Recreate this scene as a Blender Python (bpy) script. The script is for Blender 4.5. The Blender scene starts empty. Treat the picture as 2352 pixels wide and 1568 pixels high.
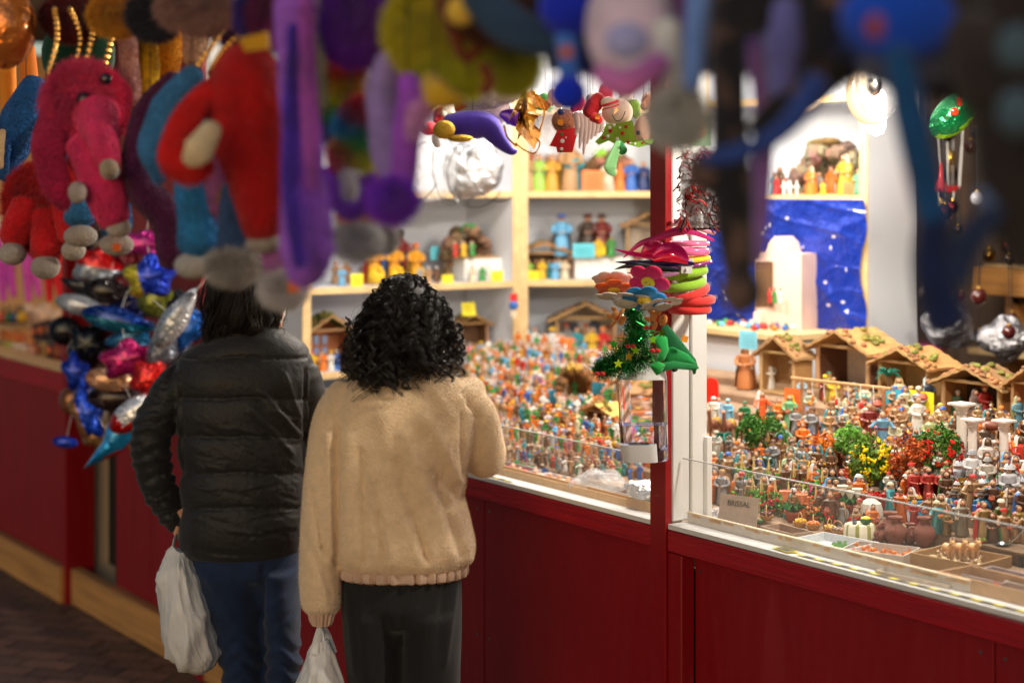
import bpy, math, random
import numpy as np
from mathutils import Vector, Matrix
random.seed(7); RNG = np.random.default_rng(7)
SC = bpy.context.scene
COL = SC.collection
R = math.radians

# ------------------------------------------------------------------ camera
H = 1.8; F = 4000.0; CX = 1176.0; HY = 425.0          # focal length etc. measured on the photograph (2352 px wide)
cam = bpy.data.cameras.new("camera"); cam_ob = bpy.data.objects.new("camera", cam); COL.objects.link(cam_ob)
cam_ob.location = (0, 0, H); cam_ob.rotation_euler = (R(90), 0, 0)
cam.sensor_width = 36; cam.lens = 36 * F / 2352; cam.shift_y = -(784 - HY) / 2352
cam.clip_start = 0.05; cam.clip_end = 200
cam.dof.use_dof = True; cam.dof.focus_distance = 4.13; cam.dof.aperture_fstop = 2.0
SC.camera = cam_ob
# ------------------------------------------------------------------ world, exposure
w = bpy.data.worlds.new("World"); SC.world = w; w.use_nodes = True
nt = w.node_tree; bg = nt.nodes["Background"]
sky = nt.nodes.new("ShaderNodeTexSky"); sky.sky_type = 'NISHITA'; sky.sun_disc = False
sky.sun_elevation = R(14); sky.sun_rotation = R(200)
nt.links.new(sky.outputs[0], bg.inputs[0]); bg.inputs[1].default_value = 0.088
SC.view_settings.view_transform = 'Standard'; SC.view_settings.look = 'None'
SC.view_settings.exposure = 0.0; SC.view_settings.gamma = 1
SC.render.engine = 'CYCLES'
cy = SC.cycles
cy.max_bounces = 7; cy.diffuse_bounces = 3; cy.glossy_bounces = 3; cy.transmission_bounces = 6; cy.transparent_max_bounces = 10
cy.caustics_reflective = False; cy.caustics_refractive = False; cy.sample_clamp_indirect = 4
try:
    cy.use_denoising = True; cy.denoiser = 'OPENIMAGEDENOISE'
except Exception: pass

# ------------------------------------------------------------------ geometry of the place
P0 = (0.3413, 4.149); T = (0.5556, -0.8315); N = (0.8315, 0.5556); TH = math.atan2(T[1], T[0]); HC = 0.995
def PX(x, y, d): return Vector(((x - CX) / F * d, d, H - (y - HY) / F * d))
def LW(s, n, z=0): return Vector((P0[0] + s*T[0] + n*N[0], P0[1] + s*T[1] + n*N[1], z))
def WL(p):
    a, b = p[0]-P0[0], p[1]-P0[1]; return (a*T[0]+b*T[1], a*N[0]+b*N[1], p[2])
def at_n(x, y, n):
    k = (x-CX)/F; s = (k*(P0[1]+n*N[1]) - P0[0] - n*N[0])/(T[0]-k*T[1]); d = P0[1]+s*T[1]+n*N[1]
    return LW(s, n, H-(y-HY)/F*d)
def at_z(x, y, z):
    d = F*(H-z)/(y-HY); return Vector(((x-CX)/F*d, d, z))
def ramp(n):                       # the stepped display table: height at depth n
    return 0.965 + 0.028*math.floor(min(max(n-0.13, 0), 0.98)/0.12)
def at_ramp(x, y):
    for i in range(400):
        n = 0.07 + i*0.003; p = at_n(x, y, n)
        if p.z <= 0.965 + 0.2333*max(0, min(n-.13, .98))-.014: break
    return Vector((p.x, p.y, ramp(n)))

def S(r, g, b):
    f = lambda c: (c/255/12.92) if c/255 <= .04045 else ((c/255+.055)/1.055)**2.4
    return (f(r), f(g), f(b))
C = dict(white=(.78,.78,.76), cream=(.72,.62,.45), red=(.55,.02,.02), dred=(.25,.02,.02), brown=(.14,.06,.03), tan=(.45,.26,.12), blue=(.03,.14,.5),
         lblue=(.15,.45,.75), green=(.03,.28,.06), dgreen=(.02,.09,.04), lgreen=(.3,.55,.08), yellow=(.8,.5,.02), orange=(.8,.2,.02), skin=(.62,.33,.2),
         grey=(.3,.3,.32), black=(.012,.012,.014), purple=(.2,.06,.4), pink=(.75,.2,.35), gold=(.6,.36,.06), teal=(.03,.3,.35), terra=(.28,.09,.055),
         steel=(.5,.52,.55), wood=(.42,.25,.11), dwood=(.13,.065,.03), olive=(.25,.2,.04), magenta=(.6,.03,.25), maroon=(.2,.02,.03), navy=(.01,.03,.14))
def jit(c, a=.15):
    k = 1+random.uniform(-a, a); return tuple(min(1, max(0, v*k*(1+random.uniform(-a, a)*.4))) for v in c)

# ------------------------------------------------------------------ materials
MATS = {}
def pm(name, color=None, rough=.6, metal=0., var=.0, vscale=20., bump=0., bscale=60., sheen=0., trans=0., coat=0., ior=1.45, emit=None, estr=0.,
       alpha=1., stretch=None, bdetail=4., spec=.5, sss=0., bdist=.01, tintsheen=None):
    if name in MATS: return MATS[name]
    m = bpy.data.materials.new(name); m.use_nodes = True; t = m.node_tree; b = t.nodes["Principled BSDF"]; L = t.links.new
    if color is None:
        a = t.nodes.new("ShaderNodeAttribute"); a.attribute_name = "Col"; src = a.outputs["Color"]
    else:
        a = t.nodes.new("ShaderNodeRGB"); a.outputs[0].default_value = (*color, 1); src = a.outputs[0]
    tc = t.nodes.new("ShaderNodeTexCoord"); mp = t.nodes.new("ShaderNodeMapping"); L(tc.outputs["Object"], mp.inputs[0])
    if stretch: mp.inputs["Scale"].default_value = stretch
    if var:
        n = t.nodes.new("ShaderNodeTexNoise"); n.inputs["Scale"].default_value = vscale; n.inputs["Detail"].default_value = 5; L(mp.outputs[0], n.inputs[0])
        mr = t.nodes.new("ShaderNodeMapRange"); mr.inputs[1].default_value = .25; mr.inputs[2].default_value = .75
        mr.inputs[3].default_value = 1-var; mr.inputs[4].default_value = 1+var; L(n.outputs[0], mr.inputs[0])
        mx = t.nodes.new("ShaderNodeVectorMath"); mx.operation = 'SCALE'; L(src, mx.inputs[0]); L(mr.outputs[0], mx.inputs["Scale"]); src = mx.outputs[0]
    L(src, b.inputs["Base Color"])
    b.inputs["Roughness"].default_value = rough; b.inputs["Metallic"].default_value = metal
    b.inputs["Sheen Weight"].default_value = sheen; b.inputs["Transmission Weight"].default_value = trans
    b.inputs["Coat Weight"].default_value = coat; b.inputs["IOR"].default_value = ior; b.inputs["Alpha"].default_value = alpha
    b.inputs["Specular IOR Level"].default_value = spec
    if sheen: b.inputs["Sheen Roughness"].default_value = .5
    if sss:
        b.inputs["Subsurface Weight"].default_value = sss; b.inputs["Subsurface Scale"].default_value = .01
    if emit: b.inputs["Emission Color"].default_value = (*emit, 1); b.inputs["Emission Strength"].default_value = estr
    if bump:
        n2 = t.nodes.new("ShaderNodeTexNoise"); n2.inputs["Scale"].default_value = bscale; n2.inputs["Detail"].default_value = bdetail; L(mp.outputs[0], n2.inputs[0])
        bp = t.nodes.new("ShaderNodeBump"); bp.inputs["Strength"].default_value = bump; bp.inputs["Distance"].default_value = bdist
        L(n2.outputs[0], bp.inputs["Height"]); L(bp.outputs[0], b.inputs["Normal"])
    MATS[name] = m; return m

# ------------------------------------------------------------------ mesh builder
class MB:
    def __init__(s, M=None): s.v = []; s.f = []; s.c = []; s.M = M or Matrix.Identity(4)
    def add(s, vs, fs, col):
        o = len(s.v); M = s.M
        s.v.extend((M @ Vector(v))[:] for v in vs); s.f.extend(tuple(i+o for i in f) for f in fs)
        if callable(col): s.c.extend(col(k) for k in range(len(fs)))
        else: s.c.extend([col]*len(fs))
    def box(s, c, d, col=(.5,.5,.5), rot=None):
        x, y, z = d[0]/2, d[1]/2, d[2]/2; b = min(x, y, z)*.12
        m = Matrix.Translation(c) @ (rot.to_4x4() if rot else Matrix.Identity(4)); vs = []; fs = []
        # chamfered box
        for ax, (X, Y, Z) in enumerate([(x, y-b, z-b), (x-b, y, z-b), (x-b, y-b, z)]):
            for sg in (-1, 1):
                o = len(vs)
                if ax == 0: q = [(sg*X, -Y, -Z), (sg*X, Y, -Z), (sg*X, Y, Z), (sg*X, -Y, Z)]
                elif ax == 1: q = [(X, sg*Y, -Z), (-X, sg*Y, -Z), (-X, sg*Y, Z), (X, sg*Y, Z)]
                else: q = [(-X, -Y, sg*Z), (X, -Y, sg*Z), (X, Y, sg*Z), (-X, Y, sg*Z)]
                if sg < 0: q = q[::-1]
                vs += q; fs.append((o, o+1, o+2, o+3))
        def idx(p): 
            for i, v in enumerate(vs):
                if abs(v[0]-p[0])+abs(v[1]-p[1])+abs(v[2]-p[2]) < 1e-9: return i
        for sy in (-1, 1):
            for sz in (-1, 1):
                fs.append((idx((-x+b, sy*y, sz*(z-b))), idx((x-b, sy*y, sz*(z-b))), idx((x-b, sy*(y-b), sz*z)), idx((-x+b, sy*(y-b), sz*z))))
        for sx in (-1, 1):
            for sz in (-1, 1):
                fs.append((idx((sx*x, -y+b, sz*(z-b))), idx((sx*x, y-b, sz*(z-b))), idx((sx*(x-b), y-b, sz*z)), idx((sx*(x-b), -y+b, sz*z))))
            for sy in (-1, 1):
                fs.append((idx((sx*x, sy*(y-b), -z+b)), idx((sx*x, sy*(y-b), z-b)), idx((sx*(x-b), sy*y, z-b)), idx((sx*(x-b), sy*y, -z+b))))
                for sz in (-1, 1):
                    fs.append((idx((sx*x, sy*(y-b), sz*(z-b))), idx((sx*(x-b), sy*y, sz*(z-b))), idx((sx*(x-b), sy*(y-b), sz*z))))
        s.add([(m @ Vector(v))[:] for v in vs], fs, col); return s
    def tube(s, path, rad, n=8, col=(.5,.5,.5), cap=True, flat=1.0, twist=0):
        P = [Vector(p) for p in path]
        if not hasattr(rad, '__len__'): rad = [rad]*len(P)
        vs = []; fs = []; up = None
        for i, p in enumerate(P):
            t = (P[min(i+1, len(P)-1)] - P[max(i-1, 0)])
            if t.length < 1e-9: t = Vector((0, 0, 1))
            t.normalize()
            if up is None: up = Vector((0, -1, 0)) if abs(t.y) < .9 else Vector((1, 0, 0))
            a = t.cross(up); 
            if a.length < 1e-6: a = t.orthogonal()
            a.normalize(); up = a.cross(t).normalized(); b = up
            for k in range(n):
                th = 2*math.pi*k/n+twist*i; vs.append((p + a*math.cos(th)*rad[i] + b*math.sin(th)*rad[i]*flat)[:])
        for i in range(len(P)-1):
            for k in range(n):
                k2 = (k+1) % n; fs.append((i*n+k, i*n+k2, (i+1)*n+k2, (i+1)*n+k))
        if cap:
            fs.append(tuple(range(n))[::-1]); fs.append(tuple((len(P)-1)*n+k for k in range(n)))
        s.add(vs, fs, col); return s
    def lathe(s, prof, n=16, col=(.5,.5,.5), c=(0,0,0), sq=1.0, rip=0, ripn=7, rot=None, a0=0, a1=2*math.pi):
        vs = []; fs = []; full = abs(a1-a0-2*math.pi) < 1e-6; m = n if full else n+1
        for i, (r, z) in enumerate(prof):
            for k in range(m):
                th = a0+(a1-a0)*k/n; rr = r*(1+(rip(z) if callable(rip) else rip)*math.sin(ripn*th+z*3))
                v = Vector((rr*math.cos(th), rr*math.sin(th)*sq, z))
                if rot: v = rot @ v
                vs.append((v[0]+c[0], v[1]+c[1], v[2]+c[2]))
        for i in range(len(prof)-1):
            for k in range(n):
                k2 = (k+1) % m; fs.append((i*m+k, i*m+k2, (i+1)*m+k2, (i+1)*m+k))
        if full:
            if prof[0][0] > 1e-5: fs.append(tuple(range(m))[::-1])
            if prof[-1][0] > 1e-5: fs.append(tuple((len(prof)-1)*m+k for k in range(m)))
        s.add(vs, fs, col); return s
    def ell(s, c, r, col=(.5,.5,.5), n=12, rot=None, lump=0):
        if not hasattr(r, '__len__'): r = (r, r, r)
        vs = []; fs = []; h = max(4, n//2+1); ph = random.uniform(0, 6)
        for i in range(h+1):
            a = math.pi*i/h
            for k in range(n):
                th = 2*math.pi*k/n; q = 1+lump*math.sin(3*th+ph)*math.sin(2*a+ph)
                v = Vector((r[0]*math.sin(a)*math.cos(th)*q, r[1]*math.sin(a)*math.sin(th)*q, r[2]*math.cos(a)*q))
                if rot: v = rot @ v
                vs.append((v[0]+c[0], v[1]+c[1], v[2]+c[2]))
        for i in range(h):
            for k in range(n):
                k2 = (k+1) % n; fs.append((i*n+k, (i+1)*n+k, (i+1)*n+k2, i*n+k2))
        s.add(vs, fs, col); return s
    def slab(s, pts, th, col=(.5,.5,.5), m=None, rim=None):     # polygon in local xz, thickness along y
        m = m or Matrix.Identity(4); k = len(pts)
        vs = [(m @ Vector((p[0], -th/2, p[1])))[:] for p in pts] + [(m @ Vector((p[0], th/2, p[1])))[:] for p in pts]
        fs = [tuple(range(k)), tuple(range(k, 2*k))[::-1]] + [(i, i+k, (i+1) % k+k, (i+1) % k) for i in range(k)]
        s.add(vs, fs, col); return s
    def grid(s, fn, nu, nv, col=(.5,.5,.5)):
        vs = [fn(i/nu, j/nv) for j in range(nv+1) for i in range(nu+1)]
        fs = [(j*(nu+1)+i, j*(nu+1)+i+1, (j+1)*(nu+1)+i+1, (j+1)*(nu+1)+i) for j in range(nv) for i in range(nu)]
        if callable(col):
            cc = [col((i+.5)/nu, (j+.5)/nv) for j in range(nv) for i in range(nu)]; s.add(vs, fs, lambda k: cc[k])
        else: s.add(vs, fs, col)
        return s
    def puff(s, pts, th, colf, m=None, rings=7, wr=.0):  # inflated foil shape: outline (star shaped about its centre) in local xz
        m = m or Matrix.Identity(4); cx = sum(p[0] for p in pts)/len(pts); cz = sum(p[1] for p in pts)/len(pts); k = len(pts)
        for sg in (-1, 1):
            vs = [(m @ Vector((cx, sg*th, cz)))[:]]; fs = []; cols = []
            for i in range(1, rings+1):
                t = i/rings
                for j, p in enumerate(pts):
                    w_ = wr*math.sin(j*2.4)*t**4*(1-t*.3)
                    y = sg*(th*math.sqrt(max(0, 1-t*t))+ w_*th)
                    if i == rings: y = 0.0005*sg
                    vs.append((m @ Vector((cx+(p[0]-cx)*t, y, cz+(p[1]-cz)*t)))[:])
            def cf(t, j):
                p = pts[j]; return colf(cx+(p[0]-cx)*t, cz+(p[1]-cz)*t)
            for j in range(k):
                f = (0, 1+j, 1+(j+1) % k); fs.append(f if sg < 0 else f[::-1]); cols.append(cf(.5/rings, j))
            for i in range(rings-1):
                for j in range(k):
                    f = (1+i*k+j, 1+(i+1)*k+j, 1+(i+1)*k+(j+1) % k, 1+i*k+(j+1) % k); fs.append(f if sg < 0 else f[::-1]); cols.append(cf((i+1.5)/rings, j))
            s.add(vs, fs, lambda q: cols[q])
        return s
    def mesh(s, name, mat, smooth=True):
        me = bpy.data.meshes.new(name); me.from_pydata(s.v, [], s.f); me.validate(clean_customdata=False)
        if len(me.polygons) == len(s.c):
            a = me.color_attributes.new("Col", 'FLOAT_COLOR', 'CORNER')
            ls = np.empty(len(me.polygons), dtype=np.int32); me.polygons.foreach_get('loop_total', ls)
            cc = np.ones((len(s.c), 4), dtype=np.float32); cc[:, :3] = np.array(s.c, dtype=np.float32)
            a.data.foreach_set('color', np.repeat(cc, ls, axis=0).ravel())
        me.materials.append(mat)
        if smooth:
            me.polygons.foreach_set('use_smooth', [True]*len(me.polygons))
            try: me.set_sharp_from_angle(angle=R(40))
            except Exception: pass
        me.update(); return me
    def build(s, name, mat, parent=None, smooth=True):
        return link(name, s.mesh(name, mat, smooth), parent)
def link(name, me, parent=None):
    o = bpy.data.objects.new(name, me); COL.objects.link(o)
    if parent: o.parent = parent
    return o
def tag(o, label=None, cat=None, group=None, kind=None):
    if label: o['label'] = label
    if cat: o['category'] = cat
    if group: o['group'] = group
    if kind: o['kind'] = kind
    return o
def thing(name, label, cat, loc=(0,0,0), rz=0, group=None):
    o = bpy.data.objects.new(name, None); COL.objects.link(o); o.location = loc; o.rotation_euler = (0, 0, rz); o.empty_display_size = .05
    return tag(o, label, cat, group)
def smoothcurve(pts, n):
    P = [Vector(p) for p in pts]; out = []; m = len(P)-1
    for i in range(n+1):
        t = i/n*m; k = min(int(t), m-1); u = t-k
        p0, p1, p2, p3 = P[max(k-1, 0)], P[k], P[k+1], P[min(k+2, m)]
        out.append(.5*((2*p1)+(p2-p0)*u+(2*p0-5*p1+4*p2-p3)*u*u+(3*p1-p0-3*p2+p3)*u**3))
    return out
def lerps(vals, n):
    m = len(vals)-1; out = []
    for i in range(n+1):
        t = i/n*m; k = min(int(t), m-1); out.append(vals[k]+(vals[k+1]-vals[k])*(t-k))
    return out
def fuzz(me, count, length, width=.0006, mat=None, droop=.3, spread=.6, seed=1, colj=.15):
    """real short fibres standing on a mesh: returns MB-like arrays as a new mesh joined data"""
    rng = np.random.default_rng(seed)
    me.calc_loop_triangles(); nt_ = len(me.loop_triangles)
    tri = np.empty(nt_*3, dtype=np.int32); me.loop_triangles.foreach_get('vertices', tri); tri = tri.reshape(-1, 3)
    pol = np.empty(nt_, dtype=np.int32); me.loop_triangles.foreach_get('polygon_index', pol)
    co = np.empty(len(me.vertices)*3, dtype=np.float32); me.vertices.foreach_get('co', co); co = co.reshape(-1, 3)
    a, b, c = co[tri[:, 0]], co[tri[:, 1]], co[tri[:, 2]]; nr = np.cross(b-a, c-a); ar = np.linalg.norm(nr, axis=1)+1e-12
    idx = rng.choice(nt_, count, p=ar/ar.sum()); nr = nr/ar[:, None]
    u, v = rng.random(count), rng.random(count); fl = u+v > 1; u[fl] = 1-u[fl]; v[fl] = 1-v[fl]
    p = a[idx]+(b-a)[idx]*u[:, None]+(c-a)[idx]*v[:, None]; nn = nr[idx]
    d = nn+rng.normal(0, spread*.5, (count, 3)); d[:, 2] -= droop; d /= np.linalg.norm(d, axis=1)[:, None]
    L_ = length*rng.uniform(.5, 1.15, count)[:, None]
    side = np.cross(d, rng.normal(0, 1, (count, 3))); side /= np.linalg.norm(side, axis=1)[:, None]+1e-9
    vs = np.stack([p-nn*.001-side*width, p-nn*.001+side*width, p+d*L_], axis=1).reshape(-1, 3)
    col = None
    if "Col" in me.color_attributes:
        ca = me.color_attributes["Col"]; cc = np.empty(len(ca.data)*4, dtype=np.float32); ca.data.foreach_get('color', cc); cc = cc.reshape(-1, 4)
        ls = np.empty(len(me.polygons), dtype=np.int32); me.polygons.foreach_get('loop_start', ls); col = cc[ls[pol[idx]]]
    return vs, col
def fuzz_mesh(name, me, mat, count, length, **k):
    vs, col = fuzz(me, count, length, **k); n = len(vs)//3
    m2 = bpy.data.meshes.new(name); m2.vertices.add(len(vs)); m2.vertices.foreach_set('co', vs.ravel().astype(np.float32))
    m2.loops.add(n*3); m2.loops.foreach_set('vertex_index', np.arange(n*3, dtype=np.int32)); m2.polygons.add(n)
    m2.polygons.foreach_set('loop_start', np.arange(0, n*3, 3, dtype=np.int32)); m2.update(calc_edges=True)
    if col is not None:
        a = m2.color_attributes.new("Col", 'FLOAT_COLOR', 'CORNER'); a.data.foreach_set('color', np.repeat(col, 3, axis=0).ravel())
    m2.materials.append(mat); return m2
def merge_mesh(a, b, name, mat):         # two meshes (same single material) joined into one
    import bmesh
    bm = bmesh.new(); bm.from_mesh(a); bm.from_mesh(b); me = bpy.data.meshes.new(name); bm.to_mesh(me); bm.free(); me.materials.append(mat); return me
def evaluated(o, name, mat):
    dg = bpy.context.evaluated_depsgraph_get(); dg.update(); e = o.evaluated_get(dg)
    me = bpy.data.meshes.new_from_object(e); me.name = name; bpy.data.objects.remove(o); me.materials.clear(); me.materials.append(mat)
    me.polygons.foreach_set('use_smooth', [True]*len(me.polygons)); return me
def fuse(mb, name, mat, vox=.008, smooth=6, col=None, fac=.5):
    me = bpy.data.meshes.new("raw"); me.from_pydata(mb.v, [], mb.f); o = bpy.data.objects.new("raw", me); COL.objects.link(o)
    md = o.modifiers.new("r", 'REMESH'); md.mode = 'VOXEL'; md.voxel_size = vox
    if smooth: sm = o.modifiers.new("s", 'SMOOTH'); sm.iterations = smooth; sm.factor = fac
    me2 = evaluated(o, name, mat)
    if col is not None:
        a = me2.color_attributes.new("Col", 'FLOAT_COLOR', 'CORNER'); a.data.foreach_set('color', np.tile(np.array([*col, 1], dtype=np.float32), len(a.data)))
    return me2
def coords(me):
    c = np.empty(len(me.vertices)*3, dtype=np.float32); me.vertices.foreach_get('co', c); n = np.empty_like(c); me.vertices.foreach_get('normal', n)
    return c.reshape(-1, 3).astype(np.float64), n.reshape(-1, 3).astype(np.float64)
def setco(me, c): me.vertices.foreach_set('co', c.astype(np.float32).ravel()); me.update()
def vnoise(p, seed=0):                       # cheap smooth pseudo noise from sines
    r = np.random.default_rng(seed); o = np.zeros(len(p))
    for _ in range(6):
        k = r.normal(0, 1, 3); o += np.sin(p @ k + r.uniform(0, 6.28))
    return o/6
# ================================================================== materials of the setting
M_red = pm("red_paint", S(142,5,16), rough=.42, var=.12, vscale=9, bump=.25, bscale=40, stretch=(1,1,.25), bdist=.004, coat=.15)
def scuff(m, amt=.5, lo=.60, hi=.72, tint=(.30,.10,.09)):
    t = m.node_tree; b = t.nodes["Principled BSDF"]; L = t.links.new; src = b.inputs["Base Color"].links[0].from_socket
    tc = t.nodes.new("ShaderNodeTexCoord"); mp = t.nodes.new("ShaderNodeMapping"); mp.inputs["Scale"].default_value = (14,14,2.2); L(tc.outputs["Object"], mp.inputs[0])
    n = t.nodes.new("ShaderNodeTexNoise"); n.inputs["Scale"].default_value = 2.4; n.inputs["Detail"].default_value = 9; n.inputs["Roughness"].default_value = .72; L(mp.outputs[0], n.inputs[0])
    r = t.nodes.new("ShaderNodeMapRange"); r.inputs[1].default_value = lo; r.inputs[2].default_value = hi; r.inputs[4].default_value = amt; L(n.outputs[0], r.inputs[0])
    x = t.nodes.new("ShaderNodeMixRGB"); x.inputs[2].default_value = (*tint,1); L(r.outputs[0], x.inputs[0]); L(src, x.inputs[1]); L(x.outputs[0], b.inputs["Base Color"])
    r2 = t.nodes.new("ShaderNodeMapRange"); r2.inputs[1].default_value = .3; r2.inputs[2].default_value = .7; r2.inputs[3].default_value = .3; r2.inputs[4].default_value = .65; L(n.outputs[0], r2.inputs[0]); L(r2.outputs[0], b.inputs["Roughness"])
scuff(M_red, .16)
M_redrail = pm("red_stained_timber", S(165,14,30), rough=.5, var=.3, vscale=14, bump=.5, bscale=50, stretch=(.3,6,6), bdist=.004)
M_white = pm("white_paint", (.78,.78,.78), rough=.4, var=.05, vscale=12, bump=.12, bscale=30, stretch=(1,1,.3), bdist=.004)
scuff(M_white, .1, .58, .75, (.5,.46,.40))
M_whitewall = pm("white_board", S(214,218,228), rough=.6, var=.03, vscale=3, bump=.05, bscale=20)
M_pine = pm("pine_edge", S(222,190,140), rough=.6, var=.18, vscale=25, bump=.3, bscale=90, stretch=(1,1,1), bdist=.003)
M_kick = pm("raw_pine_board", S(190,135,75), rough=.7, var=.35, vscale=10, bump=.4, bscale=30, stretch=(.25,3,5), bdist=.004)
M_dark = pm("dark_board", S(38,28,26), rough=.7, var=.2, vscale=6)
M_brownwall = pm("brown_boards", S(105,84,70), rough=.7, var=.35, vscale=4, stretch=(6,6,.4), bump=.3, bscale=9)
M_card = pm("cardboard", S(190,150,105), rough=.75, var=.1, vscale=16, bump=.15, bscale=80, bdist=.002)
M_acryl = pm("clear_acrylic", (.9,.93,.95), rough=.03, alpha=.07)
M_paint = pm("painted_resin", None, rough=.42, var=.18, vscale=90, bump=.25, bscale=160, bdist=.003, coat=.15)
M_flat = pm("matte_paint", None, rough=.7, var=.12, vscale=60, bump=.2, bscale=120, bdist=.002)
M_cloth = pm("cloth", None, rough=.85, var=.1, vscale=40, bump=.4, bscale=220, sheen=.1, bdist=.002)
M_plush = pm("plush_fur", None, rough=.95, var=.28, vscale=22, bump=.7, bscale=140, sheen=.22, bdist=.01)
M_metal = pm("metal", None, rough=.25, metal=1.)
M_foil = pm("metal_foil", None, rough=.22, metal=.6, bump=.7, bscale=26, bdist=.02, coat=.6, bdetail=3)
M_gloss = pm("glossy_plastic", None, rough=.15, coat=.5)
M_film = pm("clear_film", (.9,.92,.98), rough=.08, alpha=.32, coat=1, bump=1., bscale=45, bdist=.02)
M_paper = pm("paper", None, rough=.8)
M_leaf = pm("foliage", None, rough=.65, var=.3, vscale=60)
M_emit = pm("lamp_glass", (1,1,1), emit=(1,.97,.92), estr=30)

def paver_mat():
    m = bpy.data.materials.new("wet_stone_setts"); m.use_nodes = True; t = m.node_tree; b = t.nodes["Principled BSDF"]; L = t.links.new
    tc = t.nodes.new("ShaderNodeTexCoord"); mp = t.nodes.new("ShaderNodeMapping"); mp.inputs["Rotation"].default_value = (0,0,R(20)); L(tc.outputs["Object"], mp.inputs[0])
    nz = t.nodes.new("ShaderNodeTexNoise"); nz.inputs["Scale"].default_value = 3; L(mp.outputs[0], nz.inputs[0])
    mxv = t.nodes.new("ShaderNodeMixRGB"); mxv.inputs[0].default_value = .04; L(mp.outputs[0], mxv.inputs[1]); L(nz.outputs["Color"], mxv.inputs[2])
    br = t.nodes.new("ShaderNodeTexBrick"); br.inputs["Scale"].default_value = 1; br.inputs["Brick Width"].default_value = .2; br.inputs["Row Height"].default_value = .1
    br.inputs["Mortar Size"].default_value = .006; br.inputs["Mortar Smooth"].default_value = .6
    br.inputs["Color1"].default_value = (*S(128,96,80),1); br.inputs["Color2"].default_value = (*S(80,66,58),1); br.inputs["Mortar"].default_value = (.006,.005,.005,1)
    L(mxv.outputs[0], br.inputs[0])
    n2 = t.nodes.new("ShaderNodeTexNoise"); n2.inputs["Scale"].default_value = 35; n2.inputs["Detail"].default_value = 8; L(mp.outputs[0], n2.inputs[0])
    mr = t.nodes.new("ShaderNodeMapRange"); mr.inputs[3].default_value = .45; mr.inputs[4].default_value = 1.5; L(n2.outputs[0], mr.inputs[0])
    sc = t.nodes.new("ShaderNodeVectorMath"); sc.operation = 'SCALE'; L(br.outputs[0], sc.inputs[0]); L(mr.outputs[0], sc.inputs["Scale"]); L(sc.outputs[0], b.inputs["Base Color"])
    mr2 = t.nodes.new("ShaderNodeMapRange"); mr2.inputs[3].default_value = .3; mr2.inputs[4].default_value = .75; L(nz.outputs[0], mr2.inputs[0]); L(mr2.outputs[0], b.inputs["Roughness"])
    ad = t.nodes.new("ShaderNodeMath"); ad.operation = 'MULTIPLY_ADD'; ad.inputs[1].default_value = -1.0; L(br.outputs["Fac"], ad.inputs[0]); L(n2.outputs[0], ad.inputs[2])
    bp = t.nodes.new("ShaderNodeBump"); bp.inputs["Strength"].default_value = .9; bp.inputs["Distance"].default_value = .02; L(ad.outputs[0], bp.inputs["Height"]); L(bp.outputs[0], b.inputs["Normal"])
    return m
g = MB(); g.grid(lambda u, v: (-40+80*u, -30+80*v, 0), 4, 4); o = g.build("ground", paver_mat(), smooth=False); tag(o, kind='structure')

# ================================================================== the stalls
def lbox(mb, s0, s1, n0, n1, z0, z1, col=(.5,.5,.5)): mb.box(((s0+s1)/2, (n0+n1)/2, (z0+z1)/2), (s1-s0, n1-n0, z1-z0), col); return mb
def stall_root(name, label, s=0): return thing(name, label, "market stall", LW(s, 0, 0), TH)
PS = -2.62                                     # position of the far post of the main stall
st = stall_root("market_stall", "large red fronted market stall with white window frame selling nativity figurines")
for a, b in ((PS+.005, -1.72), (-1.715, -.80), (-.795, -.0), (.112, 1.0), (1.005, 2.1)):
    mb = MB(); lbox(mb, a, b, .03, .05, .155, .938); mb.build("counter_panel", M_red, st)
mb = MB(); lbox(mb, PS, -.002, -.012, .03, .94, .99); mb.build("counter_rail", M_redrail, st)
mb = MB(); lbox(mb, .06, 2.3, -.012, .03, .94, .99); mb.build("counter_rail", M_redrail, st)
mb = MB(); lbox(mb, PS, -.002, -.01, .05, .992, 1.004); mb.build("window_ledge", M_white, st)
mb = MB(); lbox(mb, .06, 2.3, -.01, .05, .992, 1.004); mb.build("window_ledge", M_white, st)
mb = MB(); lbox(mb, PS, 2.3, -.008, .03, 0.003, .152); mb.build("kickboard", M_kick, st)
mb = MB(); lbox(mb, PS+.01, 2.25, .058, .07, .02, .89); mb.build("seam_light_stop", M_dark, st)  # added unseen behind the panels to stop light showing through their seams
# post at s=0: red board in front, white jamb behind it, wider red post below
mb = MB(); lbox(mb, .0, .058, -.016, .004, .0, 2.6); mb.build("red_post", M_red, st)
mb = MB(); lbox(mb, .060, .110, -.01, .03, .0, .938); mb.build("lower_post", M_red, st)
mb = MB(); lbox(mb, .004, .056, .007, .06, 1.006, 2.6); lbox(mb, .006, .059, .063, .112, 1.006, 2.6); lbox(mb, .03, .072, .1, .116, 1.006, 1.2); mb.build("white_jamb", M_white, st)
mb = MB(); lbox(mb, PS-.06, PS, -.016, .004, 0, 2.6); mb.build("red_post", M_red, st)
mb = MB(); lbox(mb, PS-.06, PS-.002, .007, .12, 1.006, 2.6); mb.build("white_jamb", M_white, st)
mb = MB(); lbox(mb, 1.9, 1.96, -.016, .1, 0, 2.6); mb.build("red_post", M_red, st)
# raw timber upright seen between the people, in front of the panel
mb = MB(); lbox(mb, PS+.21, PS+.27, -.008, .027, .16, .935); mb.build("timber_upright", M_kick, st)
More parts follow.
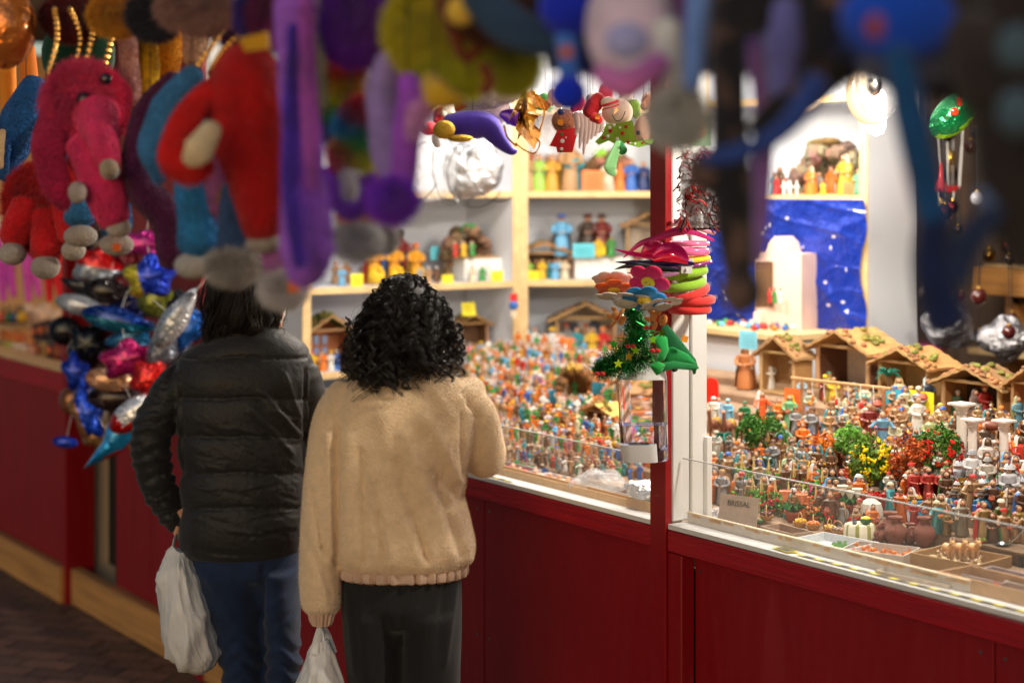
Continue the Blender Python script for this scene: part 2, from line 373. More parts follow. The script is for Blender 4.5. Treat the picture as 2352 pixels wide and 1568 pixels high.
# body behind the counter: underside, back wall, ceiling and roof
mb = MB(); lbox(mb, PS, 2.3, .052, 1.35, .90, .955); mb.build("table_top", M_whitewall, st)
mb = MB(); lbox(mb, -3.0, 3.0, -.1, 3.4, 2.62, 2.66); mb.build("ceiling", M_whitewall, st)
mb = MB(); lbox(mb, -3.1, 3.1, -1.5, 3.4, 2.68, 2.74); mb.build("roof", M_dark, st)
mb = MB(); lbox(mb, -2.75, -2.72, .12, 3.0, 0, 2.6); mb.build("side_wall", M_whitewall, st)
mb = MB(); lbox(mb, -2.7, -0.35, 2.9, 2.94, 0, 2.6); mb.build("back_wall", M_brownwall, st)
mb = MB(); lbox(mb, -0.33, 3.0, 2.9, 2.94, 0, 2.6); mb.build("back_wall", M_brownwall, st)
mb = MB(); lbox(mb, 2.4, 2.43, .1, 2.9, 0, 2.6); mb.build("side_wall", M_dark, st)
# stepped display bench
mb = MB()
for i in range(9):
    n0 = .13+.12*i; z = ramp(n0+.01)
    lbox(mb, PS+.02 if n0 < .3 else -2.25, 2.25, n0, n0+.1185, .957, z-.002)
mb.build("display_steps", pm("brown_felt", S(150,122,98), rough=.9, var=.2, vscale=18), st)
# clear guards
def guard(s0, s1, h):
    mb = MB(); lbox(mb, s0, s1, .030, .034, 1.006, 1.006+h); return mb.build("acrylic_guard", M_acryl, st)
guard(PS+.02, -.005, .135); guard(.065, 1.15, .148); guard(1.153, 2.25, .148)
edge = pm("acrylic_edge", (.85,.88,.88), rough=.25, trans=.3)
for s0, s1, h in ((PS+.02, -.005, .135), (.065, 1.15, .148), (1.153, 2.25, .148)):
    mb = MB(); lbox(mb, s0, s1, .0295, .0345, 1.0065+h, 1.009+h); 
    if s1 == 1.15: lbox(mb, 1.1485, 1.1515, .029, .035, 1.006, 1.006+h)
    mb.build("guard_edge", edge, st)
M_screw = pm("screw_head", (.25,.22,.2), rough=.4, metal=1.)
mb = MB()
for s_ in (-1.69,-.83,-.77,-.05,.13,.97,1.03,1.9):
    for z_ in (.2,.55,.9): mb.lathe([(.0045,0),(.004,.0015),(.001,.0018)], 10, (.3,.3,.3), c=(s_, .0292, z_), rot=Matrix.Rotation(R(90),3,'X'))
mb.build("screws", M_screw, st)
# hazard tape on the ledge
M_tape = pm("hazard_tape", None, rough=.4)
def tape(a, b, n0, n1, lab):
    mb = MB(); k = 0; x = a
    while x < b:
        c = S(225,205,30) if k % 3 == 0 else S(70,66,40); e = min(b, x+(.022 if k % 3 == 0 else .016)); sh = .006
        mb.add([(x, n0, 0), (e, n0, 0), (e+sh, n1, 0), (x+sh, n1, 0)], [(0,1,2,3)], c); x = e; k += 1
    o = mb.build("hazard_tape", M_tape); o.location = LW(0, 0, 1.0065); o.rotation_euler = (0,0,TH); tag(o, lab, "tape")
tape(.48, 1.75, .0, .011, "yellow and black tape along the white ledge of the right window")
tape(-1.3, -.62, -.004, .006, "short yellow and black tape on ledge beside beige elbow")
M_y = pm("yellow_print", None, rough=.4)
mb = MB(); mb.add([(.40,.004,0),(.46,-.004,0),(.475,.022,0),(.415,.03,0)], [(0,1,2,3)], S(225,205,30)); mb.add([(.412,.007,.001),(.452,.001,.001),(.464,.019,.001),(.42,.025,.001)], [(0,1,2,3)], S(60,60,55))
o = mb.build("tape_scrap", M_y); o.location = LW(0,0,1.007); o.rotation_euler = (0,0,TH); tag(o, "crumpled scrap of yellow tape on the white ledge", "tape")

# ---------- the neighbouring stall at far left and the dark bay between
s_l = WL(at_n(157, 850, 0))[0]; s_m = WL(at_n(246, 900, 0))[0]
st2 = stall_root("neighbour_stall", "red fronted stall at the far left with toys and boxes on its counter", s_l)
mb = MB(); lbox(mb, -3.2, -.02, .0, .02, .155, .938); mb.build("counter_panel", M_red, st2)
mb = MB(); lbox(mb, -3.2, -.0, -.03, .0, .9, .99); mb.build("counter_rail", M_redrail, st2)
mb = MB(); lbox(mb, -3.2, -.0, -.028, .09, .992, 1.006); mb.build("window_ledge", M_pine, st2)
mb = MB(); lbox(mb, -3.2, .03, -.05, -.004, .003, .155); mb.build("kickboard", M_kick, st2)
mb = MB(); lbox(mb, -.0, .05, -.03, .1, 0, 2.6); mb.build("red_post", M_red, st2)
mb = MB(); lbox(mb, -3.2, -.05, .1, .9, .96, .985); mb.build("table_top", M_pine, st2)
mb = MB(); lbox(mb, -3.3, .1, -1.6, 2.2, 2.68, 2.74); mb.build("roof", M_dark, st2)
M_warmwall = pm("warm_wall", S(225,190,150), rough=.7, var=.05, vscale=3)
mb = MB(); lbox(mb, -3.2, .0, 1.5, 1.54, 0, 2.6); mb.build("back_wall", M_warmwall, st2)
mb = MB(); lbox(mb, -3.24, -3.2, -.0, 1.54, 0, 2.6); mb.build("side_wall", M_warmwall, st2)
mb = MB(); lbox(mb, -.04, 0, .12, 1.5, 0, 2.6); mb.build("side_wall", M_warmwall, st2)
# dark bay
bay = thing("storage_bay", "dark recessed bay between two red stalls behind the balloons", "storage bay", LW(s_l, 0, 0), TH)
W = PS-s_l
mb = MB(); lbox(mb, .055, s_m-s_l+.1, .16, .18, .155, 2.6); lbox(mb, s_m-s_l-.012, s_m-s_l-.002, .04, .155, .155, 2.6); mb.build("gap_shade_board", M_dark, bay)  # set-back board whose dark colour stands in for shadow in the gap
mb = MB(); lbox(mb, s_m-s_l, s_m-s_l+.37, .04, .06, .155, 2.6); mb.build("red_board", M_red, bay)
mb = MB(); lbox(mb, s_m-s_l+.375, W-.065, .04, .06, .155, 2.6); mb.build("red_board", M_red, bay)
mb = MB(); lbox(mb, .055, W-.065, -.008, .038, .003, .155); mb.build("kickboard", M_kick, bay)

# ================================================================== lamps of the stall
def bulb(p, power, label, r=.022, group="bare bulbs under the stall roof", col=(1,.90,.74), h=.09):
    t = thing("light_bulb", label, "light bulb", p, 0, group)
    mb = MB(); mb.lathe([(.0, -h), (r*.7, -h*.93), (r, -h*.75), (r, 0), (r*.6, .012)], 14); mb.build("lamp_glass", M_emit, t)
    mb = MB(); mb.lathe([(r*.8, .01), (r*.8, .05), (.004, .055), (.003, 2.6-p[2])], 12, C['grey']); mb.build("socket", M_metal, t)
    l = bpy.data.lights.new("bulb_light", 'POINT'); l.energy = power; l.color = col; l.shadow_soft_size = .05
    lo = bpy.data.objects.new("bulb_light", l); COL.objects.link(lo); lo.parent = t; lo.location = (0, 0, -h-.08)
    return t
bulb(PX(2012, 215, 4.75), 22, "glowing white bulb hanging right of the blue starry foil", .027, h=.115)
bulb(LW(-.62, .3, 2.42), 50, "bulb under the roof above the crowded left display")
bulb(LW(-1.7, .75, 2.42), 26, "bulb under the roof above the left shelves")
bulb(LW(-.9, 1.15, 2.42), 24, "bulb under the roof in front of the middle shelves")
bulb(LW(.85, .25, 2.35), 58, "bulb under the roof above the soldiers and boxes")
bulb(LW(s_l-.9, .7, 2.35), 15, "warm bulb inside the far left stall", col=(1,.72,.48))
# ================================================================== painted figurines
def fig_meshes(robe, cloak=None, head='hood', hc=(.8,.8,.8), hair=C['dwood'], skin=C['skin'], arms='front', legs=False, belt=None, crest=None, cap2=None, beard=None, detail=1, hold=None):
    """unit-height figure, feet at z=0, facing -y. returns {part: mesh}"""
    age = lambda c: tuple(min(.8, v*.93+w*.03) for v, w in zip(c, (.30,.19,.11))) if c else c
    robe, cloak, hc, belt = age(robe), age(cloak), age(hc), age(belt)
    out = {}; n = 14 if detail else 8
    b = MB()
    b.lathe([(.13,.0),(.135,.012)], n, jit(C['olive']), sq=.85)
    if legs:
        for sx in (-1, 1): b.tube([(sx*.045,0,.01),(sx*.05,.01,.2),(sx*.045,0,.42)], [.03,.032,.045], 7, skin); b.ell((sx*.045,-.025,.02),(.03,.055,.02), C['dwood'], 8)
        b.lathe([(.12,.36),(.13,.37),(.105,.5),(.095,.56),(.12,.68),(.125,.74),(.07,.79),(.035,.81)], n, robe, sq=.68, rip=lambda z: .06 if z < .5 else .01, ripn=9)
    else:
        b.lathe([(.15,.012),(.155,.03),(.13,.25),(.11,.45),(.095,.56),(.12,.68),(.125,.74),(.07,.79),(.035,.81)], n, robe, sq=.78, rip=lambda z: .10 if z < .4 else .02, ripn=7)
    if belt: b.lathe([(.104,.52),(.104,.57)], n, belt, sq=.8)
    A = {'front': [(-.12,0,.72),(-.15,-.03,.58),(-.04,-.14,.55)], 'down': [(-.12,0,.72),(-.16,0,.58),(-.15,-.03,.42)], 'up': [(-.12,0,.73),(-.2,-.02,.78),(-.17,-.04,.95)], 'wide': [(-.12,0,.72),(-.2,-.05,.6),(-.24,-.12,.6)]}[arms]
    for sx in (1, -1):
        if arms == 'up' and sx < 0: A = [(-.12,0,.72),(-.16,-.02,.58),(-.07,-.12,.5)]
        P = [(p[0]*sx, p[1], p[2]) for p in A]; b.tube(smoothcurve(P, 5), lerps([.045,.042,.032], 5), 7, robe); b.ell(P[-1], .027, skin, 7)
    out['robe'] = b
    h = MB(); h.ell((0,0,.885),(.062,.068,.08), skin, 12 if detail else 8); h.tube([(0,0,.78),(0,0,.84)], [.04,.032], 7, skin)
    if detail:
        h.ell((0,-.068,.88),(.012,.016,.014), skin, 6)
        for sx in (-1, 1): h.ell((sx*.024,-.061,.897),(.008,.006,.006), C['black'], 5)
        h.ell((0,-.062,.852),(.018,.008,.005), C['dred'], 5)
    h.ell((0,.014,.9),(.068,.068,.08), hair, 10)
    if beard: h.ell((0,-.045,.835),(.045,.035,.06), beard, 8)
    out['head'] = h
    g = MB()
    if head == 'hood':
        g.lathe([(.002,.99),(.045,.98),(.078,.93),(.085,.87),(.1,.78),(.13,.70),(.14,.6),(.15,.45)], n, hc, c=(0,.012,0), sq=.85, rip=.05, a0=-R(38), a1=R(218))
    elif head == 'helmet':
        g.lathe([(.002,.985),(.05,.97),(.078,.92),(.082,.885),(.098,.875)], n, hc, c=(0,.01,0), sq=1.05); g.lathe([(.082,.885),(.078,.82)], 8, hc, c=(0,.01,0), sq=1.05, a0=0, a1=math.pi)
        if crest: g.tube(smoothcurve([(0,-.05,.98),(0,.0,1.03),(0,.07,1.0),(0,.11,.92),(0,.115,.82)], 8), [.014]*9, 6, crest, flat=2.2)
    elif head == 'hat':
        g.lathe([(.002,.985),(.055,.98),(.068,.94),(.07,.92),(.13,.912),(.135,.905),(.07,.9)], n, hc)
    elif head == 'cap': g.lathe([(.002,.99),(.05,.98),(.076,.94),(.078,.905)], n, hc, c=(0,.008,0))
    elif head == 'turban':
        for i in range(3): g.lathe([(.05,.91+.022*i),(.082-.008*i,.92+.022*i),(.05,.94+.022*i)], n, hc if i != 1 else jit(hc), c=(0,.005,0))
        g.ell((0,.005,.975),(.05,.05,.03), hc, 8)
    if g.v: out['headgear'] = g
    if cloak:
        k = MB(); k.lathe([(.06,.80),(.12,.765),(.145,.70),(.155,.5),(.175,.2),(.185,.03)], n, cloak, c=(0,.018,0), sq=.85, rip=.06, ripn=9, a0=-R(25), a1=R(205)); out['cloak'] = k
    if hold:
        k = MB(); hold(k); out['load'] = k
    return out
def fig_proto(key, **kw):
    """mesh datas for one figurine design (shared by all its copies)"""
    return {p: mb.mesh(p, M_paint) for p, mb in fig_meshes(**kw).items()}
def fig_place(meshes, p, h, yaw, name, label, cat='figurine', group=None, lean=0):
    t = thing(name, label, cat, p, yaw, group); t.scale = (h*1.32, h*1.32, h); t.rotation_euler = (lean, 0, yaw)
    for k, me in meshes.items():
        o = bpy.data.objects.new(k, me); COL.objects.link(o); o.parent = t
    return t
def fig_single(**kw):
    parts = fig_meshes(detail=0, **kw); b = MB()
    for mb in parts.values():
        o = len(b.v); b.v += mb.v; b.f += [tuple(i+o for i in f) for f in mb.f]; b.c += mb.c
    return b
PAL = [('red',C['red']),('white',C['white']),('yellow',C['yellow']),('orange',C['orange']),('blue',C['blue']),('brown',C['brown']),('green',C['green']),
       ('light blue',C['lblue']),('cream',C['cream']),('pink',C['pink']),('tan',C['tan']),('teal',C['teal']),('purple',C['purple']),('grey',C['grey'])]
SMALL = []
WP = dict(PAL); BR = [(k, WP[k]) for k in ('red','white','white','yellow','orange','orange','yellow','tan','cream','cream','pink','light blue','red','orange','green','blue')]
DK = [(k, WP[k]) for k in ('brown','brown','tan','tan','cream','red','grey','brown','orange','white','teal','blue','green','yellow')]
for i in range(60):
    ra = random.choice(BR if i < 30 else DK); rb = random.choice(BR[:9] if i < 30 else DK+[('white',WP['white'])]*4); hd = ['hood','hat','cap','hair','turban'][i % 5]
    b = fig_single(robe=jit(ra[1]), head=hd, hc=jit(rb[1]), cloak=jit(random.choice(BR if i < 30 else DK)[1]) if i % 3 == 0 else None, arms=random.choice(['front','down','wide','up']), belt=jit(C['brown']) if i % 2 else None)
    hn = {'hood':'headcloth','hat':'brimmed hat','cap':'cap','turban':'turban'}
    sn = ''
    SMALL.append((b, b.mesh("figurine", M_paint), f"small figurine in {ra[0]} " + (f"with {rb[0]} {hn[hd]}" if hd in hn else "with dark hair")))
# ================================================================== shelving units
SH = (1.775, 1.432, 1.128)                      # shelf tops
def shelf_unit(name, label, loc, rz, w, dep, zt, shelves, ndiv=(), left=True, right=True, z0=.97):
    """front edge along local x from 0 to w at y=0, depth to +y"""
    t = thing(name, label, "shelving unit", loc, rz)
    mb = MB(); mb.box((w/2, dep+.006, (z0+zt)/2), (w, .01, zt-z0)); mb.build("back_panel", M_whitewall, t)
    for x in ([0.0] if left else [])+list(ndiv)+([w] if right else []):
        mb = MB(); mb.box((x, dep/2+.001, (z0+zt)/2), (.032, dep-.003, zt-z0)); mb.build("side_panel", M_whitewall, t)
        mb = MB(); mb.box((x, -.003, (z0+zt)/2), (.034, .006, zt-z0)); mb.build("edge_strip", M_pine, t)
    xs = [0.0]+list(ndiv)+[w]
    for z in shelves:
        for a, b in zip(xs[:-1], xs[1:]):
            mb = MB(); mb.box(((a+b)/2, dep/2+.002, z-.011), (b-a-.034, dep-.006, .022)); mb.build("shelf", M_whitewall, t)
            mb = MB(); mb.box(((a+b)/2, -.0022, z-.011), (b-a-.035, .006, .0235)); mb.build("edge_strip", M_pine, t)
    return t
# left unit stands against the side wall: its front runs along N
LU0 = LW(-2.3, .245); LUw = .90; angN = math.atan2(N[1], N[0])
shelf_unit("shelving_unit", "white shelves with pine edges behind the two women", LU0, angN, LUw, .33, 2.35, SH+(2.1,))
def on_left(x, y_front, back=.12, z=None):      # photo x -> point on the left unit, 'back' metres behind its edge
    sh = -2.3-back; k = (x-CX)/F; n = (k*(P0[1]+sh*T[1])-P0[0]-sh*T[0])/(N[0]-k*N[1]); return LW(sh, n, z)
RUx, RUy = .045, 6.74
shelf_unit("shelving_unit", "white shelves with pine edges left of the red post, facing the window", (RUx, RUy, 0), 0, .80, .3, 2.35, SH+(2.1,), ndiv=(.53,))
def on_right(x, back=.12, z=None):
    d = RUy+back; return Vector(((x-CX)/F*d, d, z))
# foil niche unit, parallel to the counter
FN = 1.5; FS0 = WL(at_n(1622, 500, FN))[0]; FS1 = WL(at_n(1986, 500, FN))[0]
shelf_unit("shelving_unit", "shelving with the blue starry foil, right of the red post", LW(FS0, FN), TH, FS1-FS0, .23, 2.35, (1.765, 1.325, 2.1), z0=.95)
def on_foil(x, back=.08, z=None):
    p = at_n(x, 600, FN+back); return Vector((p.x, p.y, z))
# hanging blue foil with white snow flecks
M_bfoil = pm("blue_foil", None, rough=.3, metal=.3, coat=.35, bump=1., bscale=16, bdist=.02, bdetail=8)
stars = [(random.uniform(.03,.97), random.uniform(.03,.97)) for _ in range(30)]
def foilcol(u, v):
    for a, b in stars:
        if (u-a)**2*1.9+(v-b)**2 < .00015: return (.75,.75,.85)
    return (.003,.03,.36)
wf = FS1-FS0; mb = MB()
def foily(u, v):
    n1 = math.sin(u*5.1+v*3+1.5*math.sin(v*4.3)); n2 = math.sin(u*11-v*7+2.2*math.sin(v*5+u*3)); n3 = math.sin(v*17+u*6+2*math.sin(u*9)); 
    return -.016-.010*(1-abs(n1))**2*(.4+v)-.004*(1-abs(n2))**3-.004*(1-abs(n3))**4*(v > .5)
mb.grid(lambda u, v: (.012+u*wf+.016*math.sin(v*9)*u**4, foily(u, v), 1.752-v*.435), 110, 100, foilcol)
o = mb.build("foil_sheet", M_bfoil); o.location = LW(FS0, FN); o.rotation_euler = (0,0,TH); tag(o, "shiny blue foil with white stars hanging in the shelf", "foil sheet")

# far right corner: pale wall panel is the unit's own side; beyond it a dark stall with pine beams
mb = MB()
r = thing("wooden_shelf", "pine shelf with thick front beam at the far right", "shelf", LW(-.68, 2.35, 0), TH)
mb = MB(); mb.box((0,0,1.455),(.8,.06,.1)); mb.build("front_beam", M_kick, r)
mb = MB(); mb.box((0,.17,1.5),(.8,.27,.02)); mb.build("shelf_board", M_pine, r)
mb = MB(); mb.box((0,.1,1.2),(.8,.3,.02)); mb.build("lower_board", M_pine, r)
for x in (-.36, .36):
    mb = MB(); mb.box((x,.17,.73),(.06,.06,1.44)); mb.build("leg", M_kick, r)
def lantern(p, label, c, hh=.16):
    t = thing("lantern", label, "lantern", p, .3, "hanging lanterns in the dark corner")
    mb = MB(); mb.box((0,0,hh),(.07,.07,.012), c); mb.box((0,0,0),(.05,.05,.01), c)
    for sx in (-1,1):
        for sy in (-1,1): mb.tube([(sx*.022,sy*.022,0),(sx*.031,sy*.031,hh)], .004, 5, C['white'])
    mb.lathe([(.03,hh+.006),(.012,hh+.035),(.003,hh+.09)], 8, c); mb.build("frame", M_gloss, t)
    mb = MB(); mb.ell((0,0,hh*.5),(.018,.018,.03), C['gold'], 10); mb.build("bauble", M_metal, t); return t
lantern(PX(2182,430,5.9), "red topped white lantern in the dark corner", C['red'], .2)
lantern(PX(2160,500,5.7), "small lantern with red lid below the larger one", C['red'], .09)

# ================================================================== stock on the shelves
def note(p, c, label, w=.05, h=.05, rz=0, tilt=0, group="coloured price notes"):
    mb = MB(); mb.grid(lambda u, v: ((u-.5)*w, .004*math.sin(u*3), v*h), 6, 3, c)
    for i in range(4): mb.box((0, -.0015, h*(.25+.17*i)), (w*random.uniform(.5,.8), .0006, h*.02), tuple(v*.35 for v in c))
    o = mb.build("price_note", M_paper); o.location = p; o.rotation_euler = (tilt, 0, rz); tag(o, label, "price note", group); return o
NY, NB, NO = S(240,225,60), S(105,205,225), S(250,130,80)
def stable(p, w, h, rz, label, roofc=S(200,160,70), wallc=C['tan'], kind='gable', windows=False, moss=True, dep=None, backc=S(190,175,160)):
    t = thing("nativity_stable", label, "nativity stable", p, rz); dep = dep or w*.45
    mb = MB(); mb.box((0, dep, h*.36), (w*.9, .008, h*.72), backc)
    if kind == 'gable': mb.slab([(-w*.45,h*.70),(w*.45,h*.70),(0,h*.96)], .008, backc, Matrix.Translation((0,dep,0)))
    mb.build("back_wall", M_flat, t)
    for sx in (-1, 1): mb = MB(); mb.box((sx*w*.45, dep*.5, h*.35), (.008, dep, h*.7), wallc); mb.build("side_wall", M_flat, t)
    mb = MB()
    for sx in (-1, 1): mb.tube([(sx*w*.42,0,0),(sx*w*.425,0,h*.4),(sx*w*.42,0,h*.72)], [w*.03,w*.026,w*.028], 7, jit(C['tan']))
    mb.tube([(-w*.45,0,h*.71),(w*.45,0,h*.71)], w*.022, 6, jit(C['wood'])); mb.build("frame_posts", M_flat, t)
    mb = MB(); ov = w*.56
    for sx in (-1, 1):
        def fn(u, v, sx=sx):
            x = sx*ov*u; z = h*(1.0-.33*u)+.0015*math.sin(u*23+v*9)+.001*math.sin(v*31); return (x, -dep*.25+v*dep*1.35, z)
        mb.grid(fn, 12, 8, lambda u, v: jit(roofc, .12))
        mb.grid(lambda u, v, sx=sx: (fn(u, v)[0], fn(u, v)[1], fn(u, v)[2]-h*.05), 12, 8, roofc)
        mb.grid(lambda u, v, sx=sx: (fn(u, 0)[0], fn(u, 0)[1]-.0005, fn(u, 0)[2]-h*.05*v), 12, 1, jit(C['wood']))
        mb.grid(lambda u, v, sx=sx: (fn(1, u)[0]+sx*.0005, fn(1, u)[1], fn(1, u)[2]-h*.05*v), 8, 1, jit(C['wood']))
    if 1:
        for i in range(34 if kind == 'bark' else 16):
            a = random.uniform(-1, 1); mb.ell((a*ov, random.uniform(-dep*.25, dep*.1), h*(1-.33*abs(a))+.002), (w*.045, w*.035, w*.03), jit(S(150,105,65), .4), 7, lump=.2)
    mb.build("roof", M_flat, t)
    if moss:
        mb = MB()
        for i in range(18): a = random.uniform(-.7, .7); mb.ell((a*ov, random.uniform(0, dep*.7), h*(1-.33*abs(a))+.004), (w*.06, w*.05, .008), jit(S(112,108,42), .35), 7, lump=.3)
        mb.build("moss", M_flat, t)["kind"] = "stuff"
    if windows:
        mb = MB()
        for wx in (-.05, .12): mb.box((wx*w, dep-.006, h*.5), (w*.1, .004, h*.16), S(150,175,215)); mb.box((wx*w, dep-.006, h*.3), (w*.1, .004, h*.12), S(130,155,205))
        mb.build("window", M_paper, t)
    mb = MB(); mb.box((0, dep*.45, .004), (w*1.0, dep*1.1, .008), C['wood']); mb.build("base_board", M_flat, t)
    return t
def cave(p, w, h, rz, label, c=S(120,95,75), top=C['green']):
    t = thing("nativity_grotto", label, "nativity grotto", p, rz); mb = MB()
    for i in range(70):
        a = math.pi*i/69; rr = random.uniform(.85, 1.05); mb.ell((-math.cos(a)*w*.42*rr, random.uniform(-.02,.06), math.sin(a)*h*.82*rr), (w*.09, w*.1, w*.075), jit(c, .5), 8, lump=.3)
    mb.build("rock_arch", M_flat, t)
    mb = MB(); mb.grid(lambda u, v: (-math.cos(math.pi*u)*w*.4*v, .08-.02*v, math.sin(math.pi*u)*h*.8*v), 14, 5, jit(c, .3)); mb.build("back_rock", M_flat, t)
    mb = MB()
    for i in range(8): mb.ell((random.uniform(-.2,.1)*w, 0, h*random.uniform(.8,.92)), (w*.09,.03,.014), jit(top,.3), 7)
    mb.build("moss", M_flat, t)["kind"] = "stuff"
    mb = MB(); mb.box((0,.02,.003),(w,.14,.006), C['wood']); mb.build("base_board", M_flat, t); return t
def white_box(p, w, d, h, rz, label, mat=None, open_=False, group=None, col=C['white']):
    mb = MB(); name = "cardboard_box"
    if open_:
        q = .003
        mb.box((0,0,q/2),(w,d,q), col)
        for sy in (-1,1): mb.box((0,sy*(d/2-q/2),h/2),(w,q,h-.0004), col)
        for sx in (-1,1): mb.box((sx*(w/2-q/2-.0002),0,h/2-.0006),(q,d-2*q,h), jit(col,.05))
    else: mb.box((0,0,h/2),(w,d,h), col)
    o = mb.build(name, mat or M_flat, smooth=False); o.location = p; o.rotation_euler = (0,0,rz); return tag(o, label, "box", group)
def shelf_fig(p, h, robe, hc, head, label, yaw=0, **kw):
    m = fig_proto('x', robe=robe, hc=hc, head=head, **kw); return fig_place(m, p, h, yaw, "figurine", label)
aL, aR, aF = angN, 0.0, TH
# left unit, shelf 2
z2 = SH[1]
shelf_fig(on_left(785,0,.08,z2), .075, C['lblue'], C['white'], 'hood', "seated figurine in light blue under the purple plush", aL)
for i, (x, nm) in enumerate(((858,"with red sash, left of the three kings"),(905,"with blue sleeves, middle of the kings"),(955,"with orange hair, nearest the blue note"))):
    def cam_load(k): k.ell((0,-.1,.2),(.16,.12,.2), C['yellow'], 10); k.ell((0,-.2,.34),(.06,.07,.07), C['yellow'], 8)
    shelf_fig(on_left(x,0,.10,z2), .17-.01*i, S(225,160,30), [C['white'],C['navy'],C['orange']][i], 'turban', "golden yellow camel rider "+nm, aL, cloak=[C['red'],C['blue'],C['yellow']][i], hold=cam_load)
shelf_fig(on_left(880,0,.24,z2), .19, C['blue'], C['gold'], 'turban', "tall blue king behind the yellow riders", aL)
shelf_fig(on_left(918,0,.22,z2), .2, C['dred'], C['black'], 'turban', "dark skinned king in red behind the yellow riders", aL, skin=C['dwood'])
note(on_left(820,0,.005,z2-.004), NY, "yellow note left of the golden riders", .052, .05, aL)
note(on_left(1028,0,.01,z2-.004), NY, "yellow note under the white box on the shelf", .05, .035, aL)
note(on_left(1142,0,.0,z2-.004), NY, "yellow note beside the pine post on the left shelves", .055, .045, aL)
note(on_left(1010,0,.2,z2+.08), NB, "light blue note behind the small figures", .08, .05, aL)
bx = white_box(on_left(1095,0,.13,z2), .17, .1, .085, aL, "white box carrying a rock grotto on the left shelves")
cave(on_left(1078,0,.13,z2+.087), .21, .13, aL, "grey rock grotto with green top on a white box")
for i, (x, c) in enumerate(((1046,C['red']),(1065,C['yellow']),(1085,C['green']))): shelf_fig(on_left(x,0,.06,z2+.096), .06, c, C['cream'], 'hood', f"tiny {['red','yellow','green'][i]} figure inside the rock grotto", aL)
for i, (x, c, nm) in enumerate(((965,C['grey'],'grey'),(985,C['tan'],'tan'),(1003,C['brown'],'brown'),(1085,C['cream'],'cream'),(1108,C['green'],'green'),(1122,C['white'],'white'))):
    shelf_fig(on_left(x,0,.05,z2), .062, c, C['white'], ['hood','cap','hat'][i % 3], f"tiny {nm} figure on the left shelf between notes", aL)
# left unit, lowest shelf: mossy roofed chalet, and thatched one at right
stable(on_left(757,0,.10,SH[2]), .205, .2, aL, "wooden chalet stable with mossy green roof on the left shelf", roofc=S(70,90,40), wallc=S(160,95,50), windows=True, backc=S(165,100,60))
stable(on_left(1085,0,.12,SH[2]+.045), .16, .13, aL, "small thatched stable beside the curly hair", roofc=S(190,150,95), wallc=C['brown'], backc=C['dwood'])
for i, (x, c, hc) in enumerate(((718,C['yellow'],C['red']),(742,C['orange'],C['white']),(760,C['white'],C['yellow']),(775,C['blue'],C['white']),(1080,C['pink'],C['teal']),(1105,C['lblue'],C['yellow']),(1120,C['white'],C['lblue']))):
    shelf_fig(on_left(x,0,.05,SH[2]), .075, c, hc, ['cap','hood','hat'][i % 3], ["yellow robed figure with red cap in the chalet","orange figure with white hood in the chalet","white figure with yellow hat in the chalet","blue figure with white cap at the chalet door","pink figure with teal hood by the thatched stable","light blue figure with yellow hat by the thatched stable","white figure with light blue cap by the pine post"][i], aL)
note(on_left(1078,0,.05,SH[2]+.175), NY, "yellow note on the roof of the thatched stable", .06, .05, aL, tilt=-.2)
# silver wrapped lanterns bag above (top shelf)
M_silver = pm("silver_wrap", None, rough=.26, metal=.95, bump=1., bscale=45, bdist=.02)
t = thing("silver_bundle", "crinkled clear and silver foil bags with black hoops over the top shelf", "foil bags", PX(1050,395,5.9))
for i, (dx, dz, rx, rz_) in enumerate(((-.08,.0,.085,.09),(.05,.01,.10,.095),(-.17,.0,.05,.06))):
    mb = MB(); mb.ell((dx,.02*i,dz), (rx,.05,rz_), (.62,.65,.7), 40); me = mb.mesh("foil_bag", M_silver); c_, n_ = coords(me); c_ += n_*(np.abs(vnoise(c_*55, i))[:,None]*.03+vnoise(c_*140, i+5)[:,None]*.006); setco(me, c_); (me.materials.clear(), me.materials.append(M_film)) if i != 1 else None; link("foil_bag", me, t)
for dx, rx, rz_, ph in ((-.12,.07,.10,.3),(-.03,.05,.11,-.2),(.07,.10,.12,.1),(.12,.08,.10,-.3)):
    mb = MB(); mb.tube([(dx+rx*math.cos(a),-.075+.01*math.sin(2*a),rz_*math.sin(a+ph)) for a in np.linspace(1.2,5.6,24)], .0018, 5, C['black']); mb.build("hoop", M_gloss, t)
# right unit: top shelf
z1 = SH[0]
tops = [(1212,.16,C['tan'],C['red'],'hood',"brown camel with red rider"),(1238,.15,C['lgreen'],C['white'],'hood',"pale green robed woman"),(1268,.15,S(200,150,50),S(150,90,50),'hair',"ochre robed man"),(1312,.2,C['tan'],C['yellow'],'turban',"tall camel rider in yellow"),(1318,.17,C['teal'],C['orange'],'hair',"teal robed figure in front of camel"),(1398,.13,C['cream'],C['grey'],'hair',"cream figure behind the orange note"),(1425,.11,C['orange'],C['orange'],'cap',"orange figure by the orange note"),(1450,.13,C['blue'],C['orange'],'hair',"blue robed kneeling figure"),(1478,.12,C['navy'],C['tan'],'hair',"dark blue figure next to the red post")]
for x, h, c, hc, hd, nm in tops: shelf_fig(on_right(x,.1,z1), h, c, hc, hd, nm+" on the top right shelf", 0, cloak=jit(c))
note(on_right(1362,.0,z1-.004), NO, "orange note on the top right shelf", .085, .085)
cave(on_right(1400,.14,z1), .26, .17, 0, "brown stable cave with green moss on the top right shelf", c=S(140,105,75), top=C['lgreen'])
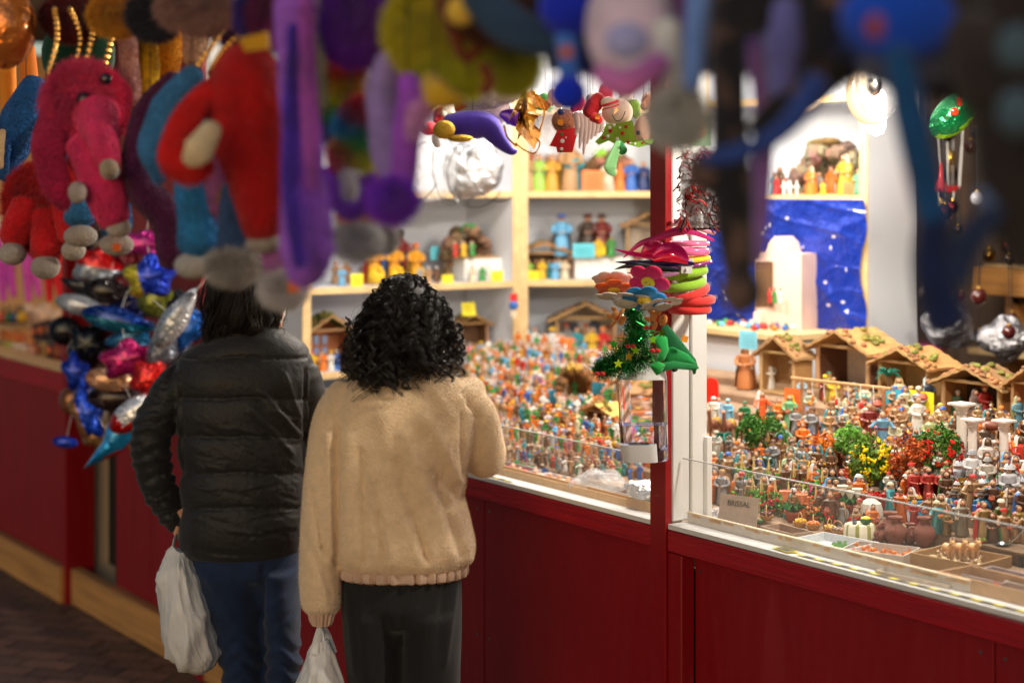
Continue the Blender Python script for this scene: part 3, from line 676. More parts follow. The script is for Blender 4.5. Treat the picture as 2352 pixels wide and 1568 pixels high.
# right unit, shelf 2
stable(on_right(1250,.12,z2), .25, .14, 0, "low driftwood stable with a bark roof on the middle shelf", roofc=S(170,125,70), wallc=S(120,85,55), kind='bark', backc=C['dwood'])
stable(on_right(1492,.14,z2+.1), .2, .16, 0, "stone stable half hidden by the red post on the shelf", roofc=S(150,120,90), wallc=S(150,130,110), moss=False)
note(on_right(1219,.0,z2-.004), NY, "yellow note under the driftwood stable", .065, .04); note(on_right(1374,.06,z2+.035+.06), NY, "yellow note on white box between the kings", .055, .035); note(on_right(1341,.05,z2+.085), NB, "light blue note on the white box", .085, .055)
white_box(on_right(1385,.14,z2), .23, .12, .085, 0, "white box raising the three kings on the middle shelf")
for i, (x, c, hc, nm) in enumerate(((1290,C['lblue'],C['blue'],"turquoise king with tall hat, leftmost of three"),(1350,S(60,50,45),S(90,30,25),"dark king on his camel, middle of three"),(1382,S(110,35,35),S(60,30,40),"maroon king on his camel, rightmost of three"))):
    shelf_fig(on_right(x,.13,z2+.088), .17, c, hc, 'hat', nm, 0, cloak=S(110,80,60))
for i, (x, c, nm) in enumerate(((1214,C['lgreen'],"green kneeling woman in driftwood stable"),(1245,C['yellow'],"yellow manger in driftwood stable"),(1275,C['lblue'],"blue robed man in driftwood stable"),(1298,C['cream'],"cream robed man with blue tunic by the stable"),(1375,C['yellow'],"yellow robed small king on the white box"),(1404,C['green'],"tiny green palm figure on the white box"),(1450,C['cream'],"cream shepherd beside the stone stable"))):
    shelf_fig(on_right(x,.06,z2+(.088 if 1370 < x < 1410 else 0)), .08, c, jit(c), 'hood' if i % 2 else 'hair', nm, 0)
# right unit, lowest
stable(on_right(1345,.12,SH[2]), .27, .21, 0, "arched white walled stable with dark timber posts on the low shelf", roofc=S(140,100,60), wallc=S(110,80,55), moss=False, backc=S(215,205,195))
def arch(p, w, h, c, label):
    mb = MB(); pts = [(-w/2,0),(w/2,0)]+[(w/2*math.cos(a), h-w/2+w/2*math.sin(a)) for a in np.linspace(0,math.pi,10)]; mb.slab(pts, .006, c); o = mb.build("arched_window", M_flat); o.location = p; tag(o, label, "arched window"); return o
arch(on_right(1365,.225,SH[2]+.05), .045, .08, S(80,85,100), "dark arched opening, right one in the white stable"); arch(on_right(1320,.225,SH[2]+.06), .035, .065, S(80,85,100), "dark arched opening, left one in the white stable")
note(on_right(1297,.02,SH[2]+.0), NO, "orange note at the foot of the arched stable", .075, .08)
for i, (x, c, hc, hd, nm) in enumerate(((1200,C['grey'],C['grey'],'hood',"grey hooded tall figure by the pine post"),(1228,C['white'],C['pink'],'hair',"white robed figure beside the fir"),(1268,C['white'],C['yellow'],'hat',"white robed figure in a yellow hat"),(1325,C['teal'],C['orange'],'hair',"teal and orange king before the arches"),(1360,C['yellow'],C['cream'],'hood',"yellow robed figure at the arches"),(1385,C['red'],C['orange'],'cap',"red robed figure with orange cap at the arches"))):
    shelf_fig(on_right(x,.05,SH[2]), .12, c, hc, hd, nm, 0)
# small hanging trinket on the post between the units
t = thing("hanging_trinket", "red and blue nutcracker trinket hanging on the pine post", "ornament", PX(1180,695,6.6)); mb = MB(); mb.box((0,0,.02),(.03,.02,.03), C['red']); mb.ell((0,-.005,-.01),(.018,.015,.018), C['blue'], 10); mb.box((0,0,-.04),(.02,.015,.03), C['cream']); mb.tube([(0,0,.03),(0,0,.06)], .001, 5, C['black']); mb.build("body", M_paint, t)
# foil unit stock
zt = zt_foil = 1.765
cave(on_foil(1900,.09,zt), .32, .2, TH, "large brown rock grotto on the shelf above the blue foil", c=S(135,115,95), top=S(110,90,50))
for x, h, c, hc, hd, nm in ((1782,.07,C['red'],C['white'],'hair',"red figure at the left end above the foil"),(1862,.1,C['orange'],C['cream'],'hood',"orange robed kneeling woman above the foil"),(1940,.14,S(200,160,50),C['cream'],'hood',"tall ochre shepherd above the foil"),(1890,.05,C['yellow'],C['yellow'],'hair',"tiny yellow manger figure above the foil"),(1972,.09,S(120,190,150),C['lgreen'],'hood',"mint green kneeling figure above the foil")):
    shelf_fig(on_foil(x,.04,zt), h, c, hc, hd, nm, TH, cloak=jit(c))
note(on_foil(1948,-.004,zt), NO, "orange note above the right edge of the blue foil", .045, .045, TH)
for i, x in enumerate((1800,1815,1830)): 
    mb = MB(); mb.box((0,0,.025),(.006,.006,.05), C['white']); mb.box((0,0,.03),(.02,.004,.006), C['white']); o = mb.build("toy_fence", M_flat); o.location = on_foil(x,.03,zt); tag(o, f"tiny white picket, {['left','middle','right'][i]} of three above the foil", "toy fence", "white pickets on the shelf")
# stucco house in front of the foil
t = thing("stucco_house", "pink and white plaster house model in front of blue foil", "model house", on_foil(1788,-.09,1.18), TH+.25); t.scale = (1,1,1.38)
mb = MB(); c = S(240,215,200)
mb.slab([(-.02,0),(.125,0),(.125,.285),(.055,.285),(.045,.31),(.02,.325),(-.005,.31),(-.02,.285),(-.06,.285),(-.06,.15),(-.02,.13)], .11, lambda k: c); mb.build("walls", pm("stucco", S(240,205,190), rough=.8, var=.15, vscale=9, bump=.3, bscale=50, bdist=.004), t)
mb = MB()
for i in range(6): mb.box((-.03-.014*i,-.04,.13-.022*i),(.03,.09,.03), jit(c,.05))
mb.build("steps", M_flat, t)
mb = MB(); mb.box((-.02,-.058,.21),(.07,.006,.11), C['dwood']); mb.build("doorway", M_flat, t)
for i in range(3):
    shelf_fig(on_foil(1768+12*i,-.17,1.41), .05, [C['red'],C['green'],C['white']][i], C['red'], 'cap', f"tiny {['red','green','white'][i]} figure on the balcony of the plaster house", TH)
# ledge under it, with a pile of little coloured fruit pieces
w1 = WL(at_n(1618,760,1.30))[0]; w2 = WL(at_n(1850,760,1.30))[0]
t = thing("side_shelf", "narrow pine shelf below the plaster house", "shelf", LW(w1, 1.22), TH)
mb = MB(); mb.box(((w2-w1)/2, .12, 1.312),(w2-w1,.27,.02)); mb.build("board", M_pine, t)
mb = MB(); mb.box(((w2-w1)/2, .13, 1.15),(w2-w1-.01,.22,.29)); mb.build("white_base", M_whitewall, t)
for i in range(34):
    c = random.choice(PAL[:8]); mb = MB(); mb.ell((0,0,.01),(.011,.011,.01), jit(c[1]), 8); mb.tube([(0,0,.015),(0,0,.024)], .002, 4, C['dgreen']); o = mb.build("toy_fruit", M_paint); o.location = LW(w1+.05+random.uniform(0,.33), 1.25+random.uniform(0,.16), 1.322); tag(o, f"miniature {c[0]} fruit in the pile on the pine shelf", "toy fruit", f"miniature {c[0]} fruit on the pine shelf")
# ================================================================== right window display
def PXH(p, px): return px*p.y/F                     # photo pixels -> metres at the depth of p
def proj(p): return (CX+p[0]/p[1]*F, HY+(H-p[2])/p[1]*F)
TAKEN = []
def bush(x, y, wpx, hpx, leafc0, label, name="model_bush", blossom=None, nb=0, pot=None, n=1500, twig=False, cat="model plant", leaf=.006, p=None):
    p = p or at_ramp(x, y); w_, h_ = PXH(p, wpx)/2, PXH(p, hpx); t = thing(name, label, cat, p); TAKEN.append((p, w_*.8)); w_ *= 1.15; h_ *= 1.05; leafc = tuple(min(.7, v*1.5) for v in leafc0)
    z0 = h_*.28 if pot else h_*.1
    if pot:
        mb = MB(); mb.lathe([(w_*.3,0),(w_*.42,h_*.26),(w_*.48,h_*.27),(w_*.48,h_*.33),(w_*.4,h_*.33),(w_*.38,h_*.2)], 14, pot); mb.build("pot", M_flat, t)
    mb = MB()
    for i in range(9 if not twig else 34):
        a = random.uniform(0, 6.28); r_ = random.uniform(.2, .9)*w_; zz = random.uniform(.5, .97)*h_
        mb.tube(smoothcurve([(0,0,0),(r_*.3*math.cos(a), r_*.3*math.sin(a), zz*.5),(r_*math.cos(a)*.9, r_*math.sin(a)*.9, zz)], 5), lerps([w_*.035,.0006], 5), 4, jit(S(120,80,50) if not twig else S(150,95,50), .3), cap=False)
    mb.build("stem", M_leaf, t)
    mb = MB(); cl = [(random.gauss(0,.5), random.gauss(0,.5), random.uniform(.15,.95)) for _ in range(26)]
    for i in range(n):
        c = random.choice(cl); v = Vector((c[0]+random.gauss(0,.16), c[1]+random.gauss(0,.16), c[2]+random.gauss(0,.08)))
        rr = math.hypot(v.x, v.y); lim = math.sqrt(max(.02, 1-(v.z*2-1)**2)); 
        if rr > lim: v.x *= lim/rr; v.y *= lim/rr
        q = Vector((v.x*w_, v.y*w_, z0+max(0.02,v.z)*(h_-z0)*1.03)); a = Vector((random.gauss(0,1), random.gauss(0,1), random.gauss(0,1))).normalized()*leaf; b = a.cross(Vector((random.gauss(0,1),random.gauss(0,1),random.gauss(0,1)))).normalized()*leaf*.55
        mb.add([(q-a)[:], (q+b)[:], (q+a)[:], (q-b)[:]], [(0,1,2,3)], jit(leafc, .5))
    mb.build("crown", M_leaf, t, smooth=False)
    if blossom:
        mb = MB()
        for i in range(nb):
            c = Vector((random.gauss(0,1), -abs(random.gauss(0,1)), random.uniform(-.6,1.2))).normalized(); q = Vector((c.x*w_*.95, c.y*w_*.95, z0+(h_-z0)*(.5+.5*c.z)))
            for _ in range(6): mb.ell((q+Vector((random.gauss(0,.004), random.gauss(0,.003), random.gauss(0,.004))))[:], .0032, jit(blossom, .3), 5)
        mb.build("blossoms", M_leaf, t)
    return t
bush(1747,1068,100,110,S(50,95,25),"dense dark green model bush, left of the man with the cudgel", n=2600, leaf=.005)
bush(1886,1080,72,86,S(190,95,20),"rust orange dry model bush beside green potted shrub", n=1300, twig=True)
bush(1950,1086,70,84,S(90,135,50),"light green round shrub in terracotta pot", pot=S(150,75,50), name="potted_shrub", n=1500)
bush(1998,1130,86,112,S(80,110,35),"green model bush covered in yellow blossoms", blossom=S(245,215,10), nb=34, n=1900)
bush(2088,1132,96,125,S(150,70,25),"reddish brown bare twig bush between yellow and red blossoms", twig=True, n=1100)
bush(2158,1105,100,110,S(60,95,30),"green model bush dotted with red blossoms", blossom=S(215,25,10), nb=24, n=2200)
bush(2000,1150,60,34,S(80,30,20),"low bush of red berries below the yellow blossoms", blossom=S(200,15,10), nb=22, n=260)
def palm(x, y, hpx, label):
    p = at_ramp(x, y); h = PXH(p, hpx); t = thing("model_palm", label, "model palm", p); mb = MB(); mb.tube([(0,0,0),(.002,0,h*.5),(0,0,h*.85)], [h*.05,h*.04,h*.035], 8, C['dwood']); mb.build("trunk", M_flat, t); mb = MB()
    for i in range(16):
        a = i*2.4; r = h*.33; e = random.uniform(-.1,.25)
        mb.tube([(0,0,h*.85),(r*.5*math.cos(a),r*.5*math.sin(a),h*(.97+e*.3)),(r*math.cos(a),r*math.sin(a),h*(.8+e))], [h*.03,h*.035,.0008], 4, jit(S(20,110,95)), flat=.25)
    mb.build("crown", M_leaf, t); return t
palm(1662,1070,66,"dark teal model palm beside the white jamb"); palm(2040,935,90,"teal model palm in front of the cork roofed stable")
# ---- stables at the back
def stbl(x, y, wpx, hpx, label, rz=TH, **k):
    p = at_ramp(x, y); TAKEN.append((p, PXH(p, wpx)*.5)); return stable(p, PXH(p, wpx)/.87, PXH(p, hpx), rz, label, **k)
stbl(1785,905,112,135,"cork stable with bark column behind the white madonna", roofc=S(150,115,75), wallc=S(160,120,75), moss=True, backc=S(150,115,75), dep=.07)
t = thing("bark_column", "grey brown bark column between two open stables", "bark column", at_ramp(1828,905)); mb = MB(); mb.tube([(0.004*math.sin(i*2.1),0,.013*i) for i in range(10)], [.016+.004*math.sin(i*3.3) for i in range(10)], 9, jit(S(150,130,110))); mb.build("bark", pm("bark", S(140,120,98), rough=.9, var=.5, vscale=60, bump=1., bscale=80, bdist=.01), t)
stbl(1935,905,165,140,"open stable with golden cork roof and pink pillar", roofc=S(170,130,80), wallc=S(95,60,45), backc=S(205,190,180), dep=.13)
stbl(2075,930,150,120,"cork tile roofed stable with mossy ridge beside the palm", roofc=S(175,125,75), wallc=S(165,130,80), kind='bark', backc=S(170,140,95), dep=.11)
stbl(2230,965,170,128,"rough bark roofed stable behind the white columns", roofc=S(140,105,70), wallc=S(150,100,55), kind='bark', backc=S(60,40,25), dep=.1)
stbl(2372,985,120,150,"brick sided stable cut by the frame edge", roofc=S(170,120,70), wallc=S(165,100,60), kind='bark', backc=S(70,40,25), dep=.1)
mb = MB(); mb.box((0,0,.06),(.018,.018,.12), S(225,155,130)); o = mb.build("pink_pillar", M_flat); o.location = at_ramp(2008,905)+Vector((0,-.01,0)); tag(o, "square pink pillar holding the golden cork roof", "pillar")
# notes
def rnote(x, y, c, label, wpx=40, hpx=44, rz=TH, up=0): p = at_ramp(x, y); return note(p+Vector((0,0,up)), c, label, PXH(p, wpx)/.62, PXH(p, hpx), rz)
rnote(1718,900,S(130,210,235),"pale blue note above the tall brown robed figure",38,42,up=.13)
rnote(1824,950,S(245,115,50),"orange note left of the hanging rack",40,50,up=.01); rnote(2062,965,S(60,175,205),"turquoise note below the palm",46,52,up=.01); rnote(2108,972,S(245,225,40),"bright yellow note below the cork stable",60,58,up=.008)
# columns
def column(x, y, hpx, label):
    p = at_ramp(x, y); h = PXH(p, hpx); t = thing("model_column", label, "model column", p, TH, "white model columns"); mb = MB()
    mb.lathe([(h*.10,0),(h*.10,h*.03),(h*.075,h*.05),(h*.066,h*.85)], 24, S(225,215,208), rip=.05, ripn=12); mb.build("shaft", M_flat, t); mb = MB()
    mb.lathe([(h*.07,h*.85),(h*.085,h*.87),(h*.075,h*.9),(h*.12,h*.97)], 16, S(225,212,205), rip=.12, ripn=8); mb.box((0,0,h*.985),(h*.27,h*.27,h*.03), S(228,218,210)); mb.build("capital", M_flat, t); return t
column(2209,1085,172,"tallest fluted white column behind the soldiers"); column(2234,1110,150,"shorter white column touching the tallest one"); column(2306,1105,152,"white column right of the hooded lantern figure"); column(2348,1120,70,"short white column by the frame edge")
# ---- large figurines, one by one: x, base y, height px, robe, headgear, its colour, label, extra
def jar(k): k.lathe([(.03,.0),(.075,.05),(.06,.11),(.035,.13),(.05,.15)], 10, S(150,70,45), c=(0,-.2,.45))
def shoulder_jar(k): k.lathe([(.03,.0),(.09,.07),(.06,.14),(.04,.17)], 10, S(180,80,60), c=(.14,.02,.86))
def shield(k): k.box((0,-.17,.5),(.17,.02,.22), S(150,110,40)); k.ell((0,-.185,.5),(.03,.015,.03), C['gold'], 8)
def spear(k): k.tube([(-.16,-.1,.0),(-.16,-.1,1.15)], .009, 5, C['dwood']); k.lathe([(.02,0),(.002,.1)], 6, C['steel'], c=(-.16,-.1,1.15))
def sack(k): k.ell((.12,.08,.78),(.15,.12,.12), S(200,150,60), 10)
def staff(k): k.tube([(-.16,-.12,0),(-.17,-.12,1.05)], .01, 5, C['dwood'])
def basket(k): k.lathe([(.06,0),(.09,.07)], 12, C['tan'], c=(0,-.17,.5)); [k.ell((.04*math.cos(a),-.17+.04*math.sin(a),.58),.028, C['orange'], 6) for a in (0,1.5,3,4.5)]
def backpack(k): k.box((0,.15,.55),(.2,.1,.2), C['blue']); k.tube([(-.1,-.12,.72),(0,.13,.5)], .02, 5, C['yellow'], flat=.4); k.tube([(.1,-.12,.72),(.0,.14,.72),(-.1,.13,.3)], .022, 5, C['yellow'])
def lamp(k): k.lathe([(.0,.02),(.06,.05),(.06,.13),(.02,.19)], 8, S(150,105,30), c=(0,-.17,.42))
W_, RD, SK = C['white'], C['red'], C['skin']
BIG = [
 (1712,890,100,S(190,120,70),'hood',S(235,225,205),"tall brown robed figure with white hood beside rock",dict(cloak=S(165,100,55))),
 (1767,890,72,S(235,232,225),'hood',S(235,232,225),"white madonna statue kneeling in the cork stable",dict(skin=S(235,225,215))),
 (1748,978,80,S(235,90,40),'hood',W_,"woman in orange dress with white hood",dict(arms='wide',belt=C['orange'])),
 (1815,975,76,S(110,180,130),'hood',S(240,190,40),"woman in green dress and yellow hood holding a jar",dict(hold=jar,cloak=S(240,190,40))),
 (1790,975,66,C['orange'],'hair',C['brown'],"orange robed man behind the yellow hooded woman",dict()),
 (1770,985,50,C['dgreen'],'cap',C['dgreen'],"dark green small figure below orange dress",dict()),
 (1860,965,64,S(190,200,180),'hood',S(235,230,220),"pale robed man with white headcloth under the rack",dict()),
 (1842,925,50,S(150,180,195),'hood',S(150,185,195),"blue grey hooded woman at the open stable door",dict()),
 (1895,918,58,S(130,40,30),'turban',S(240,210,40),"maroon robed man with yellow turban inside the open stable",dict(cloak=S(230,160,100))),
 (1915,918,56,S(225,190,40),'hair',C['dwood'],"yellow robed woman inside the open stable",dict()),
 (1905,916,66,C['olive'],'cap',C['dgreen'],"man with dark green cap at the back of the open stable",dict()),
 (1985,985,72,S(225,110,90),'turban',S(130,190,180),"coral robed seller with mint turban under the rack",dict(arms='wide')),
 (1998,1012,92,S(120,30,35),'hair',C['dwood'],"woman in maroon skirt and white sleeves with jar, left of the blue woman",dict(hold=shoulder_jar,belt=C['black'])),
 (2108,1012,92,S(235,230,225),'hair',C['dwood'],"woman in white sleeves and black bodice by the yellow note",dict(hold=shoulder_jar,belt=C['black'])),
 (2062,1000,78,S(215,110,40),'hair',C['brown'],"bearded man in orange over grey robe",dict(beard=C['dwood'],cloak=C['dgreen'])),
 (2028,1045,90,S(100,150,180),'hair',S(110,30,35),"red haired woman in sky blue dress",dict(arms='wide',belt=S(120,40,50))),
 (1968,1040,62,S(70,120,70),'hood',S(215,180,110),"seated green robed woman with ochre shawl",dict()),
 (2078,1050,55,S(45,60,80),'cap',S(50,55,70),"crouching man in dark navy clothes",dict()),
 (2105,1055,62,C['dgreen'],'hood',W_,"green robed woman in large white hood",dict()),
 (2138,1030,84,S(180,190,130),'hair',C['dwood'],"pale green shirted man bending with raised elbow",dict(arms='front')),
 (2160,1000,74,S(215,190,150),'turban',S(220,190,80),"beige man in yellow turban beside the tomatoes",dict(hold=basket)),
 (2130,940,82,S(50,65,85),'hood',S(190,215,215),"tall man in brown cloak and white headcloth by the bark stable",dict(cloak=S(150,75,40),hold=staff)),
 (2065,935,74,S(215,190,150),'hood',S(235,205,140),"cream cloaked shepherd behind the teal palm",dict(cloak=S(235,205,140))),
 (2200,950,62,S(60,80,60),'turban',C['white'],"dark green robed king in white turban",dict(cloak=C['dgreen'])),
 (2240,965,74,S(110,85,80),'hood',S(110,85,80),"grey brown cloaked figure by the bark stable",dict()),
 (2262,960,84,S(150,25,25),'turban',S(225,90,60),"king in red cloak with striped turban",dict(cloak=S(175,30,25))),
 (2338,985,76,S(90,140,160),'hood',S(150,150,110),"blue robed woman in olive shawl beside brick stable",dict(cloak=S(120,120,80))),
 (2262,1050,88,S(80,60,50),'hair',C['dwood'],"barrel carrier in brown behind the columns",dict(hold=lambda k:(k.ell((.1,.05,.9),(.2,.12,.12),S(120,60,40),12)))),
 (2180,1062,74,S(170,40,35),'hair',C['black'],"dark haired man in red tunic right of red blossoms",dict()),
 (2207,1082,76,S(120,50,50),'hood',W_,"dark faced figure with white hood beside the column",dict(skin=C['dwood'],hold=lamp)),
 (2268,1095,100,S(215,205,200),'hood',W_,"dark faced drummer in white hood holding golden lantern",dict(skin=C['dwood'],hold=lamp,cloak=W_)),
 (2310,1105,70,S(225,220,220),'hood',W_,"crouching white draped figure with blue trim",dict(skin=C['dwood'],belt=C['blue'])),
 (2345,1100,86,S(200,50,30),'hood',W_,"figure with red and yellow cloth at the frame edge",dict(skin=C['dwood'],cloak=S(230,150,30))),
 (2202,1140,90,S(150,155,165),'helmet',S(190,195,205),"silver armoured soldier with red crest left of the white shirted one",dict(legs=True,crest=C['maroon'],hold=shield)),
 (2233,1140,92,S(215,215,220),'helmet',S(150,155,165),"soldier in white cuirass and plain silver helmet",dict(legs=True)),
 (2268,1145,82,S(190,180,170),'helmet',S(150,150,150),"grey bearded soldier facing left",dict(beard=C['grey'])),
 (2318,1165,108,S(190,190,195),'helmet',S(200,205,215),"largest silver soldier with dark red crest and spear",dict(legs=True,crest=C['maroon'],hold=spear)),
 (2352,1165,80,S(215,195,170),'helmet',S(185,190,200),"soldier cut by the frame edge",dict(crest=C['maroon'])),
 (2198,1172,60,S(150,120,90),'helmet',S(200,205,212),"crested soldier behind the leftmost blue carrier",dict(crest=C['red'])),
 (2222,1172,64,S(160,130,90),'helmet',S(200,205,212),"crested soldier turned right between the blue carriers",dict(crest=C['red'])),
 (2258,1172,72,S(200,160,60),'helmet',S(200,205,212),"crested soldier in yellow behind the middle carrier",dict(crest=C['red'],hold=spear)),
 (2284,1172,70,S(190,150,110),'helmet',S(205,200,190),"open faced soldier behind the carriers",dict(crest=C['maroon'])),
 (2101,1165,78,S(165,40,35),'hair',C['grey'],"grey bearded prophet in red cloak, nearest the twig bush",dict(beard=C['grey'],cloak=S(165,35,30))),
 (2133,1160,80,S(165,40,35),'hair',C['dwood'],"black bearded prophet in red cloak between two grey ones",dict(beard=C['black'],cloak=S(165,35,30))),
 (2166,1160,80,S(165,40,35),'hair',C['grey'],"grey bearded prophet in red cloak beside the soldiers",dict(beard=C['grey'],cloak=S(165,35,30))),
 (2000,1180,56,S(180,40,35),'hair',C['dwood'],"kneeling man in red behind the white dome",dict()),
 (2035,1180,62,S(185,35,35),'hair',C['dwood'],"praying man in red between two others in red",dict()),
 (2066,1178,64,S(190,35,35),'hair',C['dwood'],"red robed man with clasped hands beside gold helmets",dict()),
 (2083,1195,54,S(50,150,205),'helmet',C['gold'],"gold helmeted soldier in blue cape, nearest red robes",dict(crest=C['red'],cloak=S(45,140,200))),
 (2112,1190,56,S(50,150,205),'helmet',C['gold'],"gold helmeted soldier in blue cape, second in the row",dict(crest=C['red'],cloak=S(45,140,200))),
 (2145,1188,56,S(50,150,205),'helmet',C['gold'],"gold helmeted soldier in blue cape, third in the row",dict(crest=C['red'],cloak=S(45,140,200))),
 (2172,1186,56,S(50,150,205),'helmet',C['gold'],"gold helmeted soldier in blue cape next to the carriers",dict(crest=C['red'],cloak=S(45,140,200))),
 (2100,1212,56,S(170,40,35),'helmet',C['gold'],"gold helmeted soldier in red above the amphora neck",dict(crest=C['red'])),
 (2136,1210,54,S(180,40,35),'helmet',C['gold'],"gold helmeted soldier in red with striped cape",dict(crest=C['red'])),
 (2158,1212,58,S(170,35,35),'helmet',C['gold'],"gold helmeted soldier in red with square shield",dict(crest=C['red'],hold=shield)),
 (2192,1208,84,S(50,145,200),'hat',C['black'],"porter in blue and yellow with black hat, nearest the red soldiers",dict(hold=backpack,yaw=2.4)),
 (2255,1205,88,S(50,145,200),'hat',C['black'],"porter in blue and yellow with black hat, middle one",dict(hold=backpack,yaw=2.4)),
 (2316,1200,80,S(215,160,40),'hat',C['black'],"porter with yellow scarf and black hat behind the bending cook",dict(yaw=2.4)),
 (2210,1240,82,S(120,115,100),'hood',S(225,215,200),"monk in pale hood and grey cape behind the foxes",dict()),
 (2250,1240,76,S(215,110,35),'turban',S(185,45,45),"man in orange shirt and red turban seen from behind",dict(yaw=2.8)),
 (2276,1225,48,S(150,35,35),'cap',S(235,200,60),"small figure in maroon and yellow by the orange shirt",dict()),
 (2300,1232,88,S(80,95,40),'cap',S(235,225,210),"bending cook in white cap and rust sleeves",dict(arms='front')),
 (2340,1235,80,S(140,110,35),'hair',C['brown'],"ochre skirted figure at the frame edge",dict(cloak=S(150,50,40))),
 (2175,1242,56,S(120,95,40),'cap',S(175,40,50),"small figure with red cap left of the monk",dict(hold=basket)),
 (1645,1050,60,S(190,190,185),'cap',S(215,200,180),"crouching pale figure by the white jamb",dict()),
 (1640,1098,58,S(215,120,60),'cap',S(235,225,205),"orange and white figure touching the white jamb",dict(cloak=S(200,190,220))),
 (1672,1060,58,S(140,120,110),'hood',W_,"grey robed figure in white hood behind the palm",dict()),
 (1705,1092,84,S(205,170,160),'hair',S(120,90,80),"bald man in lilac cloak and pink apron",dict(cloak=S(110,90,150))),
 (1762,1100,78,S(45,90,90),'cap',S(85,85,95),"man in teal shirt raising a black hat",dict(arms='up')),
 (1740,1102,54,S(190,170,140),'turban',S(200,60,45),"seated man in red turban by the canes",dict()),
 (1800,1052,66,S(100,150,120),'turban',S(240,160,40),"teal trousered man with orange turban by the bush",dict(arms='wide')),
 (1812,1110,84,S(190,205,160),'hair',C['brown'],"pale green shirted man leaning before the orange turban",dict(cloak=S(150,175,140))),
 (1838,1080,50,S(190,185,190),'hood',W_,"white hooded small woman by the rust bush",dict()),
 (1787,1105,40,S(215,90,50),'cap',S(240,235,230),"small figure with white cap and orange bundle",dict()),
 (1756,1165,76,S(120,110,60),'hood',S(232,232,235),"olive robed woman with long white veil in the garden",dict(belt=C['tan'])),
 (1912,1165,82,S(60,65,55),'hood',S(40,48,62),"woman with black veil and dark robe near the fruit",dict()),
 (1940,1165,52,S(150,40,30),'hair',C['black'],"dark haired woman in rust dress beside black veil",dict()),
 (1955,1110,48,S(205,185,190),'cap',S(225,215,215),"small pale figure leaning on the potted shrub",dict()),
 (1650,985,60,S(160,190,220),'hair',SK,"blue robed rider at the left of the camels",dict()),
]
for x, y, hpx, rc, hd, hc, lab, kw in BIG:
    kw = dict(kw); yaw = kw.pop('yaw', random.uniform(-.6,.6)); p = at_ramp(x, y); h = PXH(p, hpx)
    fig_place({k: mb.mesh(k, M_paint) for k, mb in fig_meshes(robe=rc, head=hd, hc=hc, **({'belt': None} | kw)).items()}, p, h*1.04, yaw, "figurine", lab, group=None)
    TAKEN.append((p, h*.2))
# camels
def camel(x, y, hpx, label):
    p = at_ramp(x, y); h = PXH(p, hpx); t = thing("toy_camel", label, "toy camel", p, -.5, "camels beside the white jamb"); c = S(130,80,60); mb = MB()
    mb.ell((0,.15*h,.5*h),(.16*h,.3*h,.16*h), c, 12); mb.ell((0,.15*h,.63*h),(.1*h,.12*h,.12*h), c, 10)
    mb.tube(smoothcurve([(0,-.05*h,.48*h),(0,-.26*h,.5*h),(0,-.33*h,.72*h),(0,-.34*h,.9*h)], 8), lerps([.12*h,.08*h,.055*h,.05*h], 8), 8, c)
    mb.ell((0,-.4*h,.93*h),(.05*h,.11*h,.055*h), S(200,140,115), 10)
    for sx in (-1,1):
        for sy in (-.06,.36): mb.tube([(sx*.09*h,sy*h,.45*h),(sx*.09*h,(sy+.01)*h,.22*h),(sx*.09*h,sy*h,0)], [.055*h,.035*h,.03*h], 7, c)
        mb.ell((sx*.03*h,-.36*h,.99*h),(.012*h,.01*h,.025*h), c, 5)
    mb.build("body", M_paint, t); mb = MB(); mb.ell((0,.13*h,.56*h),(.175*h,.16*h,.17*h), S(215,165,70), 12); mb.build("saddle", M_paint, t); TAKEN.append((p, h*.25))
    return p, h
for i, (x, y, nm, rc, hc) in enumerate(((1640,1025,"against the white jamb",S(235,225,210),W_),(1673,1028,"in the middle of the three",S(130,190,220),S(150,205,210)),(1712,1032,"nearest the green bush",S(35,120,70),S(35,120,80)))):
    p, h = camel(x, y, 82, f"brown toy camel with golden saddle, {nm}")
    fig_place({k: mb.mesh(k, M_paint) for k, mb in fig_meshes(robe=rc, head='turban', hc=hc, cloak=jit(rc)).items()}, p+Vector((0,.13*h,.5*h)), h*.75, -.4, "figurine", ["white turbaned rider on the camel by the jamb","light blue rider on the middle camel","green rider on the camel nearest the bush"][i])
# red rounded chair back
mb = MB(); mb.slab([(-.025,0),(.025,0),(.025,.05),(.018,.07),(0,.076),(-.018,.07),(-.025,.05)], .008, S(225,35,25)); o = mb.build("red_chair_back", M_gloss); o.location = at_ramp(1632,925); tag(o, "bright red rounded panel by the white jamb", "red panel")
# hanging rack
p1, p2 = at_ramp(1842,968), at_ramp(2030,1000); t = thing("wooden_rack", "thin wooden rack with hanging white strings in front of stables", "wooden rack"); zt = p1.z+.115
for p in (p1, p1.lerp(p2,.5), p2): mb = MB(); mb.tube([p[:], (p.x,p.y,zt)], .005, 6, S(165,120,80)); mb.build("rack_post", M_flat, t)
mb = MB(); mb.tube([(p1.x-.03,p1.y,zt),(p2.x+.02,p2.y,zt)], .005, 6, S(185,140,95)); mb.build("rail", M_flat, t)
for i in range(6): 
    q = p1.lerp(p2, .12+.15*i); mb = MB(); mb.tube([(q.x,q.y-.006,zt+.004),(q.x+.003,q.y-.006,zt-.05)], .0016, 5, W_); mb.ell((q.x+.003,q.y-.006,zt-.055),(.005,.005,.012), jit(random.choice([C['red'],C['tan'],C['orange']])), 7); mb.build("hanging_string", M_flat, t)
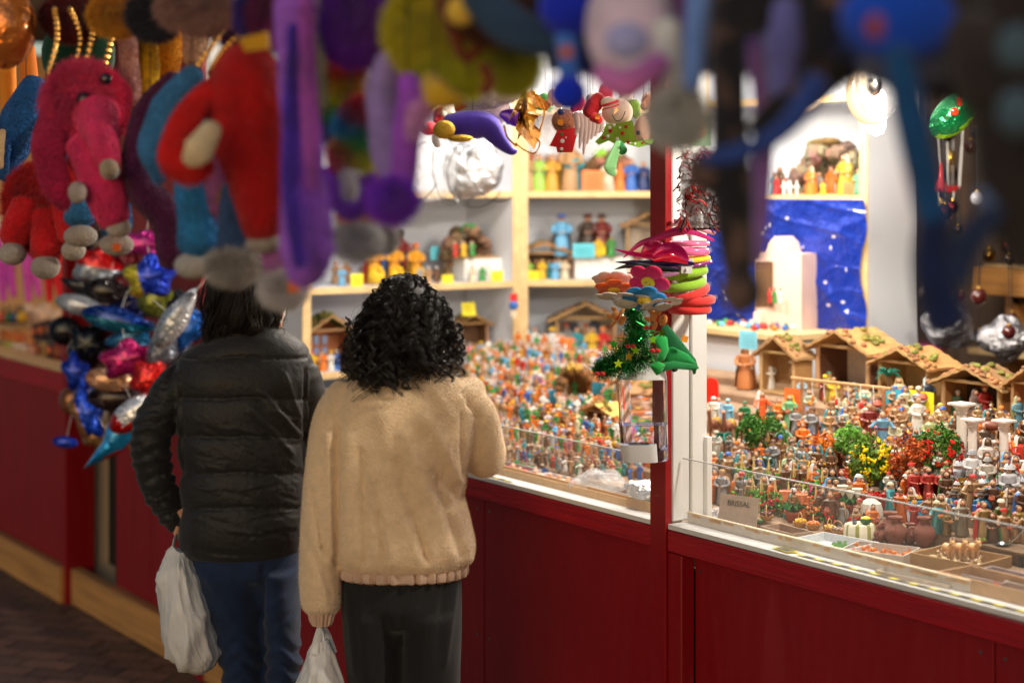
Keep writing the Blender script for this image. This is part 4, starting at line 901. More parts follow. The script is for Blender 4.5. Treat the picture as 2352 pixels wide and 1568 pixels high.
# toy food trays of the seller
for i in range(3):
    for j in range(4):
        p = at_ramp(1905+25*j+6*i, 985+22*i); c = random.choice([C['green'],C['red'],C['orange'],C['yellow'],W_]); t_ = thing("food_tray", "miniature tray heaped with "+{C['green']:'green leaves',C['red']:'red fruit',C['orange']:'orange fruit',C['yellow']:'yellow fruit',W_:'white eggs'}[c]+f", {['back','middle','front'][i]} row, {['first','second','third','last'][j]} from the white robed man", "food tray", p, TH, "miniature food trays")
        mb = MB(); mb.lathe([(.014,0),(.018,.008),(.0165,.008),(.013,.003)], 10, C['tan']); mb.build("tray", M_flat, t_); mb = MB()
        for k in range(9): mb.ell((random.uniform(-.01,.01),random.uniform(-.01,.01),.009+random.uniform(0,.004)), .004, jit(c,.3), 6)
        mb.build("food", M_paint, t_)
# garden: canes, leaves and tomatoes
def cane(x, y, hpx, label):
    p = at_ramp(x, y); h = PXH(p, hpx); t = thing("plant_canes", label, "plant support", p, 0, "tripod canes in the toy garden"); mb = MB()
    for a in (0, 2.1, 4.2): mb.tube([(.012*math.cos(a),.012*math.sin(a),0),(-.001*math.cos(a),-.001*math.sin(a),h)], .0016, 5, S(215,185,120))
    mb.build("canes", M_flat, t); mb = MB()
    for i in range(190):
        z = random.uniform(0,.62)*h; r = .016*(1-z/h*.5); q = Vector((random.gauss(0,r*.7),random.gauss(0,r*.7),z)); a = Vector((random.gauss(0,1),random.gauss(0,1),random.gauss(0,1))).normalized()*.0045; b = a.orthogonal()*.5
        mb.add([(q-a)[:],(q+b)[:],(q+a)[:],(q-b)[:]], [(0,1,2,3)], jit(S(85,150,35),.4))
    mb.build("leaves", M_leaf, t, smooth=False); mb = MB()
    for i in range(3): mb.ell((random.gauss(0,.009),-.012,random.uniform(.2,.6)*h), .0036, S(205,35,20), 7)
    mb.build("tomatoes", M_paint, t)
k = 0
for r_, (y0, x0, x1, m) in enumerate(((1130,1700,1920,8),(1165,1695,1870,7))):
    for i in range(m):
        x = x0+(x1-x0)*i/(m-1)+random.uniform(-5,5); cane(x, y0+(x-x0)*.12, 78, f"tripod of canes with tomato leaves, {['back','front'][r_]} row, {['first','second','third','fourth','fifth','sixth','seventh','last'][i]} from the jamb")
# flower pots, lilies
def flowerpot(x, y, c, label, pot=S(165,80,50), kind='ball', hpx=40):
    p = at_ramp(x, y); h = PXH(p, hpx); t = thing("flower_pot", label, "flower pot", p); mb = MB(); mb.lathe([(h*.22,0),(h*.32,h*.3),(h*.36,h*.3),(h*.36,h*.38),(h*.3,h*.38),(h*.28,h*.28)], 12, pot); mb.build("pot", M_flat, t); mb = MB()
    for i in range(10): a = i*2.4; mb.tube([(0,0,h*.3),(h*.3*math.cos(a),h*.3*math.sin(a),h*.6),(h*.55*math.cos(a),h*.55*math.sin(a),h*.5)], [h*.03,h*.09,.0005], 5, jit(S(35,110,40),.3), flat=.3)
    mb.build("leaves", M_leaf, t); mb = MB()
    if kind == 'ball':
        for i in range(16): mb.ell((random.gauss(0,h*.2),random.gauss(0,h*.16)-h*.1,h*random.uniform(.55,.95)), h*.09, jit(c,.3), 6, lump=.3)
    else:
        for i, (dx, hh) in enumerate(((-.3,1.15),(.3,.95),(0,.8))[:2 if kind == 'lily2' else 3]):
            mb.tube([(0,0,h*.3),(dx*h*.8,0,h*hh*.7)], h*.03, 5, C['dgreen']); mb.lathe([(h*.02,0),(h*.09,h*.14),(h*.16,h*.3),(h*.24,h*.42),(h*.2,h*.44),(h*.05,h*.12)], 12, c, c=(dx*h, -.004, h*hh*.62), sq=.8, rip=.08, ripn=1); mb.tube([(dx*h,-.005,h*hh*.7),(dx*h,-.006,h*hh*.62+h*.33)], h*.03, 6, C['orange'])
    mb.build("blossoms", M_paint, t)
flowerpot(1822,1200,S(245,150,110),"pair of big peach calla lilies behind the lemon baskets",kind='lily2',hpx=62)
flowerpot(1952,1190,S(232,230,215),"white calla lilies left of the white dome",kind='lily',hpx=56)
for x, y, c, nm in ((1768,1185,S(190,20,50),"crimson flowers behind the basket of straw"),(1800,1178,S(200,25,40),"deep red flowers left of the peach lilies"),(1848,1180,S(190,30,80),"magenta flowers right of the peach lilies"),(1868,1195,S(250,150,90),"apricot and blue flowers before the magenta ones"),(1885,1175,S(235,70,50),"coral red flowers near the black veil"),(1905,1215,S(215,20,25),"red flowers in wide green leaves"),(1965,1222,S(200,15,20),"red poinsettia in a clay pot by the striped table"),(1925,1185,S(220,50,60),"pinkish red flowers beside the white lilies"),(1700,1215,S(70,130,60),"green lettuce crate plant near the jamb"),(1730,1212,S(60,125,60),"second green lettuce plant near the jamb"),(1850,1150,S(230,220,40),"yellow flowers under the handled basket"),(1872,1152,S(220,60,140),"pink and yellow tulips by the basket")):
    flowerpot(x, y, c, nm, hpx=38)
# white dome
mb = MB(); mb.lathe([(.0275,0),(.03,.012),(.024,.03),(.01,.038),(.001,.039)], 20, S(205,200,190)); o = mb.build("stone_dome", pm("plaster", S(205,200,190), rough=.8, bump=.4, bscale=150, bdist=.002)); o.location = at_ramp(2000,1200); o.scale = (1,1,1.15); tag(o, "round whitish stone oven dome near the striped table", "stone oven")
# lemon baskets and grapes
def fruitbasket(x, y, wpx, c, label, handle=True, n=14):
    p = at_ramp(x, y); r = PXH(p, wpx)/2; t = thing("fruit_basket", label, "fruit basket", p, random.uniform(0,6)); mb = MB(); mb.lathe([(r*.7,0),(r,r*.6),(r*.92,r*.6),(r*.62,.002)], 14, S(190,145,85), rip=.04, ripn=14); mb.build("basket", M_flat, t)
    if handle: mb = MB(); mb.tube([(r*math.cos(a),0,r*.6+r*1.3*math.sin(a)) for a in np.linspace(0,math.pi,12)], r*.07, 5, S(205,160,100)); mb.build("handle", M_flat, t)
    mb = MB()
    for i in range(n): a = i*2.4; q = r*.75*math.sqrt(i/n); mb.ell((q*math.cos(a),q*math.sin(a),r*.65+r*.3*(1-q/r)), r*.24, jit(c,.25), 7)
    mb.build("fruit", M_paint, t)
LEM = S(240,190,40)
for x, y, c, nm in ((1785,1228,S(80,25,35),"basket of dark grapes with tall handle"),(1812,1232,LEM,"lemon basket with the widest heap"),(1850,1238,LEM,"lemon basket in front of the lilies"),(1838,1218,LEM,"lemon basket between the peach lilies and the box"),(1868,1222,S(240,130,40),"basket of oranges by the lemons"),(1885,1242,LEM,"lemon basket touching the white open box"),(1905,1232,S(225,185,90),"straw basket of yellow pears"),(1925,1238,S(150,120,100),"basket of brown eggs next to the striped table"),(1760,1205,S(90,30,35),"basket of plums beside the crimson flowers")): fruitbasket(x, y, 34, c, nm)
# little table with cloth and watermelon
p = at_ramp(1975,1244); t = thing("toy_table", "round toy table under green striped cloth", "toy table", p, .3); mb = MB(); mb.lathe([(.036,0),(.034,.03),(.031,.034),(.001,.0345)], 24, lambda k: S(235,228,205) if (k//1) % 3 else S(150,150,80), rip=.06, ripn=8); mb.build("cloth", M_cloth, t)
mb = MB(); mb.ell((0,0,.008),(.013,.011,.009), S(40,90,40), 12); mb.ell((0,0,.0125),(.0115,.0095,.0055), S(235,215,60), 12); o = mb.build("toy_melon", M_paint); o.location = p+Vector((.012,-.008,.0345)); tag(o, "yellow cut melon half on the striped toy table", "toy melon")
mb = MB(); mb.lathe([(.004,0),(.006,.005),(.003,.009),(.004,.011)], 10, S(70,80,110)); o = mb.build("toy_jug", M_paint); o.location = p+Vector((-.014,-.01,.0345)); tag(o, "tiny blue grey jug on the striped toy table", "toy jug")
# amphorae
def amphora(x, y, hpx, label, ry=0):
    p = at_ramp(x, y); h = PXH(p, hpx); t = thing("clay_jar", label, "clay jar", p, ry, "terracotta jars between table and soldiers"); c = S(125,75,62); mb = MB()
    mb.lathe([(h*.2,0),(h*.34,h*.2),(h*.42,h*.42),(h*.36,h*.6),(h*.2,h*.74),(h*.17,h*.86),(h*.26,h*.97),(h*.25,h),(h*.15,h*.95),(h*.13,h*.8)], 22, c); mb.build("body", pm("terracotta", S(128,76,62), rough=.75, var=.15, vscale=30, bump=.2, bscale=90, bdist=.002), t)
    for sx in (-1,1): mb = MB(); mb.tube(smoothcurve([(sx*h*.33,0,h*.62),(sx*h*.52,0,h*.62),(sx*h*.52,0,h*.4),(sx*h*.4,0,h*.36)], 8), h*.05, 6, c); mb.build("handle", MATS["terracotta"], t)
amphora(2123,1245,66,"widest terracotta amphora with two round handles"); amphora(2057,1252,64,"tall narrow terracotta jug right of the striped table",1.2); amphora(2045,1238,66,"terracotta jar behind the narrow jug",.6); amphora(2022,1248,38,"smallest terracotta pot beside the table",.9); amphora(2090,1240,46,"clay jar half hidden by the wide amphora",.4)
# ---- boxes in the front
def gbox(x0, x1, y0, z, d, h, label, col, n_side=None, rz=TH, z_top=True):
    """open box whose near bottom edge runs between photo columns x0 and x1 on height z"""
    a, b = at_z(x0, y0[0], z), at_z(x1, y0[1], z); w = (b-a).length; ang = math.atan2(b.y-a.y, b.x-a.x); nn = Vector((-math.sin(ang), math.cos(ang), 0))
    if nn.y < 0: nn = -nn
    c = (a+b)/2+nn*d/2; c.z = z; o = white_box(c, w, d, h, ang, label, open_=True, col=col); TAKEN.append((c, max(w,d)*.5)); return c, w, ang
ZB = .985
BOXES = {}
BOXES['w1'] = gbox(1817,1945,(1258,1284),ZB,.115,.022,"open white carton with green leaves inside, left of the chick box",S(215,218,222))
BOXES['w2'] = gbox(1930,2075,(1284,1302),ZB+.002,.105,.024,"open carton with orange toy animals, white outside and tan inside",S(200,190,180))
BOXES['c1'] = gbox(2090,2245,(1300,1330),ZB+.001,.13,.03,"long open cardboard tray with beige sheep",S(180,145,100))
BOXES['w3'] = gbox(2010,2180,(1335,1372),ZB+.003,.09,.024,"shallow divided carton of white and green toy birds",S(205,190,175))
BOXES['g1'] = gbox(2195,2300,(1350,1376),ZB+.001,.11,.032,"grey divided carton with rust coloured toy foxes",S(175,165,165))
BOXES['g2'] = gbox(2305,2420,(1372,1400),ZB+.001,.12,.034,"grey carton of grey toy goats at the frame edge",S(185,175,170))
fs0 = WL(at_n(2152,1380,.045))[0]; fc = LW(fs0+.34,.095,.9675); white_box(fc, .68, .098, .064, TH, "large light brown carton of rust pigs along the ledge", open_=True, col=S(205,165,125)); BOXES['f1'] = (fc, .68, TH)
BOXES['b1'] = gbox(1745,1818,(1232,1252),ZB,.06,.026,"open brown carton beside the dark grape basket",S(165,140,120))
# chipped white display tray rim
a, b = LW(.045,.088,0), LW(.95,.088,0); t = thing("display_tray", "long whitish wooden tray with chipped tan rim", "display tray", LW(.07,.044,.9665), TH)
for nm, bb in (("front_wall",((.43,.0,.031),(.86,.006,.058))),("side_wall",((0,.045,.022),(.006,.082,.04))),("base_board",((.43,.045,.0015),(.85,.08,.003)))): mb = MB(); mb.box(*bb, S(205,195,185)); mb.build(nm, M_flat, t)
mb = MB(); mb.box((.43,0,.0615),(.862,.008,.003), S(235,215,185)); 
for i in range(26): mb.box((random.uniform(.01,.85),-.0033,.058-random.uniform(0,.004)),(random.uniform(.01,.04),.003,random.uniform(.003,.008)), S(205,160,105))
mb.build("rim", M_flat, t)
# toy animals
def animal(p, h, c, name, label, group, yaw=None, tail=True, bird=False):
    t = thing(name, label, name.replace('_', ' '), p, random.uniform(0,6) if yaw is None else yaw, group); mb = MB()
    if bird:
        mb.ell((0,0,h*.4),(h*.28,h*.42,h*.32), c[0], 9); mb.tube([(0,-h*.25,h*.5),(0,-h*.38,h*.8)], [h*.14,h*.1], 7, c[1]); mb.ell((0,-h*.42,h*.85),(h*.14,h*.17,h*.14), c[1], 8); mb.ell((0,-h*.6,h*.83),(h*.06,h*.12,h*.04), C['orange'], 6); mb.lathe([(h*.1,0),(.001,h*.3)], 6, c[0], c=(0,h*.4,h*.45))
    else:
        mb.ell((0,0,h*.52),(h*.24,h*.45,h*.25), c[0], 9); mb.tube([(0,-h*.35,h*.55),(0,-h*.5,h*.8)], [h*.17,h*.13], 7, c[0]); mb.ell((0,-h*.6,h*.85),(h*.14,h*.2,h*.15), c[0], 8); mb.ell((0,-h*.75,h*.8),(h*.08,h*.1,h*.07), c[1], 6)
        for sx in (-1,1):
            mb.lathe([(h*.06,0),(.0005,h*.18)], 5, c[1], c=(sx*h*.09,-h*.55,h*.95))
            for sy in (-.3,.3): mb.tube([(sx*h*.13,sy*h,h*.42),(sx*h*.13,sy*h,0)], [h*.09,h*.055], 6, c[1])
        if tail: mb.tube([(0,h*.4,h*.6),(0,h*.6,h*.5)], [h*.06,h*.03], 5, c[1])
    mb.build("body", M_paint, t)
    return t
def fill(key, n, h, cols, name, lab, group, **k):
    c, w_, ang = BOXES[key]; m = int(math.ceil(math.sqrt(n*2))); 
    for i in range(n):
        u = ((i % m)+.5)/m-.5; v = ((i//m)+.5)/math.ceil(n/m)-.5; q = Matrix.Rotation(ang, 3, 'Z') @ Vector((u*w_*.85, v*.07, .0035 if key != 'f1' else .03))
        col = random.choice(cols); animal(c+q, h*random.uniform(.9,1.1), col, name, lab, group, **k)
fill('w2', 10, .02, [(S(225,130,50),S(215,120,50))], "toy_cat", "orange toy cat in the white and tan carton", "orange toy cats in the carton")
fill('c1', 9, .024, [(S(205,180,140),S(150,110,80))], "toy_sheep", "beige toy sheep in the long cardboard tray", "toy sheep in the cardboard tray")
fill('w3', 16, .015, [(S(225,220,215),S(225,220,215)),(S(60,60,55),S(25,80,50))], "toy_duck", "tiny toy duck or chick in the divided carton", "toy birds in the divided carton", bird=True)
fill('g1', 10, .019, [(S(200,90,45),S(195,90,50))], "toy_fox", "rust coloured toy fox in the grey divided carton", "rust toy foxes in the grey carton")
fill('g2', 8, .026, [(S(165,165,165),S(90,85,85))], "toy_goat", "grey toy goat in the carton at the frame edge", "grey toy goats in the carton")
fill('f1', 16, .022, [(S(205,85,40),S(205,85,40))], "toy_pig", "rust orange toy pig in the large front carton", "rust toy pigs in the front carton")
for i, x in enumerate((2176,2205,2235)): animal(at_z(x,1282,1.0), .044, (S(215,165,110),S(225,190,150)), "toy_deer", ["upright tan deer nearest the amphora","upright tan deer between two others","upright tan deer beside the wooden counter"][i], None, yaw=.2)
c, w_, ang = BOXES['w1']; mb = MB()
for i in range(40): q = Vector((random.gauss(.01,.015),random.gauss(0,.012),.006+random.uniform(0,.008))); a_ = Vector((random.gauss(0,1),random.gauss(0,1),.3)).normalized()*.008; b_ = a_.orthogonal()*.5; mb.add([(q-a_)[:],(q+b_)[:],(q+a_)[:],(q-b_)[:]], [(0,1,2,3)], jit(S(70,125,45),.3))
o = mb.build("leaf_sprig", M_leaf, smooth=False); o.location = c; tag(o, "small green leaf sprig in the white open carton", "leaf sprig")
# workbench with pan and wire
p = at_z(2300,1285,.992); t = thing("toy_workbench", "small wooden toy counter with a clay plate in front of the cook", "toy workbench", p, TH); mb = MB(); mb.box((0,0,.028),(.16,.055,.006), S(120,95,70)); mb.build("top", M_flat, t)
for sx in (-1,1):
    for sy in (-1,1): mb = MB(); mb.box((sx*.072,sy*.022,.0125),(.008,.008,.025), S(60,55,50)); mb.build("leg", M_flat, t)
mb = MB(); mb.lathe([(.008,0),(.014,.004),(.012,.004)], 14, S(175,90,55)); [mb.ell((random.gauss(0,.004),random.gauss(0,.004),.006), .0035, S(110,150,50), 6) for _ in range(6)]; o = mb.build("toy_plate", M_paint); o.location = p+Vector((-.035,.03,.0315)); tag(o, "clay toy plate of green salad on the toy counter", "toy plate")
mb = MB(); mb.lathe([(.012,0),(.017,.005),(.0155,.005),(.011,.001)], 16, C['steel']); mb.tube([(.015,0,.004),(.05,0,.035)], .002, 6, C['steel']); o = mb.build("toy_pan", M_metal); o.location = p+Vector((.0,-.005,.0315)); tag(o, "grey metal toy pan with raised handle", "toy pan")
# card with printed marks by the jamb
mb = MB(); mb.box((0,0,.035),(.105,.003,.07), S(165,145,130)); 
o = mb.build("cardboard_sign", M_flat, smooth=False); o.location = LW(.15,.125,1.0); o.rotation_euler = (R(-12),0,TH+.3); tag(o, "grey brown card with dark printed word leaning behind the guard", "card")
cu = bpy.data.curves.new("print", 'FONT'); cu.body = "BRISSAL"; cu.size = .018; cu.extrude = .0002; cu.align_x = 'CENTER'; f0 = bpy.data.objects.new("print_raw", cu); COL.objects.link(f0); cm = bpy.data.meshes.new_from_object(f0.evaluated_get(bpy.context.evaluated_depsgraph_get())); bpy.data.objects.remove(f0); cm.materials.clear(); cm.materials.append(pm("ink", (.03,.025,.02), rough=.8)); f = bpy.data.objects.new("print", cm); COL.objects.link(f); f.parent = o; f.location = (.0,-.0024,.045); f.rotation_euler = (R(90),0,0)
def plastic_bag(p, r, label, col=(.9,.9,.95), name="plastic_bag", M=None):
    mb = MB(); mb.ell((0,0,r[2]*.9), r, col, 26, lump=.25); me = mb.mesh(name, M or M_film); c_, n_ = coords(me); c_ += n_*(vnoise(c_*120, 3)[:,None]*.006); setco(me, c_); o = link(name, me); o.location = p; tag(o, label, "plastic bag"); return o
plastic_bag(at_z(1665,1215,.97)+Vector((.0,.06,0)), (.05,.04,.022), "crumpled clear plastic bag near the white jamb")
# ---- fill the rest with more figurines
def near(p, r): return any((p.x-q.x)**2+(p.y-q.y)**2 < (r+rr)**2*.45 for q, rr in TAKEN)
EXTRA = []
for i in range(26):
    ra = random.choice([PAL[k] for k in (1,5,5,8,10,11,13,5,10,10,13,6,3)]); rb = random.choice([PAL[k] for k in (1,8,10,5,0,1,7)]); ck = random.choice([None, random.choice(PAL)])
    hd = ['hood','hair','turban','cap','hood'][i % 5]
    EXTRA.append((fig_proto('e', robe=jit(tuple(v*.8 for v in ra[1])), head=hd, hc=jit(rb[1]), cloak=jit(ck[1]) if ck else None, arms=random.choice(['front','down','wide','front']), belt=jit(C['brown']) if i % 2 else None, beard=C['dwood'] if i % 3 == 0 else None, hold=[None,jar,basket,staff][i % 4]),
        f"{ra[0]} robed figurine" + (f", {rb[0]} {dict(hood='headcloth',turban='turban',cap='cap')[hd]}" if hd != 'hair' else ", bare hair") + (f", {ck[0]} cloak" if ck else "")))
zones = [(.42,"by the plants"),(.6,"behind bushes"),(.8,"before the stables"),(2,"against the stables")]
PL = []
for k in range(12000):
    s_ = random.uniform(-.35, 1.5); n_ = random.uniform(.16, 1.02); p = LW(s_, n_, 0); x_, y_ = proj(Vector((p.x,p.y,ramp(n_))))
    if x_ < 1622 or x_ > 2365 or y_ > 1225 + (x_-1750)*.05 or len(PL) >= 260: continue
    if n_ < .3 and x_ < 2180: continue
    if near(p, .0125): continue
    p.z = ramp(n_); TAKEN.append((Vector((p.x,p.y,0)), .0125)); PL.append((p, n_, x_))
PL.sort(key=lambda q: q[0].y); crowdR = MB(); CR = [fig_single(robe=jit(random.choice(DK)[1]), head=['hood','hair','turban','cap'][i % 4], hc=jit(random.choice(DK)[1]), cloak=jit(random.choice(DK)[1]) if i % 2 else None, arms='front') for i in range(12)]
for i, (p, n_, x_) in enumerate(PL):
    h = random.uniform(.068,.092)*random.choice([1,1,.8])
    if i < 108:
        m, lab = random.choice(EXTRA); z_ = [b for a, b in zones if n_ < a][0]; side = "near jamb" if x_ < 1800 else ("mid window" if x_ < 2080 else "far end")
        fig_place(m, p, h, random.uniform(-1,1), "figurine", f"{lab}, {z_}, {side}", group="figurines filling the right window", lean=random.uniform(-.03,.16))
    else:
        b = random.choice(CR); M = Matrix.Translation(p) @ Matrix.Rotation(random.uniform(-1,1), 4, 'Z') @ Matrix.Rotation(random.uniform(-.03,.16), 4, 'X') @ Matrix.Diagonal((h*1.32,h*1.32,h,1)); o_ = len(crowdR.v)
        crowdR.v += [(M @ Vector(v))[:] for v in b.v]; crowdR.f += [tuple(q+o_ for q in f) for f in b.f]; crowdR.c += b.c
if crowdR.v: tag(crowdR.build("figurine_crowd", M_paint), "mass of painted figurines packed below the stables", kind='stuff')
# ================================================================== left window: the crowded small figurines
cands = []
LT = []
def lnote(x, y, c, label, wpx, hpx, up=.0): p = at_ramp(x, y); LT.append((p, .02)); return note(p+Vector((0,0,up)), c, label, PXH(p,wpx)/.7, PXH(p,hpx), TH+.3)
lnote(1375,925,S(50,130,150),"teal note by the rocky grotto among small figures",26,28,.02); lnote(1270,945,S(40,130,160),"small teal card beside the grotto",16,30,.02)
t = cave(at_ramp(1325,925), .15, .12, 0, "dark brown bark grotto rising among the small figures", c=S(130,90,50), top=S(170,140,60)); LT.append((at_ramp(1325,925), .06))
stable(at_ramp(1375,985), .15, .085, TH, "little open stable with yellow and red roof among small figures", roofc=S(225,175,90), wallc=S(130,85,55), backc=S(110,60,35)); LT.append((at_ramp(1375,985), .055))
stable(at_ramp(1440,940), .13, .1, TH, "small brown stable behind the soap dispenser", roofc=S(170,125,80), wallc=S(150,100,60), backc=S(120,80,50)); LT.append((at_ramp(1440,940), .05))
for k in range(30000):
    s_ = random.uniform(-2.25, .0); n_ = random.uniform(.13, 1.1); p = LW(s_, n_, ramp(n_)); x_, y_ = proj(p)
    if not (((1075 < x_ < 1508) or (690 < x_ < 830)) and y_ < 1100): continue
    big = n_ > .42; r_ = .0125 if big else .0105
    if any((p.x-q.x)**2+(p.y-q.y)**2 < (r_+rr)**2*(.85 if rr < .02 else 1) for q, rr in LT): continue
    LT.append((p, r_)); cands.append((p.y, p, big, x_, y_))
cands.sort(key=lambda c: -((.058 if c[2] else .042)/c[0]))
MAXI = 300
near_far = [(.3,"front rows"),(.5,"middle rows"),(.75,"rear rows"),(9,"last rows")]
crowd = MB(); ind = 0
for _, p, big, x_, y_ in cands:
    i = random.randrange(30) + (0 if WL(p)[1] > random.uniform(.3,.6) else 30); b, me, lab = SMALL[i]; h = random.uniform(.048,.066) if big else random.uniform(.036,.05)
    if ind < MAXI and x_ > 1120:
        o = bpy.data.objects.new("small_figurine", me); COL.objects.link(o); o.location = p; o.scale = (h*1.15,h*1.15,h); o.rotation_euler = (0,0,random.uniform(-1,1)); ind += 1
        n_ = WL(p)[1]; z_ = [b_ for a, b_ in near_far if n_ < a][0]; s2 = "beside the beige sleeve" if x_ < 1230 else ("mid window" if x_ < 1370 else "near the red post")
        tag(o, f"{lab}, {z_}, {s2}", "small figurine", "small painted figurines crowding the left window")
    else:
        M = Matrix.Translation(p) @ Matrix.Rotation(random.uniform(-1,1), 4, 'Z') @ Matrix.Diagonal((h*1.15,h*1.15,h,1)); o_ = len(crowd.v)
        crowd.v += [(M @ Vector(v))[:] for v in b.v]; crowd.f += [tuple(q+o_ for q in f) for f in b.f]; crowd.c += b.c
print("left figs", ind, len(cands))
if crowd.v: tag(crowd.build("figurine_crowd", M_paint), "mass of small painted figurines filling the rear of the window", kind='stuff')
# front boxes behind the left guard
def lbox_thing(s0, s1, n0, n1, h, label, col, z=.967):
    c = LW((s0+s1)/2, (n0+n1)/2, z); return white_box(c, s1-s0, n1-n0, h, TH, label, open_=True, col=col)
lbox_thing(-1.05,-.17,.044,.075,.056,"long narrow light brown carton lying along the left ledge",S(205,165,115))
lbox_thing(-.165,-.01,.044,.09,.062,"short brown carton with labels against the red post",S(195,155,110))
lbox_thing(-.95,-.72,.08,.17,.04,"open grey carton of pink and red figures near the beige elbow",S(190,180,185),z=.97)
lbox_thing(-.70,-.55,.08,.18,.035,"white open carton with beige babies beside the grey one",S(225,225,230),z=.97)
lbox_thing(-.5,-.3,.085,.17,.03,"grey open carton with cream balls",S(190,185,190),z=.97)
for i in range(22):
    c = random.choice([C['cream'],C['pink'],C['tan'],C['red']]); mb = MB(); mb.ell((0,0,.01),(.012,.016,.01), jit(c), 8); mb.ell((0,-.012,.018), .009, SK, 7); o = mb.build("toy_baby", M_paint); o.location = LW(-.93+.038*(i % 11), .11+.04*(i//11), .985); o.rotation_euler = (0,0,random.uniform(0,6)); tag(o, "tiny swaddled baby figure lying in the cartons behind the guard", "toy baby", "swaddled baby figures in the cartons")
plastic_bag(LW(-.1,.12,1.02), (.1,.05,.028), "silvery plastic bag of parts lying beside the red post", (.8,.82,.85), M=pm("silver_bag", (.75,.78,.82), rough=.15, metal=.6, bump=1., bscale=40, bdist=.01))
plastic_bag(LW(-.38,.12,1.0), (.07,.05,.03), "clear plastic bag with yellow pieces in the cartons")

# more figurines in the second row of every shelf
def shelf_row(fn, xs, z, back, yaw, lab, hs=(.09,.13)):
    for i, x in enumerate(xs):
        m, l_ = random.choice(EXTRA); fig_place(m, fn(x, back, z), random.uniform(*hs), yaw+random.uniform(-.5,.5), "figurine", f"{l_}, {lab[i % len(lab)]}", group="figurines in the second rows of the shelves")
POS = ["first in line","second in line","third in line","fourth in line","fifth in line","sixth in line","seventh in line","last in line"]
shelf_row(lambda x,b,z: on_right(x,b,z), [1205,1225,1255,1285,1340,1385,1412,1440], z1, .18, 0, ["top middle shelf, "+p for p in POS], (.1,.16))
shelf_row(lambda x,b,z: on_right(x,b,z), [1232,1262,1285,1310,1420,1438,1462,1480], z2, .10, 0, ["second middle shelf, "+p for p in POS], (.07,.1))
shelf_row(lambda x,b,z: on_right(x,b,z), [1210,1240,1282,1300,1345,1400,1430,1455], SH[2], .16, 0, ["low middle shelf, "+p for p in POS], (.09,.13))
shelf_row(lambda x,b,z: on_left(x,0,b,z), [770,795,838,860,1030,1045,1100,1130], z2, .2, aL, ["left shelf, "+p for p in POS], (.08,.12))
shelf_row(lambda x,b,z: on_foil(x,b,z), [1775,1790,1820,1840,1880,1910,1958,1978], zt_foil, .1, TH, ["above the foil, "+p for p in POS], (.06,.11))
# ================================================================== people
def loftpx(mb, rings, d0, n=36, ex=2.3, col=(.5,.5,.5)):
    vs = []; fs = []
    for r in rings:
        y, xl, xr, th = r[:4]; off = r[4] if len(r) > 4 else 0
        a = PX(xl, y, d0); b = PX(xr, y, d0); cx = (a.x+b.x)/2; rx = (b.x-a.x)/2
        for k in range(n):
            t = 2*math.pi*k/n; c, s_ = math.cos(t), math.sin(t)
            vs.append((cx+rx*math.copysign(abs(c)**(2/ex), c), d0+off+th/2*math.copysign(abs(s_)**(2/ex), s_), a.z))
    m = len(rings)
    for i in range(m-1):
        for k in range(n): k2 = (k+1) % n; fs.append((i*n+k, (i+1)*n+k, (i+1)*n+k2, i*n+k2))
    fs.append(tuple(range(n))); fs.append(tuple((m-1)*n+k for k in range(n))[::-1]); mb.add(vs, fs, col); return mb
def tubepx(mb, pts, rad, n=16, seg=24, col=(.5,.5,.5)):     # pts (x, y, d), radii in photo pixels
    P = smoothcurve([PX(*p) for p in pts], seg); rr = [r*p.y/F for r, p in zip(lerps(rad, seg), P)]
    mb.tube(P, rr, n, col); return mb
def folds(me, segs, cam=True):
    """real creases: (x0,y0,x1,y1,width px,depth m) lines drawn across the cloth on its camera side"""
    c, n = coords(me); px = CX+c[:,0]/c[:,1]*F; py = HY+(H-c[:,2])/c[:,1]*F; d = np.zeros(len(c))
    for s_ in segs:
        x0, y0, x1, y1, w_, a = s_; vx, vy = x1-x0, y1-y0; L2 = vx*vx+vy*vy; t = np.clip(((px-x0)*vx+(py-y0)*vy)/L2, 0, 1)
        dist = np.hypot(px-(x0+t*vx), py-(y0+t*vy)); d += a*np.exp(-(dist/w_)**2)
    f = np.clip(-n[:,1]*1.5+.25, 0, 1) if cam else 1
    setco(me, c+n*(d*f)[:,None])
def strands(name, paths, rad, mat, parent=None, sides=3):
    paths = np.asarray(paths, dtype=np.float64); S_, K, _ = paths.shape; rad = np.broadcast_to(rad, (S_, K))
    t = np.gradient(paths, axis=1); t /= np.linalg.norm(t, axis=2, keepdims=True)+1e-9
    a = np.cross(t, np.array([.3,.5,.81])); a /= np.linalg.norm(a, axis=2, keepdims=True)+1e-9; b = np.cross(t, a)
    ang = np.arange(sides)*2*np.pi/sides
    v = paths[:,:,None,:]+rad[:,:,None,None]*(a[:,:,None,:]*np.cos(ang)[None,None,:,None]+b[:,:,None,:]*np.sin(ang)[None,None,:,None])
    idx = np.arange(S_*K*sides).reshape(S_, K, sides); nx = np.roll(idx, -1, axis=2)
    q = np.stack([idx[:,:-1], nx[:,:-1], nx[:,1:], idx[:,1:]], axis=-1).reshape(-1, 4)
    me = bpy.data.meshes.new(name); me.vertices.add(S_*K*sides); me.vertices.foreach_set('co', v.reshape(-1).astype(np.float32))
    me.loops.add(q.size); me.loops.foreach_set('vertex_index', q.reshape(-1).astype(np.int32)); me.polygons.add(len(q)); me.polygons.foreach_set('loop_start', np.arange(0, q.size, 4, dtype=np.int32))
    me.update(calc_edges=True); me.polygons.foreach_set('use_smooth', [True]*len(q)); me.materials.append(mat); return link(name, me, parent)
